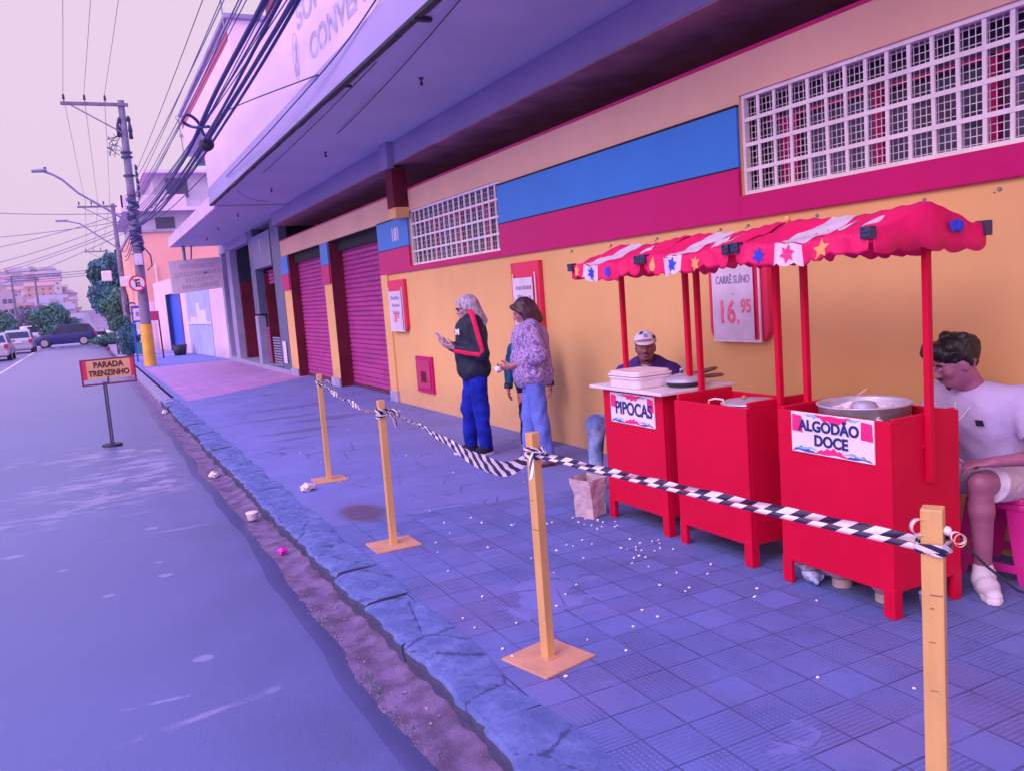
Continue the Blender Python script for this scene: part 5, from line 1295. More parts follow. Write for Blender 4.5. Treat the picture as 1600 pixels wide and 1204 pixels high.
    # white stripe over roof and valance, then the cut-out shapes sewn on the valance
    for kind, u, shp, mt in marks:
        L = a1 - a0
        if kind == 'stripe':
            hw = .085 / L
            band(u - hw, u + hw, 0, 1, .0045, 6).build('white_stripe', m_cwhite, aw)
            b_ = MB(); P = []
            for i in range(25):
                uu = u - hw + 2 * hw * i / 24
                for j in range(7): P.append(hang(uu, scal(uu) * j / 6 + (.004 if j == 6 else 0)) + Vector((-.0045, 0, 0)))
            b_.add(P, [(i * 7 + j, i * 7 + j + 1, (i + 1) * 7 + j + 1, (i + 1) * 7 + j) for i in range(24) for j in range(6)], True); b_.build('white_stripe', m_cwhite, va)
        if kind == 'roofdot':
            b_ = MB(); P = [surf(u + a / L, .55 + c_ / .38) + Vector((0, 0, .006)) for a, c_ in oval_poly(.03, .07, 16)]; b_.quad(*P); b_.build('roof_dot', mt, aw)
        if shp:
            poly = {'star': star_poly(6, .046, .024, .3), 'star5': star_poly(5, .05, .022, math.pi / 2), 'oval': oval_poly(.025, .034), 'drop': drop_poly()}[shp]
            off = Vector((-.009 if kind == 'stripe' else -.005, 0, 0)); b_ = MB(); ring = []
            c0 = hang(u, .048) + off; ctr = [c0]
            for a, c_ in poly:
                ring.append(hang(u - a / L, .048 - c_) + off)
            k = len(ring); b_.add([c0] + ring, [(0, 1 + i, 1 + (i + 1) % k) for i in range(k)]); b_.build('cloth_shape', mt, va)
    for u in (.012, .988):
        p = surf(u, 0); b_ = MB(); b_.box(p.x - .032, p.x + .012, p.y - .026, p.y + .026, p.z - .036, p.z + .016); b_.box(p.x - .038, p.x - .032, p.y - .02, p.y + .02, p.z - .03, p.z - .022); b_.box(p.x - .038, p.x - .032, p.y - .02, p.y + .02, p.z - .01, p.z - .002)
        b_.cyl((p.x - .033, p.y + .012, p.z + .006), (p.x - .041, p.y + .012, p.z + .006), .005, n=8); b_.build('clip', m_clip, t, bevel=.003)
    e = surf(.012 if label.startswith('near') else .988, 2)
    if not label.startswith('plain'):
        b_ = MB(); b_.box(e.x - .012, e.x + .035, e.y - .03, e.y + .03, e.z - .05, e.z + .02); b_.build('clip', m_clip, t, bevel=.004)
    return t
c1 = cart('far red cart with a white counter top and the PIPOCAS sign', 4.335, 5.02, .925, 0, ((4.345, .93), (5.06, .93)), (4.27, 5.08),
          [('', .90, 'star', m_star_o), ('stripe', .68, 'star', m_star_b), ('', .44, 'oval', m_star_b), ('roofdot', .3, None, m_cwhite)], True)
c2 = cart('plain red cart without a sign standing between the two signed carts', 3.575, 4.215, .905, 1.6, ((3.555, .60), (4.235, .60)), (3.475, 4.235),
          [('', .86, 'drop', m_star_o), ('stripe', .62, 'star', m_star_b), ('', .36, 'star', m_star_o), ('roofdot', .25, None, m_cwhite), ('roofdot', .42, None, m_cwhite)])
c3 = cart('near red cart with the ALGODÃO DOCE sign and a large round pan', 2.635, 3.335, .93, .6, ((2.615, .62), (3.352, .62)), (2.585, 3.425),
          [('', .80, 'star', m_star_b), ('stripe', .56, 'star', m_mag), ('', .31, 'star5', m_star_o), ('roofdot', .36, None, m_cwhite), ('roofdot', .2, None, m_cwhite), ('', .08, None, None)])
b_ = MB(); b_.lathe((3.58, 2.565, 1.785), [(0, -.016), (.02, -.012), (.03, 0), (.026, .012), (0, .016)], 12, axis=(0, -1, 0)); b_.obox((3.55, 2.563, 1.79), (.03, 0, .008), (0, .008, 0), (-.006, 0, .022)); b_.build('cloth_shape', m_star_b, c3, bevel=.006)
b_ = MB(); b_.lathe((3.42, 3.45, 1.905), [(0, -.01), (.018, 0), (.014, .022), (0, .028)], 12); b_.build('ridge_knob', m_star_o, c3)
b_ = MB(); b_.cyl((3.40, 2.634, .79), (3.40, 2.622, .79), .010, n=8); b_.build('bolt', m_red, c3)
def sign(par, y0, y1, z0, z1, lines, size, notch):
    x = XF - .006
    b_ = MB(); b_.box(x - .004, x + .003, y0, y1, z0, z1); s = b_.build('sign_board', m_sign, par)
    r_, u_ = (0, -1, 0), (0, 0, 1); W, H = y1 - y0, z1 - z0
    O = (x - .0045, y1, z0)
    def shape(P, mt, k, name='print_shape'):
        q = MB(); q.prism(P, O, r_, u_, 0, .0006 * k); q.build(name, mt, s)
    nx = .075
    for a in ((.004, nx) if notch else (.004, nx)), ((W - nx, W - .004)):
        shape([(a[0], H * .52), (a[1], H * .50), (a[1] - .004, H - .02), (a[0] + .004, H - .012)], m_mag, 1, 'print_block')
    # wavy coloured ribbons along the upper and lower edges
    def wave(x0, x1, base, amp, th, up, mt, k, f, ph):
        n = 18; A = []; B_ = []
        for i in range(n + 1):
            q = i / n; xx = x0 + (x1 - x0) * q; e_ = math.sin(math.pi * q); yy = base + up * amp * e_ * (.6 + .4 * math.sin(f * q + ph)); A.append((xx, yy)); B_.append((xx, yy + up * th * e_ * (.5 + .5 * abs(math.sin(f * q * 1.7 + ph)))))
        shape(A + B_[::-1] if up < 0 else B_ + A[::-1], mt, k)
    wave(.30 * W, .74 * W, H - .003, .008, .042, -1, m_mag, 2, 9, .5); wave(.15 * W, .45 * W, H - .006, .006, .018, -1, m_cyan, 1.5, 7, 2); wave(.62 * W, .86 * W, H - .004, .01, .016, -1, m_cyan, 1.6, 8, 1)
    wave(.28 * W, .72 * W, .004, .008, .036, 1, m_mag, 2, 10, 1.2); wave(0, .32 * W, .002, .014, .026, 1, m_blp, 1.5, 7, .3); wave(.02 * W, .36 * W, .016, .012, .014, 1, m_cyan, 1.7, 9, 1); wave(.66 * W, .995 * W, .003, .010, .020, 1, m_blp, 1.5, 8, 2); wave(.6 * W, .96 * W, .014, .012, .012, 1, m_cyan, 1.8, 6, 0)
    for i, (tx, cy, cz, sx) in enumerate(lines):
        text(tx, (x - .0062, y1 - W * cy, z0 + H * cz), r_, u_, size, m_navy, s, bold=.0024, sx=sx)
sign(c1, 4.412, 4.915, .700, .905, [('PIPOCAS', .54, .50, .90)], .120, True)
sign(c3, 2.717, 3.228, .725, .932, [('ALGODÃO', .47, .675, 1.0), ('DOCE', .50, .335, 1.0)], .076, False)

# what stands in and on the carts
t = thing('plastic_tub', 'white lidded plastic tub on the popcorn cart counter', 'tub', (3.28, 4.70, .948))
m_tub = M('white_plastic', (.82, .68, .80), .4, .05, 6)
def rrect(a, c_, r, n=5): return [(sx * (a - r) + r * math.cos(q), sy * (c_ - r) + r * math.sin(q)) for sx, sy, q0 in ((1, 1, 0), (-1, 1, math.pi / 2), (-1, -1, math.pi), (1, -1, 1.5 * math.pi)) for q in [q0 + math.pi / 2 * i / n for i in range(n + 1)]]
b_ = MB(); b_.prism(rrect(.15, .165, .05), (3.28, 4.70, .949), (1, 0, 0), (0, 1, 0), 0, .075); b_.build('tub', m_tub, t, bevel=.004)
b_ = MB(); b_.prism(rrect(.158, .174, .05), (3.28, 4.70, .949), (1, 0, 0), (0, 1, 0), .060, .072); b_.prism(rrect(.160, .176, .05), (3.28, 4.70, .949), (1, 0, 0), (0, 1, 0), .078, .092); b_.prism(rrect(.145, .16, .045), (3.28, 4.70, .949), (1, 0, 0), (0, 1, 0), .092, .108); b_.build('lid', m_tub, t, bevel=.004)
t = thing('cooking_pot', 'dented aluminium pot with a domed lid on the popcorn cart', 'pot', (3.44, 4.42, .948))
b_ = MB(); b_.lathe((3.44, 4.42, .949), [(0, 0), (.11, 0), (.118, .012), (.118, .03), (.122, .032)], 32); b_.build('pot', m_blk, t)
b_ = MB(); b_.lathe((3.44, 4.42, .949), [(.13, .030), (.133, .036), (.128, .048), (.10, .066), (.05, .078), (0, .082)], 36); ld = b_.build('lid', m_alu2, t)
b_ = MB(); b_.tube([(3.40, 4.42, 1.024), (3.405, 4.42, 1.058), (3.44, 4.42, 1.064), (3.475, 4.42, 1.058), (3.48, 4.42, 1.024)], .007, 8); b_.build('handle', m_alu2, ld)
m_wood = M('dark_wood', (.14, .04, .05), .5, .3, 14)
for i, (a, c_) in enumerate((((3.52, 4.55, .99), (3.66, 4.36, 1.045)), ((3.54, 4.52, .985), (3.68, 4.32, 1.0)), ((3.60, 4.60, .95), (3.62, 4.60, 1.05)))):
    t = thing('wooden_utensil', ('upper dark wooden handle sticking out behind the pot', 'lower dark wooden handle sticking out behind the pot', 'short upright dark wooden peg behind the pot')[i], 'utensil', a)
    A_, B2 = Vector(a), Vector(c_); b_ = MB(); b_.tube([A_, A_.lerp(B2, .3), A_.lerp(B2, .7), A_.lerp(B2, .92), B2], [.010, .012, .014, .012, .004], 8); b_.build('handle', m_wood, t)
t = thing('pan_lid', 'flat aluminium pan lid with a small knob in the unsigned cart', 'lid', (3.43, 3.86, .88))
b_ = MB(); b_.lathe((3.45, 3.84, .885), [(.165, 0), (.168, .006), (.15, .014), (.08, .022), (0, .026)], 36); b_.lathe((3.45, 3.84, .72), [(.15, 0), (.16, .16)], 36); b_.build('lid', m_alu, t)
b_ = MB(); b_.lathe((3.43, 3.86, .908), [(0, 0), (.012, 0), (.015, .014), (.008, .022), (0, .023)], 14); b_.build('knob', M('wooden_knob', (.45, .18, .12), .5), t)
b_ = MB(); b_.tube([(3.30, 4.03, .86), (3.30, 4.02, .905), (3.31, 3.98, .915), (3.33, 3.93, .912), (3.335, 3.92, .87)], .006, 8); b_.build('wire_handle', m_white, t)
t = thing('candy_floss_pan', 'large round aluminium pan of a candy floss machine in the near cart', 'pan', (3.43, 2.985, .86))
pc = (3.425, 2.985, .80)
b_ = MB(); b_.lathe(pc, [(0, 0), (.15, .0), (.205, .03), (.218, .155), (.226, .158), (.227, .166), (.220, .168), (.212, .160), (.200, .045), (.14, .012), (0, .012)], 64); b_.build('bowl', m_alu, t)
b_ = MB(); b_.lathe(pc, [(.0, .13), (.035, .13), (.04, .135), (.065, .137), (.066, .145), (.060, .148), (.060, .155), (.052, .158), (.052, .164), (.03, .17), (0, .172)], 40); b_.cyl((pc[0], pc[1], pc[2] + .01), (pc[0], pc[1], pc[2] + .135), .02, n=12); b_.build('spinner_head', m_alu2, t)
fl = [cone((pc[0] + .17 * math.cos(a), pc[1] + .17 * math.sin(a), pc[2] + .09), .03 + .010 * math.sin(a * 5), (pc[0] + .165 * math.cos(a + .4), pc[1] + .165 * math.sin(a + .4), pc[2] + .105 + .02 * math.sin(a * 3)), .028, .03) for a in [i * .35 for i in range(18)]]
me = sdf_mesh(fl, .006, 'candy_floss', .014, 40, 3); mesh_obj('candy_floss', me, M('candy_floss_white', (.85, .70, .84), .9, .08, 30, .8, 90), t, True)
b_ = MB(); b_.tube([(3.40, 3.0, .95), (3.41, 3.01, 1.0), (3.44, 2.98, 1.03)], .002, 5); b_.build('floss_strand', m_tub, t)

# paper bag, things stored under the near cart
t = thing('paper_bag', 'creased lilac-grey paper bag standing by the far cart', 'bag', (3.09, 5.13, 0))
m_bag = M('bag_paper', (.50, .36, .46), .8, .12, 7, .7, 18, grime=.25, gcol=(.35, .3, .48), bdist=.015)
b_ = MB(); A_ = [(2.985, 5.17), (3.05, 5.03), (3.20, 5.09), (3.135, 5.235)]; T_ = [(2.96, 5.20, .285), (3.035, 5.04, .27), (3.215, 5.085, .275), (3.14, 5.245, .29)]
mid = [((a[0] + q[0]) / 2 + dx, (a[1] + q[1]) / 2 + dy, .15 + dz) for a, q, dx, dy, dz in zip(A_, T_, (.01, .012, -.01, 0), (-.01, .015, 0, .01), (.02, -.01, .02, 0))]
vs = [(a, c_, 0.001) for a, c_ in A_] + mid + T_; fs = [(i, (i + 1) % 4, 4 + (i + 1) % 4, 4 + i) for i in range(4)] + [(4 + i, 4 + (i + 1) % 4, 8 + (i + 1) % 4, 8 + i) for i in range(4)] + [(3, 2, 1, 0)]
b_.add(vs, fs); o = b_.build('bag', m_bag, t); md = o.modifiers.new('sub', 'SUBSURF'); md.subdivision_type = 'SIMPLE'; md.levels = md.render_levels = 3
tx = bpy.data.textures.new('creases', 'CLOUDS'); tx.noise_scale = .09; md = o.modifiers.new('crease', 'DISPLACE'); md.texture = tx; md.strength = .03; md.texture_coords = 'LOCAL'
md = o.modifiers.new('thick', 'SOLIDIFY'); md.thickness = .002
m_pbag = M('pale_blue_plastic', (.45, .50, .85), .25, .2, 20)
t = thing('plastic_bag', 'crumpled pale blue plastic bag under the near cart', 'plastic bag', (3.36, 3.24, 0))
me = sdf_mesh([ell((3.30, 3.24, .035), (.06, .05, .035)), cone((3.30, 3.24, .04), .03, (3.24, 3.17, .03), .02, .03), cone((3.30, 3.26, .05), .025, (3.27, 3.33, .07), .012, .02), cone((3.26, 3.20, .05), .02, (3.22, 3.23, .06), .012, .02), ell((3.40, 3.22, .05), (.05, .05, .04))], .005, 'bag', .014, 34, 5); mesh_obj('bag', me, m_pbag, t, True)
for i, (x, y, r_) in enumerate(((3.36, 3.10, .09), (3.36, 2.83, .085))):
    t = thing('plate', ('pale round plate stored under the near cart next to the plastic bag', 'pale round plate stored under the near corner of the near cart')[i], 'plate', (x, y, 0)); b_ = MB(); b_.lathe((x, y, .045), [(0, .0), (r_ * .6, 0), (r_, .05), (r_ * .98, .055), (r_ * .58, .01), (0, .008)], 28); b_.cyl((x, y, 0), (x, y, .046), .05, n=16); b_.build('plate', M('beige_plate', (.50, .38, .42), .5), t)
t = thing('plastic_cup', 'clear bluish plastic cup on the ground behind the near cart leg', 'cup', (3.36, 2.59, 0))
m_cup, n_, p_ = new_mat('clear_plastic'); p_.inputs['Base Color'].default_value = (.62, .66, .95, 1); p_.inputs['Transmission Weight'].default_value = .6; p_.inputs['Roughness'].default_value = .15
b_ = MB(); b_.lathe((3.365, 2.60, 0.001), [(0, 0), (.030, 0), (.038, .10), (.040, .102), (.0375, .102), (.029, .003), (0, .003)], 28); b_.build('cup', m_cup, t)

# ---------------------------------------------------------------- barrier posts and tape
m_tim = M('yellow_timber_paint', (.66, .37, .15), .5, .10, 5, .25, 30, grime=.22, gcol=(.42, .17, .09), stretch=(3, 3, .5))
m_base = M('yellow_base_plate', (.60, .31, .20), .55, .12, 6, .2, 30, grime=.25, gcol=(.4, .18, .14))
m_nail = M('nail_dark', (.05, .03, .04), .5)
GB = 'yellow barrier posts along the kerb'
def bpost(x, y, h, w, rz, bw, bd, label):
    t = thing('barrier_post', label, 'barrier post', (x, y, 0), R(rz), GB)
    b_ = MB(); b_.box(-w / 2, w / 2, -w / 2, w / 2, .006, h); b_.build('post', m_tim, t, world=False, bevel=.003)
    b_ = MB(); b_.box(-bw / 2, bw / 2, -bd / 2, bd / 2, 0, .010); b_.box(-w * .8, w * .8, -w * .8, w * .8, .010, .014); b_.build('base_plate', m_base, t, world=False, bevel=.002)
    r = random.Random(int(h * 1000 + y * 10)); b_ = MB()
    for i in range(8):
        z = r.uniform(.1, h - .03); s = r.choice((-1, 1)); 
        if i % 2: b_.box(-w / 2 - .0006, -w / 2 + .001, r.uniform(-w / 2, w / 3), w / 2 * .2 + r.uniform(0, .012), z, z + r.uniform(.002, .005))
        else: b_.box((q := r.uniform(-w / 2, w / 3)), q + r.uniform(.003, .012), -w / 2 - .0006, -w / 2 + .001, z, z + r.uniform(.002, .004))
    b_.build('chip', M('bare_wood', (.30, .13, .08), .8), t, world=False)
    return t
bpost(1.89, 7.87, 1.005, .046, -4, .30, .27, 'yellow barrier post where the tape ends, with a paper ball by its base')
bpost(1.69, 5.41, .99, .045, 0, .31, .27, 'yellow barrier post beside the rust-coloured stain, tape tied round it')
bpost(1.68, 3.24, 1.03, .046, 14, .30, .30, 'yellow barrier post in front of the brown-haired woman, with a square base')
bpost(1.935, 1.475, 1.0, .054, 30, .30, .30, 'thick yellow barrier post in front of the ALGODÃO DOCE cart, base out of view')
def tape_mat():
    m, n, p = new_mat('hazard_tape'); b = NB(n)
    uv = b.node('ShaderNodeUVMap'); s = b.node('ShaderNodeSeparateXYZ', {0: uv.outputs[0]})
    d = b.math('FRACT', b.math('ADD', b.math('MULTIPLY', s.outputs[0], 10.0), b.math('MULTIPLY', s.outputs[1], .75)))
    c = b.mix(b.math('GREATER_THAN', d, .5), (.80, .68, .80), (.03, .022, .075)); n.links.new(c, p.inputs['Base Color']); p.inputs['Roughness'].default_value = .22; p.inputs['Specular IOR Level'].default_value = .6
    v = b.coord(); b.bump(p, b.noise(v, 30, 3), .25, .01)
    return m
m_tape = tape_mat()
def ribbon(name, label, P, Wd, roll, fold=None):
    """P(t) centre line, Wd(t) half width vector magnitude, roll(t) angle of the ribbon's width from vertical"""
    n = 140; V = []; F_ = []; UV = []; acc = 0; last = None; cols = 5 if fold is None else 9
    for i in range(n + 1):
        t = i / n; p = Vector(P(t)); q = Vector(P(min(1, t + .002))) - Vector(P(max(0, t - .002))); q.normalize()
        if last is not None: acc += (p - last).length
        last = p; side = q.cross(Vector((0, 0, 1))).normalized(); up = side.cross(q); a = roll(t); wv = up * math.cos(a) + side * math.sin(a); nv_ = q.cross(wv)
        for j in range(cols):
            s = j / (cols - 1) * 2 - 1
            if fold is None: V.append(p + wv * s * Wd(t) + nv_ * .004 * math.sin(6 * s + t * 30))
            else:
                # tape folded lengthwise: upper flap (5 columns) and a narrower lower flap (4 columns) rolled forward
                if j < 5: k = 0.0; yy = 1 - j / 4 * 1.15; dn = .004 * math.sin(t * 40 + j)
                else: k = 1.0; yy = -.10 - (j - 5) / 3 * .9; dn = .004 + .006 * math.sin(3.14 * (j - 5) / 3)
                V.append(p + wv * yy * Wd(t) + nv_ * dn)
            UV.append((acc + (.05 if fold is not None and k > .45 else 0), j / (cols - 1)))
    F_ = [(i * cols + j, i * cols + j + 1, (i + 1) * cols + j + 1, (i + 1) * cols + j) for i in range(n) for j in range(cols - 1) if fold is None or j != 4]
    me = bpy.data.meshes.new(name); me.from_pydata(V, [], F_); uvl = me.uv_layers.new(name='UVMap')
    for l in me.loops: uvl.data[l.index].uv = UV[l.vertex_index]
    o = mesh_obj(name, me, m_tape, smooth=True); tag(o, label, 'tape', 'hazard tape between the barrier posts'); return o
def line3(a, c_, sag, bx=0.0, skew=.5):
    a, c_ = Vector(a), Vector(c_)
    def P(t):
        k = t ** (math.log(.5) / math.log(skew)); p = a.lerp(c_, t); p.z -= sag * 4 * k * (1 - k); p.x += bx * math.sin(math.pi * t); return p
    return P
ribbon('barrier_tape', 'twisted black and white hazard tape between the two farther posts', line3((1.89, 7.84, .93), (1.69, 5.44, .885), .035), lambda t: .014 + .010 * t + .006 * math.sin(t * 25), lambda t: .5 + 1.1 * math.sin(t * 17))
ribbon('barrier_tape', 'slack black and white hazard tape sagging in front of the two standing women', line3((1.69, 5.38, .925), (1.68, 3.27, .93), .115, -.02, .80), lambda t: .012 + .036 * math.exp(-((t - .76) / .16) ** 2) + .007 * math.sin(t * 9) ** 2, lambda t: .35 + .55 * math.sin(t * 6 + 1) * (1 - t))
ribbon('barrier_tape', 'taut folded black and white hazard tape passing in front of the red carts', line3((1.69, 3.22, .935), (1.925, 1.47, .900), .006), lambda t: .0165 + .004 * t, lambda t: .12 + .12 * math.sin(t * 5), fold=True)
def knot(x, y, z, r, label, seed, tails=3):
    t = thing('tape_knot', label, 'tape knot', (x, y, z), 0, 'knots of hazard tape on the posts'); q = random.Random(seed)
    me = bpy.data.meshes.new('wrap'); V = []; UV = []; F_ = []; n = 36
    for k in range(3):
        z0 = z + q.uniform(-.018, .022); w = q.uniform(.008, .016); b0 = len(V)
        for i in range(n + 1):
            a = 2 * math.pi * i / n; sq = 1 / max(abs(math.cos(a - .2)), abs(math.sin(a - .2))) ** .7; rr = r * sq + .002 * k; zz = z0 + .012 * math.sin(a + k * 2)
            V += [(x + rr * math.cos(a), y + rr * math.sin(a), zz - w), (x + (rr + .002) * math.cos(a), y + (rr + .002) * math.sin(a), zz + w)]; UV += [(i / n * .35 + k * .11, 0), (i / n * .35 + k * .11, 1)]
        F_ += [(b0 + 2 * i, b0 + 2 * i + 2, b0 + 2 * i + 3, b0 + 2 * i + 1) for i in range(n)]
    me.from_pydata(V, [], F_); uvl = me.uv_layers.new(name='UVMap')
    for l in me.loops: uvl.data[l.index].uv = UV[l.vertex_index]
    mesh_obj('wrap', me, m_tape, t, True, smooth=True)
    for k in range(tails):
        me = bpy.data.meshes.new('tail'); V = []; UV = []; F_ = []; a0 = q.uniform(-2.2, .4); n = 16; L_ = q.uniform(.05, .11)
        for i in range(n + 1):
            s = i / n; d = Vector((math.cos(a0), math.sin(a0), 0)); p = Vector((x, y, z)) + d * (r + .01 + L_ * s) + Vector((0, 0, .02 * math.sin(s * 3) - .09 * s * s * (k != 1))); w = Vector((0, 0, .010)) if k % 2 else Vector((-d.y, d.x, .6)) * .010
            V += [p - w, p + w]; UV += [(s * .2 + k * .07, 0), (s * .2 + k * .07, 1)]
        F_ = [(2 * i, 2 * i + 2, 2 * i + 3, 2 * i + 1) for i in range(n)]; me.from_pydata(V, [], F_); uvl = me.uv_layers.new(name='UVMap')
        for l in me.loops: uvl.data[l.index].uv = UV[l.vertex_index]
        mesh_obj('tail', me, m_tape, t, True, smooth=True)
knot(1.89, 7.87, .93, .030, 'small tape knot on the yellow post where the tape ends', 1, 2)
knot(1.69, 5.41, .90, .032, 'bunched tape knot with fluttering ends on the post beside the stain', 2, 5)
knot(1.68, 3.24, .945, .031, 'tape knot near the top of the post with the square base', 3, 2)
knot(1.935, 1.475, .905, .036, 'tape wrapped round the thick post in front of the near cart', 4, 0)
t = thing('tape_loop', 'white-backed tape loops curling out of the thick post', 'tape loop', (1.935, 1.475, .93))
m_twh = M('tape_white_backing', (.80, .66, .74), .35, .08, 9); m_tor = M('orange_tape_edge', (.85, .40, .16), .5, .1, 9)
def loop(c, a, rx, rz, w, mt, name, tilt=0):
    me = bpy.data.meshes.new(name); V = []; F_ = []; n = 30; c = Vector(c); a = Vector(a).normalized(); up = Vector((0, 0, 1)); wv = a.cross(up).normalized() * w
    for i in range(n + 1):
        q = 2 * math.pi * i / n; p = c + a * rx * math.cos(q) + up * rz * math.sin(q) * (1 + tilt * math.cos(q)); V += [p - wv, p + wv]
    F_ = [(2 * i, 2 * i + 2, 2 * i + 3, 2 * i + 1) for i in range(n)]; me.from_pydata(V, [], F_); o = mesh_obj(name, me, mt, t, True, smooth=True); md = o.modifiers.new('thick', 'SOLIDIFY'); md.thickness = .0012
rt = Vector((.89, -.45, 0))
pc4 = Vector((1.935, 1.475, .955))
loop(pc4 - rt * .038 + Vector((0, 0, -.004)), rt, .020, .021, .010, m_twh, 'loop'); loop(pc4 - rt * .038 + Vector((-.005, -.01, -.004)), rt, .021, .0225, .002, m_tor, 'loop_edge')
loop(pc4 + rt * .05 + Vector((-.02, -.03, -.03)), rt + Vector((0, 0, -.3)), .019, .016, .006, m_twh, 'loop'); loop(pc4 + rt * .055 + Vector((-.022, -.034, -.036)), rt, .016, .018, .003, m_tor, 'loop_edge'); loop(pc4 + rt * .058 + Vector((-.018, -.03, -.028)), rt + Vector((0, 0, -.5)), .024, .008, .005, m_clip, 'dark_strip')
b_ = MB(); b_.lathe(pc4 + rt * .026 + Vector((-.015, -.024, -.012)), [(0, .012), (.006, .01), (.014, 0), (.010, -.008), (0, -.01)], 10, axis=-rt); b_.build('twist', m_twh, t)

# ---------------------------------------------------------------- tram-stop sign on the road
t = thing('stop_sign_stand', 'small stand on the road with an orange board lettered PARADA TRENZINHO', 'sign stand', (.15, 13.13, ROAD_Z))
m_pfr = M('dark_red_frame', (.20, .02, .07), .5, .15, 6); m_por = M('orange_board', (.74, .38, .22), .55, .08, 5); m_pole = M('dark_steel_post', (.06, .045, .10), .5, .2, 5)
yb = 13.13
b_ = MB(); b_.cyl((.15, yb, ROAD_Z), (.15, yb, ROAD_Z + .035), .135, .128, 28); b_.build('base_disc', m_blk, t, bevel=.006)
b_ = MB(); b_.box(.128, .152, yb - .02, yb + .02, ROAD_Z + .035, .80); b_.box(.156, .180, yb - .02, yb + .02, ROAD_Z + .035, .80); b_.cyl((.20, yb, .77), (.205, yb, .87), .014, n=8); b_.build('post', m_pole, t)
b_ = MB(); b_.box(-.13, .57, yb - .012, yb + .012, .76, .785); b_.box(-.13, -.105, yb - .012, yb + .012, .785, 1.125); b_.box(.545, .57, yb - .012, yb + .012, .785, 1.125); b_.box(-.105, .545, yb - .012, yb + .012, 1.105, 1.125); b_.build('frame', m_pfr, t, bevel=.003)
b_ = MB(); b_.box(-.105, .545, yb - .008, yb + .008, .845, 1.105); b_.build('board', m_por, t)
b_ = MB(); b_.box(-.105, -.055, yb - .0105, yb - .0085, .845, 1.105); b_.box(.505, .545, yb - .0105, yb - .0085, .845, 1.105); b_.build('side_stripe', m_pred, t)
text('PARADA', (.225, yb - .011, 1.035), (1, 0, 0), (0, 0, 1), .112, M('dark_red_lettering', (.07, .01, .03), .5), t, bold=.004, sx=.88)
text('TRENZINHO', (.225, yb - .011, .92), (1, 0, 0), (0, 0, 1), .108, M('dark_lettering', (.07, .01, .03), .5), t, bold=.004, sx=.84)
# ---------------------------------------------------------------- people
def rX(a): c, s = math.cos(a), math.sin(a); return np.array([[1, 0, 0], [0, c, -s], [0, s, c]])
def rY(a): c, s = math.cos(a), math.sin(a); return np.array([[c, 0, s], [0, 1, 0], [-s, 0, c]])
def rZ(a): c, s = math.cos(a), math.sin(a); return np.array([[c, -s, 0], [s, c, 0], [0, 0, 1]])
V3 = lambda *a: np.array(a, float)
def nrm(v): return v / (np.linalg.norm(v) + 1e-9)
def head_prims(c, Rm, s=1.0, female=False):
    T = lambda x, y, z: c + Rm @ (V3(x, y, z) * s)
    P = [ell(T(0, .018, .030), V3(.074, .092, .088) * s, Rm), ell(T(0, -.022, -.012), V3(.064, .070, .092) * s, Rm, .03), ell(T(0, -.045, -.078), V3(.040, .040, .034) * s, Rm, .03), ell(T(0, .0, -.055), V3(.055, .055, .05) * s, Rm, .03),
         cone(T(0, -.088, .012), .010 * s, T(0, -.106, -.026), .0135 * s, .014), ell(T(.013, -.094, -.030), V3(.010, .011, .009) * s, Rm, .008), ell(T(-.013, -.094, -.030), V3(.010, .011, .009) * s, Rm, .008),
         cone(T(-.040, -.078, .026), .010 * s, T(.040, -.078, .026), .010 * s, .02), ell(T(.04, -.062, -.02), V3(.022, .02, .024) * s, Rm, .02), ell(T(-.04, -.062, -.02), V3(.022, .02, .024) * s, Rm, .02)]
    P += [dict(ell(T(sx * .032, -.093, .006), V3(.017, .014, .010) * s, Rm, .012), op='-') for sx in (1, -1)]
    P += [ell(T(sx * .032, -.078, .005), V3(.0125, .0125, .0115) * s, Rm, .004) for sx in (1, -1)]
    P += [ell(T(0, -.092, -.053), V3(.024, .012, .0055) * s, Rm, .006), ell(T(0, -.090, -.064), V3(.020, .012, .0065) * s, Rm, .006)]
    P += [ell(T(sx * .073, .012, -.008), V3(.010, .020, .032) * s, Rm, .01) for sx in (1, -1)]
    return P, T
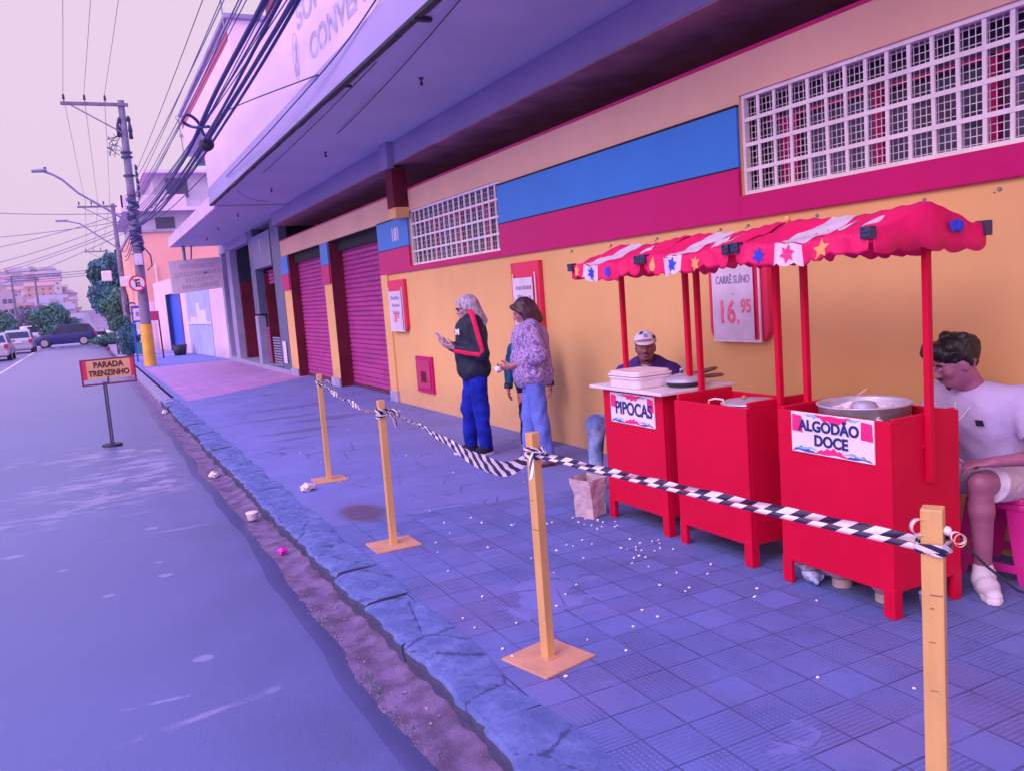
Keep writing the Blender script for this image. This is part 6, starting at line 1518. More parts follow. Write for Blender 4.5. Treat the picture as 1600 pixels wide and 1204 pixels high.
def hand_prims(w, f, n, thumb, curl=(.5, .55, .6, .7), s=1.0, thumb_in=.5):
    """w wrist, f finger direction, n palm normal (side the fingers close to), thumb = lateral direction of the thumb"""
    f = nrm(V3(*f)); n = V3(*n); n = nrm(n - f * (n @ f)); l = nrm(np.cross(f, n)); l = l if l @ V3(*thumb) > 0 else -l
    Rm = np.stack([l, f, n], 1); P = [cone(w, .023 * s, w + f * .03 * s, .024 * s, .02, sq=(n, .7)), ell(w + f * .052 * s, V3(.038, .050, .0145) * s, Rm, .015)]
    L = (.040, .045, .042, .033)
    for i in range(4):
        b = w + (f * (.088 - .003 * abs(i - 1)) + l * (.028 - .0185 * i)) * s; a = curl[i]
        d1 = f * math.cos(a * .7) + n * math.sin(a * .7); d2 = f * math.cos(a * 1.7) + n * math.sin(a * 1.7); d3 = f * math.cos(a * 2.4) + n * math.sin(a * 2.4)
        k1 = b + d1 * L[i] * s; k2 = k1 + d2 * L[i] * .62 * s; k3 = k2 + d3 * L[i] * .5 * s
        P += [cone(b - d1 * .012 * s, .0092 * s, k1, .0086 * s, .004), cone(k1, .0086 * s, k2, .0078 * s, .003), cone(k2, .0078 * s, k3, .0066 * s, .003)]
    b = w + (f * .028 + l * .030 + n * .006) * s; d = nrm(f * .62 + l * .62 + n * thumb_in); k1 = b + d * .042 * s; d2 = nrm(f * .85 + l * .2 + n * thumb_in * 1.2); k2 = k1 + d2 * .032 * s
    P += [cone(w + f * .02 * s, .014 * s, b, .0135 * s, .012), cone(b, .0125 * s, k1, .0102 * s, .006), cone(k1, .0102 * s, k2, .008 * s, .004)]
    return P
def limb(a, c_, r0, rm, r1, m=.4):   # tapering limb with a muscle bulge
    q = a + (c_ - a) * m; return [cone(a, r0, q, rm, .02), cone(q, rm, c_, r1, .02)]
def body_prims(J, s=1.0):
    P = [ell(J['pelvis'], V3(.155, .110, .115) * s, J.get('Rp'), .05), ell(J['belly'], V3(.140, .105, .130) * s * J.get('fat', 1), J.get('Rt'), .06), ell(J['chest'], V3(.158, .108, .165) * s * J.get('fat', 1) ** .5, J.get('Rt'), .06)]
    P += [cone(J['sl'], .052 * s, J['chest'] + (J['sl'] - J['chest']) * .3, .07 * s, .05), cone(J['sr'], .052 * s, J['chest'] + (J['sr'] - J['chest']) * .3, .07 * s, .05)]
    P += [cone(J['neck'], .060 * s, J['head'] + J['Rh'] @ V3(0, .02, -.05) * s, .052 * s, .03)]
    for e in 'lr':
        P += limb(J['s' + e], J['e' + e], .050 * s, .045 * s, .036 * s) + limb(J['e' + e], J['w' + e], .037 * s, .037 * s, .024 * s, .3)
        P += limb(J['h' + e], J['k' + e], .085 * s, .076 * s, .054 * s) + limb(J['k' + e], J['a' + e], .054 * s, .055 * s, .034 * s, .3)
    P += head_prims(J['head'], J['Rh'], s)[0]
    return P
def shoe_prims(a, d, s=1.0, h=.05):
    d = nrm(V3(d[0], d[1], 0)); b = V3(a[0], a[1], 0)
    return [cone(b - d * .035 * s + V3(0, 0, .048), .045 * s, b + d * .06 * s + V3(0, 0, .050), .044 * s, .03), cone(b + d * .06 * s + V3(0, 0, .046), .044 * s, b + d * .150 * s + V3(0, 0, .036), .036 * s, .03, sq=((0, 0, 1), .85)), cone(b + V3(0, 0, .06), .042 * s, a + V3(0, 0, .03), .043 * s, .03), cut((0, 0, -1), -.004)]
def sole(b_, a, d, z0, z1, s=1.0):
    d = nrm(V3(d[0], d[1], 0)); l = V3(-d[1], d[0], 0); out = [(-.078, .0), (-.07, .030), (-.03, .038), (.05, .040), (.11, .043), (.155, .034), (.183, .012), (.186, -.008), (.165, -.032), (.11, -.042), (.05, -.036), (-.03, -.036), (-.07, -.028)]
    b_.prism([(u * s, v * s) for u, v in out], V3(a[0], a[1], 0), d, l, z0, z1)
RES = .0062
def person(label, loc, az, J, skin, s=1.0, hands=(), feet=False, res=RES, group=None):
    P = body_prims(J, s)
    for h in hands: P += h
    if feet:
        for e in 'lr': P += [cone(J['a' + e], .034 * s, J['a' + e] + V3(0, 0, -.03), .036 * s, .02)] + [dict(p) for p in shoe_prims(J['a' + e], J['t' + e], s * .88)[:2]]
    me = sdf_mesh(P, res, 'person'); o = mesh_obj('person', me, skin); o.location = loc; o.rotation_euler = (0, 0, R(180 - az))
    return tag(o, label, 'person', group)
def wear(name, prims, mat, par, res=RES, wrinkle=.0, ws=9, seed=0, label=None):
    o = mesh_obj(name, sdf_mesh(prims, res, name, wrinkle, ws, seed), mat, par)
    if label: o['label'] = label
    return o
def fabric(name, col, rough=.8, var=.12, bump=.35, sc=14, col2=None, wv=0):
    m, n, p = new_mat(name); b = NB(n); v = b.coord(); f = b.smooth(b.noise(v, 7, 4), .3, .7)
    n.links.new(b.mix(f, tuple(k * (1 - var) for k in col), col2 or tuple(min(1, k * (1 + var)) for k in col)), p.inputs['Base Color']); p.inputs['Roughness'].default_value = rough; p.inputs['Specular IOR Level'].default_value = .25
    b.bump(p, b.math('ADD', b.noise(b.coord((1, 1, .6)), sc, 4, .6, .6), b.math('MULTIPLY', b.noise(v, 160, 2), .12)), bump, .02); return m
def hair_mat(name, c0, c1):
    m, n, p = new_mat(name); b = NB(n); v = b.coord((1, 1, .10)); f = b.noise(v, 70, 4, .6, .3)
    n.links.new(b.mix(b.smooth(f, .35, .65), c0, c1), p.inputs['Base Color']); p.inputs['Roughness'].default_value = .45; b.bump(p, f, .6, .01); return m
sk_light = M('fair_skin', (.50, .26, .36), .5, .06, 12); sk_mid = M('tan_skin', (.40, .15, .20), .5, .07, 12); sk_dark = M('brown_skin', (.27, .085, .11), .45, .08, 12); sk_arm = M('light_brown_skin', (.31, .10, .20), .45, .08, 12)
m_eye = M('eye_white', (.6, .5, .6), .2, .02, 5); m_pup = M('pupil', (.01, .008, .012), .15, .02, 5)
def eyes(par, T, s=1.0, look=(0, 0)):
    for sx in (1, -1):
        b_ = MB(); c = T(sx * .032 * s, -.0825 * s, .006 * s); d = T(sx * .032 + look[0], -.2, .006 + look[1]) - c; d = nrm(d)
        b_.lathe(c, [(0, -.006), (.009, .0), (.0075, .005), (.004, .0085), (0, .0095)], 12, axis=d); e_ = b_.build('eye', m_eye, par, world=False)
        b_ = MB(); b_.cyl(c + d * .0075, c + d * .0102, .0052, .0045, 12); b_.build('pupil', m_pup, e_, world=False)

# standing skeleton (front is local -Y, the person's left is +X)
def stand(s=1.0, **k):
    J = dict(pelvis=V3(0, 0, .90), belly=V3(0, -.005, 1.06), chest=V3(0, 0, 1.24), neck=V3(0, .012, 1.385), head=V3(0, -.015, 1.515), Rh=np.eye(3), sl=V3(.165, .0, 1.355), sr=V3(-.165, .0, 1.355),
             el=V3(.215, .02, 1.09), er=V3(-.215, .02, 1.09), wl=V3(.225, -.06, .86), wr=V3(-.225, -.06, .86), hl=V3(.085, 0, .86), hr=V3(-.085, 0, .86), kl=V3(.095, -.012, .475), kr=V3(-.095, -.012, .475),
             al=V3(.10, .02, .085), ar=V3(-.10, .02, .085), tl=(.12, -1), tr=(-.12, -1))
    J = {a: (v * s if isinstance(v, np.ndarray) and v.shape == (3,) else v) for a, v in J.items()}
    for a, v in k.items(): J[a] = v
    return J
def trousers(J, s, waist, r_h=.105, r_k=.078, r_a=.072, hem=.07, bulge=0.0, fat=1.0):
    P = [ell(J['pelvis'] + V3(0, .005, -.01), V3(.172, .128, .13) * s * fat, J.get('Rp'), .05), cone(J['pelvis'], .13 * s * fat, J['pelvis'] + V3(0, 0, .10) * s, .125 * s * fat, .04, sq=((0, 1, 0), .8))]
    for e in 'lr':
        h, k, a = J['h' + e], J['k' + e], J['a' + e]; end = a + nrm(a - k) * hem
        P += [cone(h, r_h * s, k, r_k * s, .04), cone(k, r_k * s, end, r_a * s, .03, flat=2)]
    return P
def sleeve(a, c_, w, r0, r1, r2, k=.03): return [cone(a, r0, c_, r1, k), cone(c_, r1, w, r2, .025, flat=2)]

# --- grey-haired woman in the black jacket, reading her phone
s1 = .995
J = stand(s1, el=V3(.235, .035, 1.035), wl=V3(.075, -.205, 1.115), er=V3(-.220, -.01, 1.05), wr=V3(-.035, -.225, 1.13), Rh=rX(.22) @ rZ(-.08), head=V3(0, -.035, 1.505), al=V3(.10, .035, .085), ar=V3(-.085, -.075, .085), kl=V3(.095, .015, .47), kr=V3(-.09, -.065, .47), tl=(.30, -1), tr=(-.05, -1), fat=1.10)
HL1 = hand_prims(J['wl'], (-.35, -.9, .25), (-.55, .25, .75), (-.3, -.2, 1), (.5, .55, .6, .65), s1); HR1 = hand_prims(J['wr'], (.25, -.92, .30), (.45, .2, .8), (.3, -.1, 1), (.5, .6, .7, .75), s1)
W1p = person('grey-haired woman in a black jacket with a red sleeve stripe looking at her phone', (3.50, 7.93, 0), -80, J, sk_light, s1, (HL1, HR1), group='people standing by the wall')
m_jac = fabric('black_jacket_cloth', (.018, .022, .055), .6, .2, .5, 12); m_jst = fabric('red_stripe_cloth', (.75, .01, .11), .6, .08, .3, 12); m_jean = fabric('dark_blue_denim', (.003, .010, .34), .85, .30, .5, 13, (.010, .028, .48)); m_jnav = fabric('navy_yoke_cloth', (.035, .05, .16), .6, .15, .4, 12)
jk = [ell(J['chest'] + V3(0, .0, .0), V3(.20, .165, .19), None, .06), ell(J['belly'] + V3(0, -.005, -.01), V3(.205, .178, .18), None, .06), ell(J['pelvis'] + V3(0, .0, -.01), V3(.212, .178, .15), None, .06), cone(J['neck'] + V3(0, .005, -.02), .078, J['neck'] + V3(0, -.002, .035), .074, .03, flat=2), cone(J['sl'], .072, V3(.06, 0, 1.38), .07, .05), cone(J['sr'], .072, V3(-.06, 0, 1.38), .07, .05)]
jk += sleeve(J['sl'], J['el'], J['wl'] + nrm(J['el'] - J['wl']) * .01, .078, .072, .048) + sleeve(J['sr'], J['er'], J['wr'] + nrm(J['er'] - J['wr']) * .01, .078, .070, .048) + [cut((0, 0, -1), -.735)]
wear('jacket', jk, m_jac, W1p, wrinkle=.008, ws=9, seed=2)
def stripe(pts, r, off, w, mat, name):      # strip of cloth lying along a sleeve
    b_ = MB(); P = [V3(*p) for p in pts]; L = []
    n = 26
    cum = [0]
    for a, c_ in zip(P, P[1:]): cum.append(cum[-1] + np.linalg.norm(c_ - a))
    def at(t):
        q = t * cum[-1]
        for i in range(len(P) - 1):
            if q <= cum[i + 1] + 1e-9: return P[i] + (P[i + 1] - P[i]) * (q - cum[i]) / (cum[i + 1] - cum[i])
        return P[-1]
    for i in range(n + 1):
        c = at(i / n); d = nrm(at(min(1, i / n + .02)) - at(max(0, i / n - .02))); o = V3(*off[0]) * (1 - i / n) + V3(*off[1]) * i / n; o = nrm(o - d * (o @ d)); u = np.cross(d, o); rr = r[0] + (r[1] - r[0]) * i / n
        for j in range(7):
            a = (j / 6 - .5) * 2 * w; L.append(c + (o * math.cos(a) + u * math.sin(a)) * (rr + .011))
    b_.add(L, [(i * 7 + j, i * 7 + j + 1, (i + 1) * 7 + j + 1, (i + 1) * 7 + j) for i in range(n) for j in range(6)], True); o = b_.build(name, mat, W1p, world=False); md = o.modifiers.new('thick', 'SOLIDIFY'); md.thickness = .03; md.offset = -1; return o
m1 = (J['sl'] + J['el']) / 2
stripe([(.09, -.005, 1.405), J['sl'] + V3(.0, 0, .01), m1, J['el'] + V3(0, .0, 0), (J['el'] + J['wl']) / 2 + V3(0, 0, -.0), J['wl'] + V3(.01, .02, 0)], (.092, .064), ((.65, -.30, .55), (.75, .1, -.45)), .25, m_jst, 'sleeve_stripe')
b_ = MB(); c = V3(.115, -.147, 1.30)
text('M', W1p.matrix_basis @ Vector((.125, -.176, 1.27)), wm(W1p).to_3x3() @ Vector((1, .55, 0)), (0, 0, 1), .075, m_white, W1p, bold=.005, name='chest_emblem')
wear('jeans', trousers(J, s1, .95, .100, .078, .068, .015), m_jean, W1p, wrinkle=.008, ws=13, seed=4)
m_sho = fabric('black_canvas', (.02, .02, .04), .7); m_sol = M('white_rubber', (.75, .65, .75), .6, .06, 8)
for e in 'lr':
    sh = wear('shoe', shoe_prims(J['a' + e], J['t' + e], s1), m_sho, W1p, .005); b_ = MB(); sole(b_, J['a' + e], J['t' + e], .0, .032, s1 * 1.03); b_.build('shoe_sole', m_sol, sh, world=False, bevel=.006)
hd = J['head']; Rh = J['Rh']; T = lambda x, y, z: hd + Rh @ V3(x, y, z) * s1
m_hair1 = hair_mat('grey_blond_hair', (.22, .17, .34), (.62, .54, .70))
hp = [ell(T(0, .026, .040), V3(.088, .104, .092) * s1, Rh, .02), cone(T(.070, .03, .02), .038, T(.085, .045, -.16), .040, .03), cone(T(-.070, .03, .02), .038, T(-.085, .045, -.16), .040, .03), cone(T(0, .08, .0), .06, T(0, .115, -.17), .062, .04), cone(T(.05, .07, -.02), .05, T(.075, .10, -.20), .034, .04), cone(T(-.05, .07, -.02), .05, T(-.07, .10, -.21), .034, .04),
      cone(T(.040, -.058, .085), .022, T(.078, -.02, .0), .020, .02), cone(T(-.040, -.058, .085), .022, T(-.078, -.02, .0), .020, .02), dict(ell(T(0, -.098, -.045), V3(.066, .075, .105) * s1, Rh, .02), op='-')]
wear('hair', hp, m_hair1, W1p, .0055, .004, 22, 6)
m_gl = M('dark_glasses', (.015, .01, .03), .2, .05, 3)
b_ = MB()
for sx in (1, -1):
    b_.prism([(T(0, 0, 0) * 0)[0:2].tolist() for _ in range(0)] or [(.021 * math.cos(q), .016 * math.sin(q)) for q in [i * .5236 for i in range(12)]], T(sx * .033, -.098, .008), Rh @ V3(1, 0, 0), Rh @ V3(0, 0, 1), -.003, .003); b_.tube([T(sx * .054, -.096, .012), T(sx * .074, -.06, .012), T(sx * .078, .01, .010)], .0035, 6)
b_.tube([T(-.012, -.100, .012), T(.012, -.100, .012)], .003, 6); b_.build('glasses', m_gl, W1p, world=False)
mw = wm(W1p)
t = thing('phone', 'pale mobile phone held up by the grey-haired woman', 'phone', mw @ Vector((.03, -.335, 1.22)))
m_ph = M('pale_phone', (.55, .50, .62), .25, .05, 3); m_scr = M('phone_screen', (.05, .05, .09), .1, .05, 3)
R3 = mw.to_3x3(); pcn = mw @ Vector((.025, -.325, 1.222)); ax = R3 @ Vector((1, .1, 0)); az_ = R3 @ Vector((0, -.62, .78)); ay = ax.cross(az_)
b_ = MB(); b_.obox(pcn, ax.normalized() * .037, ay.normalized() * .0045, az_.normalized() * .076); b_.build('case', m_ph, t, bevel=.004)
b_ = MB(); b_.obox(pcn + ay.normalized() * (.0048 if (ay.normalized().dot(R3 @ Vector((0, 1, 0))) > 0) else -.0048), ax.normalized() * .034, ay.normalized() * .0004, az_.normalized() * .070); b_.build('screen', m_scr, t)

# --- brown-haired woman in the lilac blouse
s2 = .96
J = stand(s2, el=V3(.230, .045, 1.045), wl=V3(.10, -.195, .955), er=V3(-.220, .02, 1.05), wr=V3(-.05, -.20, .94), Rh=rZ(.10) @ rX(.42), head=V3(0, -.055, 1.445), neck=V3(0, .0, 1.33), al=V3(.095, .07, .085), ar=V3(-.085, -.085, .085), kl=V3(.10, .03, .46), kr=V3(-.085, -.06, .46), tl=(.30, -1), tr=(.05, -1), fat=1.12)
HL2 = hand_prims(J['wl'], (-.55, -.75, -.25), (-.5, .5, .6), (-.2, -.3, 1), (.55, .6, .65, .75), s2); HR2 = hand_prims(J['wr'], (.30, -.9, -.15), (.5, .1, .8), (.5, -.3, .6), (.6, .7, .8, .85), s2)
W2p = person('brown-haired woman in a patterned lilac blouse and pale blue trousers looking down', (3.68, 6.98, 0), -64, J, sk_mid, s2, (HL2, HR2), feet=True, group='people standing by the wall')
def blouse_mat():
    m, n, p = new_mat('patterned_lilac_blouse'); b = NB(n); v = b.coord()
    w = b.node('ShaderNodeTexWave', {'Vector': v, 'Scale': 15.0, 'Distortion': 9.0, 'Detail': 3.0, 'Detail Scale': 2.2}); vo = b.node('ShaderNodeTexVoronoi', {'Vector': v, 'Scale': 70.0}, feature='DISTANCE_TO_EDGE').outputs['Distance']
    f = b.smooth(w.outputs['Fac'], .45, .6); c = b.mix(f, (.20, .11, .40), (.52, .36, .70)); c = b.mix(b.math('MULTIPLY', b.math('SUBTRACT', 1, b.smooth(vo, .03, .10)), .55), c, (.16, .09, .34))
    n.links.new(c, p.inputs['Base Color']); p.inputs['Roughness'].default_value = .75; b.bump(p, b.noise(b.coord((1, 1, .5)), 13, 4, .6, .5), .55, .02); return m
bl = [ell(J['chest'] + V3(0, -.01, -.01), V3(.195, .172, .185), None, .06), ell(J['belly'] + V3(0, -.012, -.02), V3(.20, .188, .18), None, .06), ell(J['pelvis'] + V3(0, .0, -.01), V3(.212, .192, .155), None, .06), cone(J['sl'], .066, V3(.06, 0, 1.315), .06, .05), cone(J['sr'], .066, V3(-.06, 0, 1.315), .06, .05), cone(V3(0, .0, 1.30), .075, V3(0, -.005, 1.335), .07, .03, flat=2)]
f2 = J['el'] + (J['wl'] - J['el']) * .38; g2 = J['er'] + (J['wr'] - J['er']) * .38
bl += sleeve(J['sl'], J['el'], f2, .070, .078, .066) + sleeve(J['sr'], J['er'], g2, .070, .078, .066) + [cut((0, .04, -1), -.755)]
wear('blouse', bl, blouse_mat(), W2p, wrinkle=.012, ws=13, seed=8)
m_pt = fabric('pale_blue_trousers', (.135, .185, .70), .85, .12, .5, 11)
wear('trousers', trousers(J, s2, .95, .104, .078, .074, .03, fat=1.04), m_pt, W2p, wrinkle=.008, ws=12, seed=9)
m_hair2 = hair_mat('dark_brown_hair', (.022, .006, .018), (.075, .022, .055))
hd = J['head']; Rh = J['Rh']; T2 = lambda x, y, z: hd + Rh @ V3(x, y, z) * s2
hp = [ell(T2(0, .024, .040), V3(.088, .104, .092) * s2, Rh, .02), cone(T2(.072, .0, .02), .036, T2(.082, -.015, -.115), .034, .03), cone(T2(-.072, .0, .02), .036, T2(-.082, -.015, -.115), .034, .03), cone(T2(0, .085, .0), .058, T2(0, .095, -.13), .050, .04), cone(T2(.06, .05, -.02), .050, T2(.072, .05, -.14), .036, .04), cone(T2(-.06, .05, -.02), .050, T2(-.072, .05, -.14), .036, .04),
      cone(T2(.03, -.072, .085), .024, T2(.078, -.04, .01), .022, .02), cone(T2(-.03, -.072, .085), .024, T2(-.078, -.04, .01), .022, .02), dict(ell(T2(0, -.110, -.045), V3(.060, .075, .110) * s2, Rh, .02), op='-')]
wear('hair', hp, m_hair2, W2p, .0055, .003, 25, 7)
b_ = MB(); m_sand = M('brown_sandal', (.10, .03, .05), .6)
for e in 'lr':
    b_ = MB(); sole(b_, J['a' + e], J['t' + e], .0, .016, s2); d = nrm(V3(J['t' + e][0], J['t' + e][1], 0)); l_ = V3(-d[1], d[0], 0); a = J['a' + e] * V3(1, 1, 0)
    b_.tube([a + d * .06 + l_ * .042 + V3(0, 0, .02), a + d * .085 + V3(0, 0, .092), a + d * .06 - l_ * .042 + V3(0, 0, .02)], .008, 6); b_.build('sandal', m_sand, W2p, world=False)
mw = wm(W2p)
t = thing('paper_napkin', 'crumpled white paper held in the hands of the brown-haired woman', 'napkin', mw @ Vector((.02, -.30, .95)))
mesh_obj('paper', sdf_mesh([ell((0, 0, 0), (.035, .03, .025)), cone((0, 0, 0), .02, (-.03, -.04, .01), .012, .02), cone((0, 0, 0), .02, (.04, -.02, -.01), .012, .02)], .005, 'paper', .012, 40, 3), m_tub, t)
t.rotation_euler = W2p.rotation_euler; t.location = mw @ Vector((.0, -.315, .925))

# --- person standing behind her: teal jacket, black trousers, flip-flops
s3 = .78
J = stand(s3, el=V3(.195, .03, .85), er=V3(-.195, .03, .85), wl=V3(.215, -.02, .66), wr=V3(-.215, -.02, .66), tl=(.1, -1), tr=(-.1, -1))
H3 = [hand_prims(J['w' + e], (0, -.15, -1), (-.9 if e == 'l' else .9, -.2, 0), (0, -1, 0), (.3, .35, .4, .5), s3) for e in 'lr']
W3p = person('person in a teal jacket and black trousers hidden behind the brown-haired woman', (3.98, 7.66, 0), -150, J, sk_mid, s3, H3, feet=True, group='people standing by the wall')
m_teal = fabric('teal_jacket_cloth', (.012, .11, .26), .7, .2, .4)
tj = [ell(J['chest'], V3(.145, .110, .150), None, .06), ell(J['belly'], V3(.140, .110, .14), None, .06), ell(J['pelvis'] + V3(0, 0, .0), V3(.15, .115, .10), None, .06), cone(J['neck'] + V3(0, .0, -.02), .058, J['neck'] + V3(0, 0, .03), .055, .03, flat=2), cone(J['sl'], .052, V3(.05, 0, 1.075), .05, .05), cone(J['sr'], .052, V3(-.05, 0, 1.075), .05, .05)] + sleeve(J['sl'], J['el'], J['wl'], .056, .052, .042) + sleeve(J['sr'], J['er'], J['wr'], .056, .052, .042) + [cut((0, 0, -1), -.60)]
wear('jacket', tj, m_teal, W3p, .007, .008, 11, 3)
b_ = MB()
for e in 'lr': b_.cyl(J['w' + e] + nrm(J['e' + e] - J['w' + e]) * .045, J['w' + e] - nrm(J['e' + e] - J['w' + e]) * .004, .045, .043, 18)
b_.build('cuff', m_jac, W3p, world=False)
wear('trousers', trousers(J, s3, .9, .080, .064, .056, -.005), fabric('black_trousers', (.014, .014, .022), .8), W3p, .007, .009, 14, 5)
wear('hair', [ell(J['head'] + V3(0, .02, .035), V3(.086, .10, .09) * s3, None, .02), cone(J['head'] + V3(0, .08, 0), .05, J['head'] + V3(0, .09, -.12), .04, .03), dict(ell(J['head'] + V3(0, -.10, -.045), V3(.064, .075, .10), None, .02), op='-')], m_hair2, W3p, .007, .006, 40, 2)
for e in 'lr':
    b_ = MB(); sole(b_, J['a' + e], J['t' + e], .0, .014, s3); d = nrm(V3(J['t' + e][0], J['t' + e][1], 0)); l_ = V3(-d[1], d[0], 0); a = J['a' + e] * V3(1, 1, 0)
    b_.tube([a + d * .03 + l_ * .036 + V3(0, 0, .03), a + d * .075 + l_ * .012 + V3(0, 0, .075), a + d * .125 + V3(0, 0, .055), a + d * .075 - l_ * .012 + V3(0, 0, .078), a + d * .03 - l_ * .036 + V3(0, 0, .03)], .006, 6); b_.build('flip_flop', m_sho, W3p, world=False)

# --- seated man with the white cap behind the popcorn cart
J = dict(pelvis=V3(0, 0, .52), belly=V3(0, -.04, .66), chest=V3(0, -.115, .865), neck=V3(0, -.175, .99), head=V3(.0, -.235, 1.122), Rh=rZ(.12) @ rX(-.02), Rt=rX(.38), Rp=rX(.2), sl=V3(.185, -.145, .905), sr=V3(-.185, -.145, .905), el=V3(.235, -.22, .70), er=V3(-.235, -.22, .70), wl=V3(.10, -.38, .62), wr=V3(-.10, -.38, .62),
         hl=V3(.09, -.02, .50), hr=V3(-.09, -.02, .50), kl=V3(.20, -.40, .52), kr=V3(-.43, -.30, .54), al=V3(.17, -.36, .09), ar=V3(-.45, -.27, .09), tl=(.3, -1), tr=(-.4, -1), fat=1.08)
HM = [hand_prims(J['w' + e], (-.4 if e == 'l' else .4, -.8, -.2), (0, .2, -1), (-1 if e == 'l' else 1, -.2, .3), (.4, .45, .5, .6)) for e in 'lr']
M1p = person('seated man in a white cap and dark purple hooded top behind the popcorn cart', (4.07, 5.68, 0), -138, J, sk_dark, 1.0, HM, res=.0055, group='seated cart keepers')
m_hood = fabric('purple_hooded_cloth', (.055, .022, .21), .8, .2, .45, 11); m_ljean = fabric('light_blue_denim', (.12, .18, .55), .85, .35, .9, 12, (.34, .42, .80))
hj = [ell(J['chest'], V3(.202, .150, .19), J['Rt'], .06), ell(J['belly'], V3(.195, .155, .17), J['Rt'], .06), ell(J['pelvis'], V3(.19, .15, .13), None, .06), cone(J['sl'], .078, J['neck'] + V3(.06, 0, -.03), .065, .05), cone(J['sr'], .078, J['neck'] + V3(-.06, 0, -.03), .065, .05)] + sleeve(J['sl'], J['el'], J['wl'], .080, .070, .046) + sleeve(J['sr'], J['er'], J['wr'], .080, .070, .046)
hj += [cone(J['neck'] + V3(-.075, .02, .0), .045, J['neck'] + V3(0, .085, .045), .055, .03), cone(J['neck'] + V3(.075, .02, .0), .045, J['neck'] + V3(0, .085, .045), .055, .03), cone(J['neck'] + V3(-.07, .01, .0), .030, J['neck'] + V3(-.02, -.08, -.04), .026, .03), cone(J['neck'] + V3(.07, .01, .0), .030, J['neck'] + V3(.02, -.08, -.04), .026, .03), dict(cone(J['neck'] + V3(0, -.03, -.02), .052, J['neck'] + V3(0, -.06, .1), .066, .01), op='-')]
wear('hooded_top', hj, m_hood, M1p, wrinkle=.010, ws=12, seed=11)
wear('shirt_collar', [cone(J['neck'] + V3(0, -.035, -.03), .056, J['neck'] + V3(0, -.045, .0), .054, .01, flat=2)], m_tub, M1p)
wear('jeans', trousers(J, 1.0, .6, .096, .068, .060, .02), m_ljean, M1p, wrinkle=.010, ws=17, seed=12)
for e in 'lr':
    sh = wear('shoe', shoe_prims(J['a' + e], J['t' + e]), m_sho, M1p, .006)
hd = J['head']; Rh = J['Rh']; TM = lambda x, y, z: hd + Rh @ V3(x, y, z)
wear('hair', [ell(TM(0, .024, .024), V3(.080, .097, .088), Rh, .02), dict(ell(TM(0, -.09, -.06), V3(.075, .085, .10), Rh, .01), op='-'), cut(Rh @ V3(0, 0, -1), -(Rh @ V3(0, 0, -1)) @ V3(0, 0, 0) - (-(Rh @ V3(0, 0, -1)) @ hd) + .05)], m_pup, M1p)
m_cap = fabric('white_cap_cloth', (.74, .62, .76), .8, .06, .2)
n_ = Rh @ V3(0, -.22, -.975); cp = TM(0, 0, .045)
wear('cap', [ell(TM(0, .018, .046), V3(.090, .108, .088), Rh, .01), cut(n_, n_ @ cp), cone(TM(-.045, -.10, .046), .008, TM(-.03, -.150, .028), .005, .01)] [:2], m_cap, M1p, .0055)
b_ = MB(); br = []
for i in range(13):
    a = math.pi * i / 12; br.append((TM(.082 * math.cos(a), -.062 - .012 * math.sin(a), .050), TM(.074 * math.cos(a), -.085 - .078 * math.sin(a), .046 - .022 * math.sin(a))))
vs = [q for p in br for q in p]; b_.add(vs, [(2 * i, 2 * i + 1, 2 * i + 3, 2 * i + 2) for i in range(12)], True); o = b_.build('cap_visor', m_cap, M1p, world=False); md = o.modifiers.new('thick', 'SOLIDIFY'); md.thickness = .006
m_blu = M('blue_cap_patch', (.01, .05, .45), .7)
def cap_patch(a, el_, w, h, mat, name, rr=1.03):   # patch curved on the cap
    b_ = MB(); P = []
    for i in range(7):
        for j in range(5):
            aa = a + w * (i / 6 - .5); ee = el_ + h * (j / 4 - .5); P.append(TM(.090 * rr * math.cos(ee) * math.sin(aa), .018 - .108 * rr * math.cos(ee) * math.cos(aa), .046 + .088 * rr * math.sin(ee)))
    b_.add(P, [(i * 5 + j, i * 5 + j + 1, (i + 1) * 5 + j + 1, (i + 1) * 5 + j) for i in range(6) for j in range(4)], True); b_.build(name, mat, M1p, world=False)
cap_patch(-.55, .95, .55, .42, m_blu, 'cap_patch'); cap_patch(1.05, .40, .50, .28, m_jac, 'cap_patch'); cap_patch(-.05, .18, .55, .10, m_ink, 'cap_print', 1.028)
b_ = MB(); P = []
for i in range(21):
    a = 2 * math.pi * i / 20; aa, ee = .05 + .14 * math.cos(a), .58 + .14 * math.sin(a); P.append(TM(.0935 * math.cos(ee) * math.sin(aa), .018 - .112 * math.cos(ee) * math.cos(aa), .046 + .0915 * math.sin(ee)))
b_.tube(P, .003, 6); b_.build('cap_ring', m_blu, M1p, world=False)
eyes(M1p, TM, 1.0, (-.02, -.01))
b_ = MB()
for sx in (1, -1): b_.tube([TM(sx * .014, -.0905, .024), TM(sx * .032, -.092, .029), TM(sx * .052, -.080, .023)], .0045, 6)
b_.build('eyebrow', m_pup, M1p, world=False)
wear('moustache', [cone(TM(0, -.096, -.044), .006, TM(.026, -.086, -.050), .004, .004), cone(TM(0, -.096, -.044), .006, TM(-.026, -.086, -.050), .004, .004), ell(TM(0, -.073, -.097), V3(.022, .010, .013), Rh, .005)], m_pup, M1p, .004)
t = thing('stool', 'dark low stool under the man in the white cap', 'stool', (4.07, 5.68, 0))
b_ = MB(); b_.box(3.88, 4.24, 5.50, 5.86, .37, .42); b_.build('seat', m_trim, t, bevel=.02)
for sx in (3.91, 4.21):
    for sy in (5.53, 5.83): b_ = MB(); b_.cyl((sx, sy, 0), (sx, sy, .37), .02, n=10); b_.build('leg', m_trim, t)

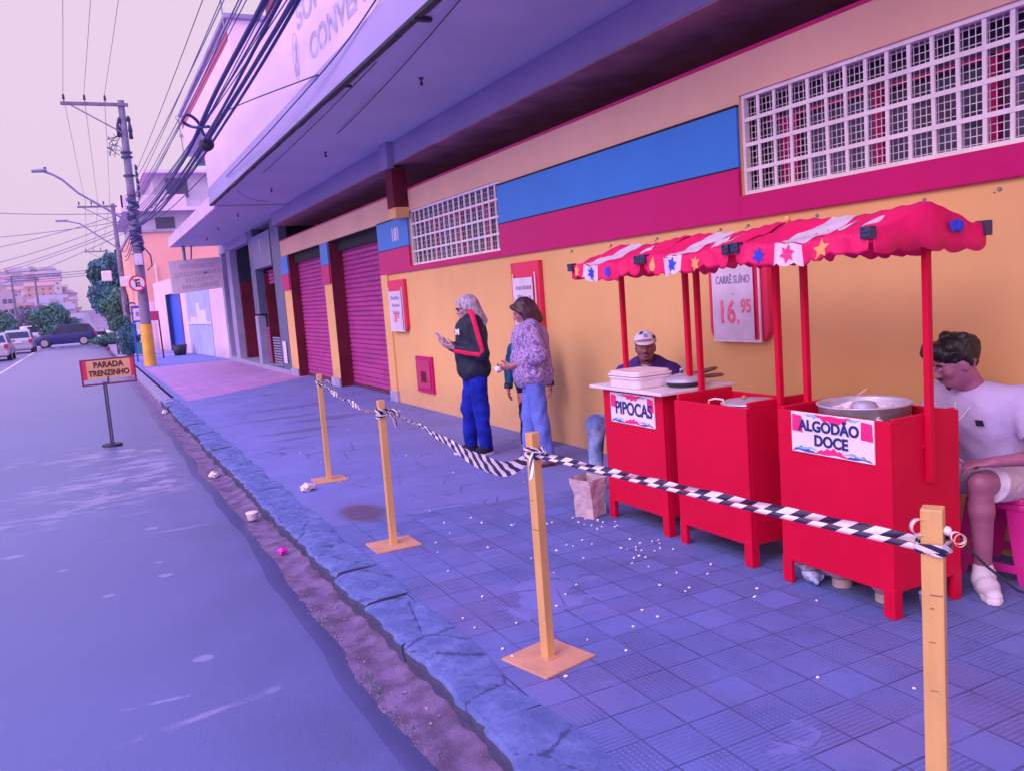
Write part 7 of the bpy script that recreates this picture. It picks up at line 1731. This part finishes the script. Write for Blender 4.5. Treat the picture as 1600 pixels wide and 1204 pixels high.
# --- seated man in the lilac T-shirt at the right edge
J = dict(pelvis=V3(0, 0, .54), belly=V3(0, -.07, .68), chest=V3(0, -.155, .825), neck=V3(-.01, -.225, .97), head=V3(-.045, -.315, 1.12), Rh=rZ(-.62) @ rX(.36), Rt=rX(.40), Rp=rX(.2), sl=V3(.205, -.165, .925), sr=V3(-.205, -.185, .925), el=V3(.345, -.20, .68), er=V3(-.27, -.28, .67), wl=V3(.20, -.40, .665), wr=V3(-.07, -.45, .63),
         hl=V3(.095, -.02, .50), hr=V3(-.095, -.02, .50), kl=V3(.135, -.41, .55), kr=V3(-.16, -.42, .55), al=V3(.13, -.385, .10), ar=V3(-.15, -.36, .10), tl=(.744, -.67), tr=(-.1, -1), fat=1.2)
HM = [hand_prims(J['wl'], (-.79, -.55, -.12), (-.1, .1, -1), (-.3, .8, .2), (.3, .4, .45, .55), 1.05), hand_prims(J['wr'], (.5, -.8, .0), (.2, .1, -1), (1, .2, .3), (.4, .5, .6, .7), 1.05)]
M2p = person('seated man in a pale T-shirt and white shorts leaning over the near cart', (4.19, 2.77, 0), -92, J, sk_arm, 1.03, HM, res=.005, group='seated cart keepers')
m_tee = fabric('pale_lilac_tshirt', (.46, .38, .70), .85, .07, .45, 9)
ts = [ell(J['chest'] + V3(0, -.01, 0), V3(.205, .158, .20), J['Rt'], .06), ell(J['belly'] + V3(0, -.015, 0), V3(.205, .175, .18), J['Rt'], .06), ell(J['pelvis'] + V3(0, 0, .02), V3(.20, .165, .13), None, .06), cone(J['sl'], .076, J['neck'] + V3(.05, .01, -.03), .062, .05), cone(J['sr'], .076, J['neck'] + V3(-.05, .01, -.03), .062, .05), cone(J['neck'] + V3(0, .01, -.05), .085, J['neck'] + V3(0, .0, -.005), .074, .02, flat=2)]
for e in 'lr':
    q = J['s' + e] + (J['e' + e] - J['s' + e]) * .62; ts += [cone(J['s' + e], .080, q, .086, .03, flat=2)]
wear('t_shirt', ts, m_tee, M2p, .0055, .008, 11, 21)
b_ = MB(); pch = J['chest'] + J['Rt'] @ V3(.085, -.160, .075)
b_.obox(pch, (.017, .004, 0), (0, .002, 0), J['Rt'] @ V3(0, 0, .017)); b_.build('chest_patch', m_blk, M2p, world=False)
m_shrt = fabric('white_shorts_cloth', (.62, .52, .70), .85, .08, .45, 10)
sp = [ell(J['pelvis'] + V3(0, 0, -.02), V3(.205, .165, .13), None, .05)]
for e in 'lr': sp += [cone(J['h' + e], .115, J['h' + e] + (J['k' + e] - J['h' + e]) * .80, .098, .03, flat=2)]
wear('shorts', sp, m_shrt, M2p, .0055, .009, 13, 22)
m_sneak = fabric('white_sneaker', (.66, .60, .78), .6, .06, .3, 20)
for e in 'lr':
    sh = wear('shoe', shoe_prims(J['a' + e] + V3(0, 0, -.01), J['t' + e], 1.05) + [cone(V3(J['a' + e][0], J['a' + e][1], .07), .05, J['a' + e] + V3(0, .01, .015), .047, .02, flat=2)], m_sneak, M2p, .005); b_ = MB(); sole(b_, J['a' + e], J['t' + e], .0, .03, 1.10); b_.build('shoe_sole', m_sol, sh, world=False, bevel=.008)
    d = nrm(V3(J['t' + e][0], J['t' + e][1], 0)); l_ = V3(-d[1], d[0], 0); a = J['a' + e] * V3(1, 1, 0); b_ = MB()
    for k in range(5): c = a + d * (.045 + .018 * k) + V3(0, 0, .105 - .011 * k); b_.tube([c - l_ * .022 - V3(0, 0, .008), c + V3(0, 0, .003), c + l_ * .022 - V3(0, 0, .008)], .0035, 5)
    b_.build('lace', m_tub, sh, world=False)
hd = J['head']; Rh = J['Rh']; TN = lambda x, y, z: hd + Rh @ V3(x, y, z) * 1.03
m_hair3 = hair_mat('black_curly_hair', (.003, .003, .006), (.010, .008, .014))
hp = [ell(TN(0, .020, .058), V3(.094, .112, .088), Rh, .02), cone(TN(-.05, -.075, .105), .036, TN(.05, -.075, .105), .036, .03), cone(TN(-.03, -.10, .095), .028, TN(.03, -.105, .100), .030, .02), cone(TN(.070, .03, .03), .022, TN(.066, .045, -.02), .010, .02), cone(TN(-.070, .03, .03), .022, TN(-.066, .045, -.02), .010, .02), cone(TN(0, .075, .03), .05, TN(0, .068, -.02), .035, .03), dict(ell(TN(0, -.12, -.03), V3(.072, .085, .085), Rh, .012), op='-')]
hq = random.Random(9)
for i in range(26):
    a, e_ = hq.uniform(0, 6.28), hq.uniform(.0, 1.4); q = TN(.092 * math.cos(a) * math.cos(e_), .015 + .110 * math.sin(a) * math.cos(e_), .062 + .088 * math.sin(e_)); hp.insert(1, ell(q, V3(.020, .020, .010) * hq.uniform(.6, 1.1), None, .022))
wear('hair', hp, m_hair3, M2p, .005, .003, 60, 13)
eyes(M2p, TN, 1.0, (0, -.05))
b_ = MB()
for sx in (1, -1): b_.tube([TN(sx * .014, -.093, .026), TN(sx * .034, -.094, .032), TN(sx * .055, -.080, .025)], .005, 6)
b_.build('eyebrow', m_pup, M2p, world=False)
wear('beard', [cone(TN(0, -.100, -.044), .006, TN(.026, -.090, -.052), .0045, .004), cone(TN(0, -.100, -.044), .006, TN(-.026, -.090, -.052), .0045, .004), ell(TN(0, -.074, -.098), V3(.024, .012, .013), Rh, .005)], m_hair3, M2p, .004)
b_ = MB(); m_wire_g = M('thin_spectacle_frame', (.35, .25, .35), .3, .1, 4, metal=.6)
for sx in (1, -1):
    b_.tube([TN(sx * .033 + .022 * math.cos(q), -.102, .004 + .018 * math.sin(q)) for q in [i * .5236 for i in range(13)]], .0014, 6); b_.tube([TN(sx * .055, -.100, .010), TN(sx * .076, -.05, .012), TN(sx * .080, .015, .008)], .0016, 6)
b_.tube([TN(-.011, -.103, .006), TN(0, -.105, .009), TN(.011, -.103, .006)], .0014, 6); b_.build('spectacles', m_wire_g, M2p, world=False)
b_ = MB(); nk = J['neck']; b_.tube([nk + V3(.06, -.01, .01), nk + V3(.05, -.075, -.04), nk + V3(.02, -.13, -.11), nk + V3(0, -.15, -.14), nk + V3(-.02, -.13, -.11), nk + V3(-.05, -.075, -.04), nk + V3(-.06, -.01, .01)], .0022, 5); b_.build('neck_chain', m_tub, M2p, world=False)
# pink plastic stool
t = thing('plastic_stool', 'magenta plastic stool under the man in the pale T-shirt', 'stool', (4.17, 2.73, 0), R(8))
m_stool = M('magenta_plastic', (.60, .02, .28), .35, .06, 4)
b_ = MB(); b_.prism(rrect(.15, .15, .04), (0, 0, .40), (1, 0, 0), (0, 1, 0), 0, .03); b_.prism(rrect(.157, .157, .04), (0, 0, .37), (1, 0, 0), (0, 1, 0), 0, .03); b_.build('seat', m_stool, t, world=False, bevel=.006)
for sx in (-1, 1):
    for sy in (-1, 1):
        b_ = MB(); z = [(0, .19), (.12, .178), (.37, .15)]
        for (za, ra), (zb_, rb) in zip(z, z[1:]):
            w0, w1 = .075 - .02 * (za < .1), .075 + .02 * (zb_ > .3)
            P0 = [(sx * ra, sy * ra), (sx * (ra - w0), sy * ra), (sx * (ra - w0), sy * (ra - .012)), (sx * (ra - .012), sy * (ra - .012)), (sx * (ra - .012), sy * (ra - w0)), (sx * ra, sy * (ra - w0))]; P1 = [(sx * rb, sy * rb), (sx * (rb - w1), sy * rb), (sx * (rb - w1), sy * (rb - .012)), (sx * (rb - .012), sy * (rb - .012)), (sx * (rb - .012), sy * (rb - w1)), (sx * rb, sy * (rb - w1))]
            vs = [(a, c_, za) for a, c_ in P0] + [(a, c_, zb_) for a, c_ in P1]; fs = [(i, (i + 1) % 6, 6 + (i + 1) % 6, 6 + i) for i in range(6)]
            if sx * sy < 0: fs = [f[::-1] for f in fs]
            b_.add(vs, fs + [tuple(range(5, -1, -1)), tuple(range(6, 12))])
        b_.build('leg', m_stool, t, world=False)
for ax in (0, 1):
    for sg in (-1, 1):
        b_ = MB(); c = [0, 0, .075]; c[ax] = sg * .180; h_ = [.006, .006, .02]; h_[1 - ax] = .15; b_.obox(c, (h_[0], 0, 0), (0, h_[1], 0), (0, 0, h_[2])); b_.build('stretcher', m_stool, t, world=False)
tag(MB().tube([(3.66, 2.66, .30), (3.74, 2.56, .16), (3.82, 2.46, .05), (3.92, 2.36, .012), (4.10, 2.2, .012), (4.3, 2.0, .012)], .007, 6).build('power_cable', m_blk), 'black power cable trailing from the near cart along the pavement', 'cable')
t = thing('serving_cup', 'small clear cup held on the knee by the man in the pale T-shirt', 'cup', wm(M2p) @ Vector((.02, -.52, .56)))
b_ = MB(); c = wm(M2p) @ Vector((.06, -.50, .56)); b_.lathe(c, [(0, 0), (.028, 0), (.036, .10), (.034, .10), (.026, .004), (0, .004)], 24); b_.build('cup', m_cup, t)

# ---------------------------------------------------------------- litter
m_pop = M('popcorn_white', (.86, .74, .76), .8, .08, 40)
pq = random.Random(77)
kern = []
for k in range(4):
    kern.append(sdf_mesh([ell((pq.uniform(-.006, .006), pq.uniform(-.006, .006), .006 + pq.uniform(0, .005)), V3(1, 1, 1) * pq.uniform(.005, .008), None, .003) for _ in range(6)], .0022, 'popcorn'))
    kern[-1].materials.append(m_pop)
spots = []
for cx, cy, sx, sy, n in ((3.02, 4.95, .12, .10, 15), (2.95, 4.55, .22, .30, 18), (2.75, 4.3, .35, .6, 18), (2.6, 5.6, .35, .5, 12), (2.4, 2.9, .5, .7, 12), (2.2, 4.3, .4, .6, 7), (2.7, 7.2, .5, .7, 7), (2.5, 9.5, .6, 1.5, 5), (.75, 3.7, .3, .6, 5)):
    for i in range(n): spots.append((cx + pq.gauss(0, sx), cy + pq.gauss(0, sy)))
for i, (x, y) in enumerate(spots):
    if 3.16 < x < 3.68 and y < 5.05: x = 3.05
    if x < 1.5: x = 1.55
    o = bpy.data.objects.new('popcorn', kern[i % 4]); link(o); o.location = (x, y, .001); o.rotation_euler = (0, 0, pq.uniform(0, 6)); q = pq.uniform(.45, .8); o.scale = (q, q, q)
    tag(o, 'white popcorn piece fallen on the pavement around the carts', 'popcorn', 'popcorn pieces scattered on the pavement')
def crumple(name, label, cat, x, y, z, r, mat, seed):
    q = random.Random(seed); o = mesh_obj(name, sdf_mesh([ell((q.uniform(-r, r) * .5, q.uniform(-r, r) * .5, r * .5), V3(q.uniform(.5, .9), q.uniform(.5, .9), q.uniform(.4, .7)) * r, None, .01) for _ in range(5)], max(.004, r * .09), name, r * .28, 60, seed), mat)
    o.location = (x, y, z); return tag(o, label, cat)
crumple('crumpled_paper', 'crumpled white paper ball by the foot of a yellow post', 'litter', 1.61, 7.56, .004, .055, m_tub, 4)
crumple('foil_wrapper', 'bright magenta sweet wrapper lying in the gutter', 'litter', 1.08, 6.15, -.115, .032, M('magenta_foil', (.75, .01, .45), .3), 6)
crumple('paper_scrap', 'small white paper scrap at the kerb far up the gutter', 'litter', 1.13, 16.6, -.11, .06, m_tub, 8)
crumple('paper_scrap', 'white scrap in the gutter beyond the tub', 'litter', 1.07, 9.6, -.115, .05, m_tub, 9)
t = thing('polystyrene_cup', 'white round tub lying in the gutter beside the kerb', 'litter', (1.08, 7.35, -.11))
b_ = MB(); b_.lathe((1.08, 7.35, -.118), [(0, 0), (.040, 0), (.052, .055), (.055, .06), (.050, .066), (0, .07)], 28); b_.build('tub', m_tub, t, bevel=.003)
m_leafd = M('dry_leaf', (.42, .26, .34), .8, .2, 20); m_leafd2 = M('brown_leaf', (.16, .08, .10), .8, .2, 20)
lq = random.Random(13); lv = []
for k in range(3):
    b_ = MB(); n = 7; P = []
    for i in range(n): w = .014 * math.sin(math.pi * i / (n - 1)) + .0005; x = .05 * i / (n - 1) - .025; c = .006 * math.sin(i + k); P += [(x, -w, .003 + .008 * (i - 3) ** 2 / 9 + c * .5), (x, w, .003 + .01 * (i - 3) ** 2 / 9)]
    b_.add(P, [(2 * i, 2 * i + 2, 2 * i + 3, 2 * i + 1) for i in range(n - 1)]); o = b_.build('dry_leaf', m_leafd if k < 2 else m_leafd2); lv.append(o.data); bpy.data.objects.remove(o)
for i in range(26):
    y = lq.uniform(1.7, 13) if i % 4 else lq.uniform(1.7, 5); x = lq.uniform(.98, 1.15); o = bpy.data.objects.new('dry_leaf', lv[i % 3]); link(o); o.location = (x, y, gut_z(x, y) + .003); o.rotation_euler = (lq.uniform(-.3, .3), lq.uniform(-.3, .3), lq.uniform(0, 6)); q = lq.uniform(.22, .6); o.scale = (q, q, q)
    tag(o, 'small dry leaf lying in the dirt of the gutter', 'leaf', 'dry leaves along the gutter')
b_ = MB()
for i in range(2600):
    y = lq.uniform(1.2, 14) ** 1; x = lq.choice([lq.uniform(.93, 1.02), lq.uniform(.95, 1.17), lq.gauss(1.0, .02)]); z = gut_z(x, y); r = lq.uniform(.002, .007); d = [lq.uniform(.6, 1.2) * r for _ in range(6)]
    b_.add([(x - d[0], y, z), (x + d[1], y, z), (x, y - d[2], z), (x, y + d[3], z), (x, y, z + d[4])], [(0, 2, 4), (2, 1, 4), (1, 3, 4), (3, 0, 4)])
tag(b_.build('gutter_grit', M('grit', (.24, .18, .27), .9, .5, 60)), kind='stuff')
b_ = MB()
for i in range(160):
    y = lq.choice([lq.gauss(3.7, .12), lq.gauss(4.6, .2), lq.gauss(3.2, .15)]); x = lq.gauss(1.0, .02); z = gut_z(x, y); a = lq.uniform(0, 6); hgt = lq.uniform(.01, .03); b_.add([(x - .002, y, z), (x + .002, y, z), (x + .012 * math.cos(a), y + .012 * math.sin(a), z + hgt)], [(0, 1, 2)])
tag(b_.build('weeds', m_leaf2), kind='stuff')
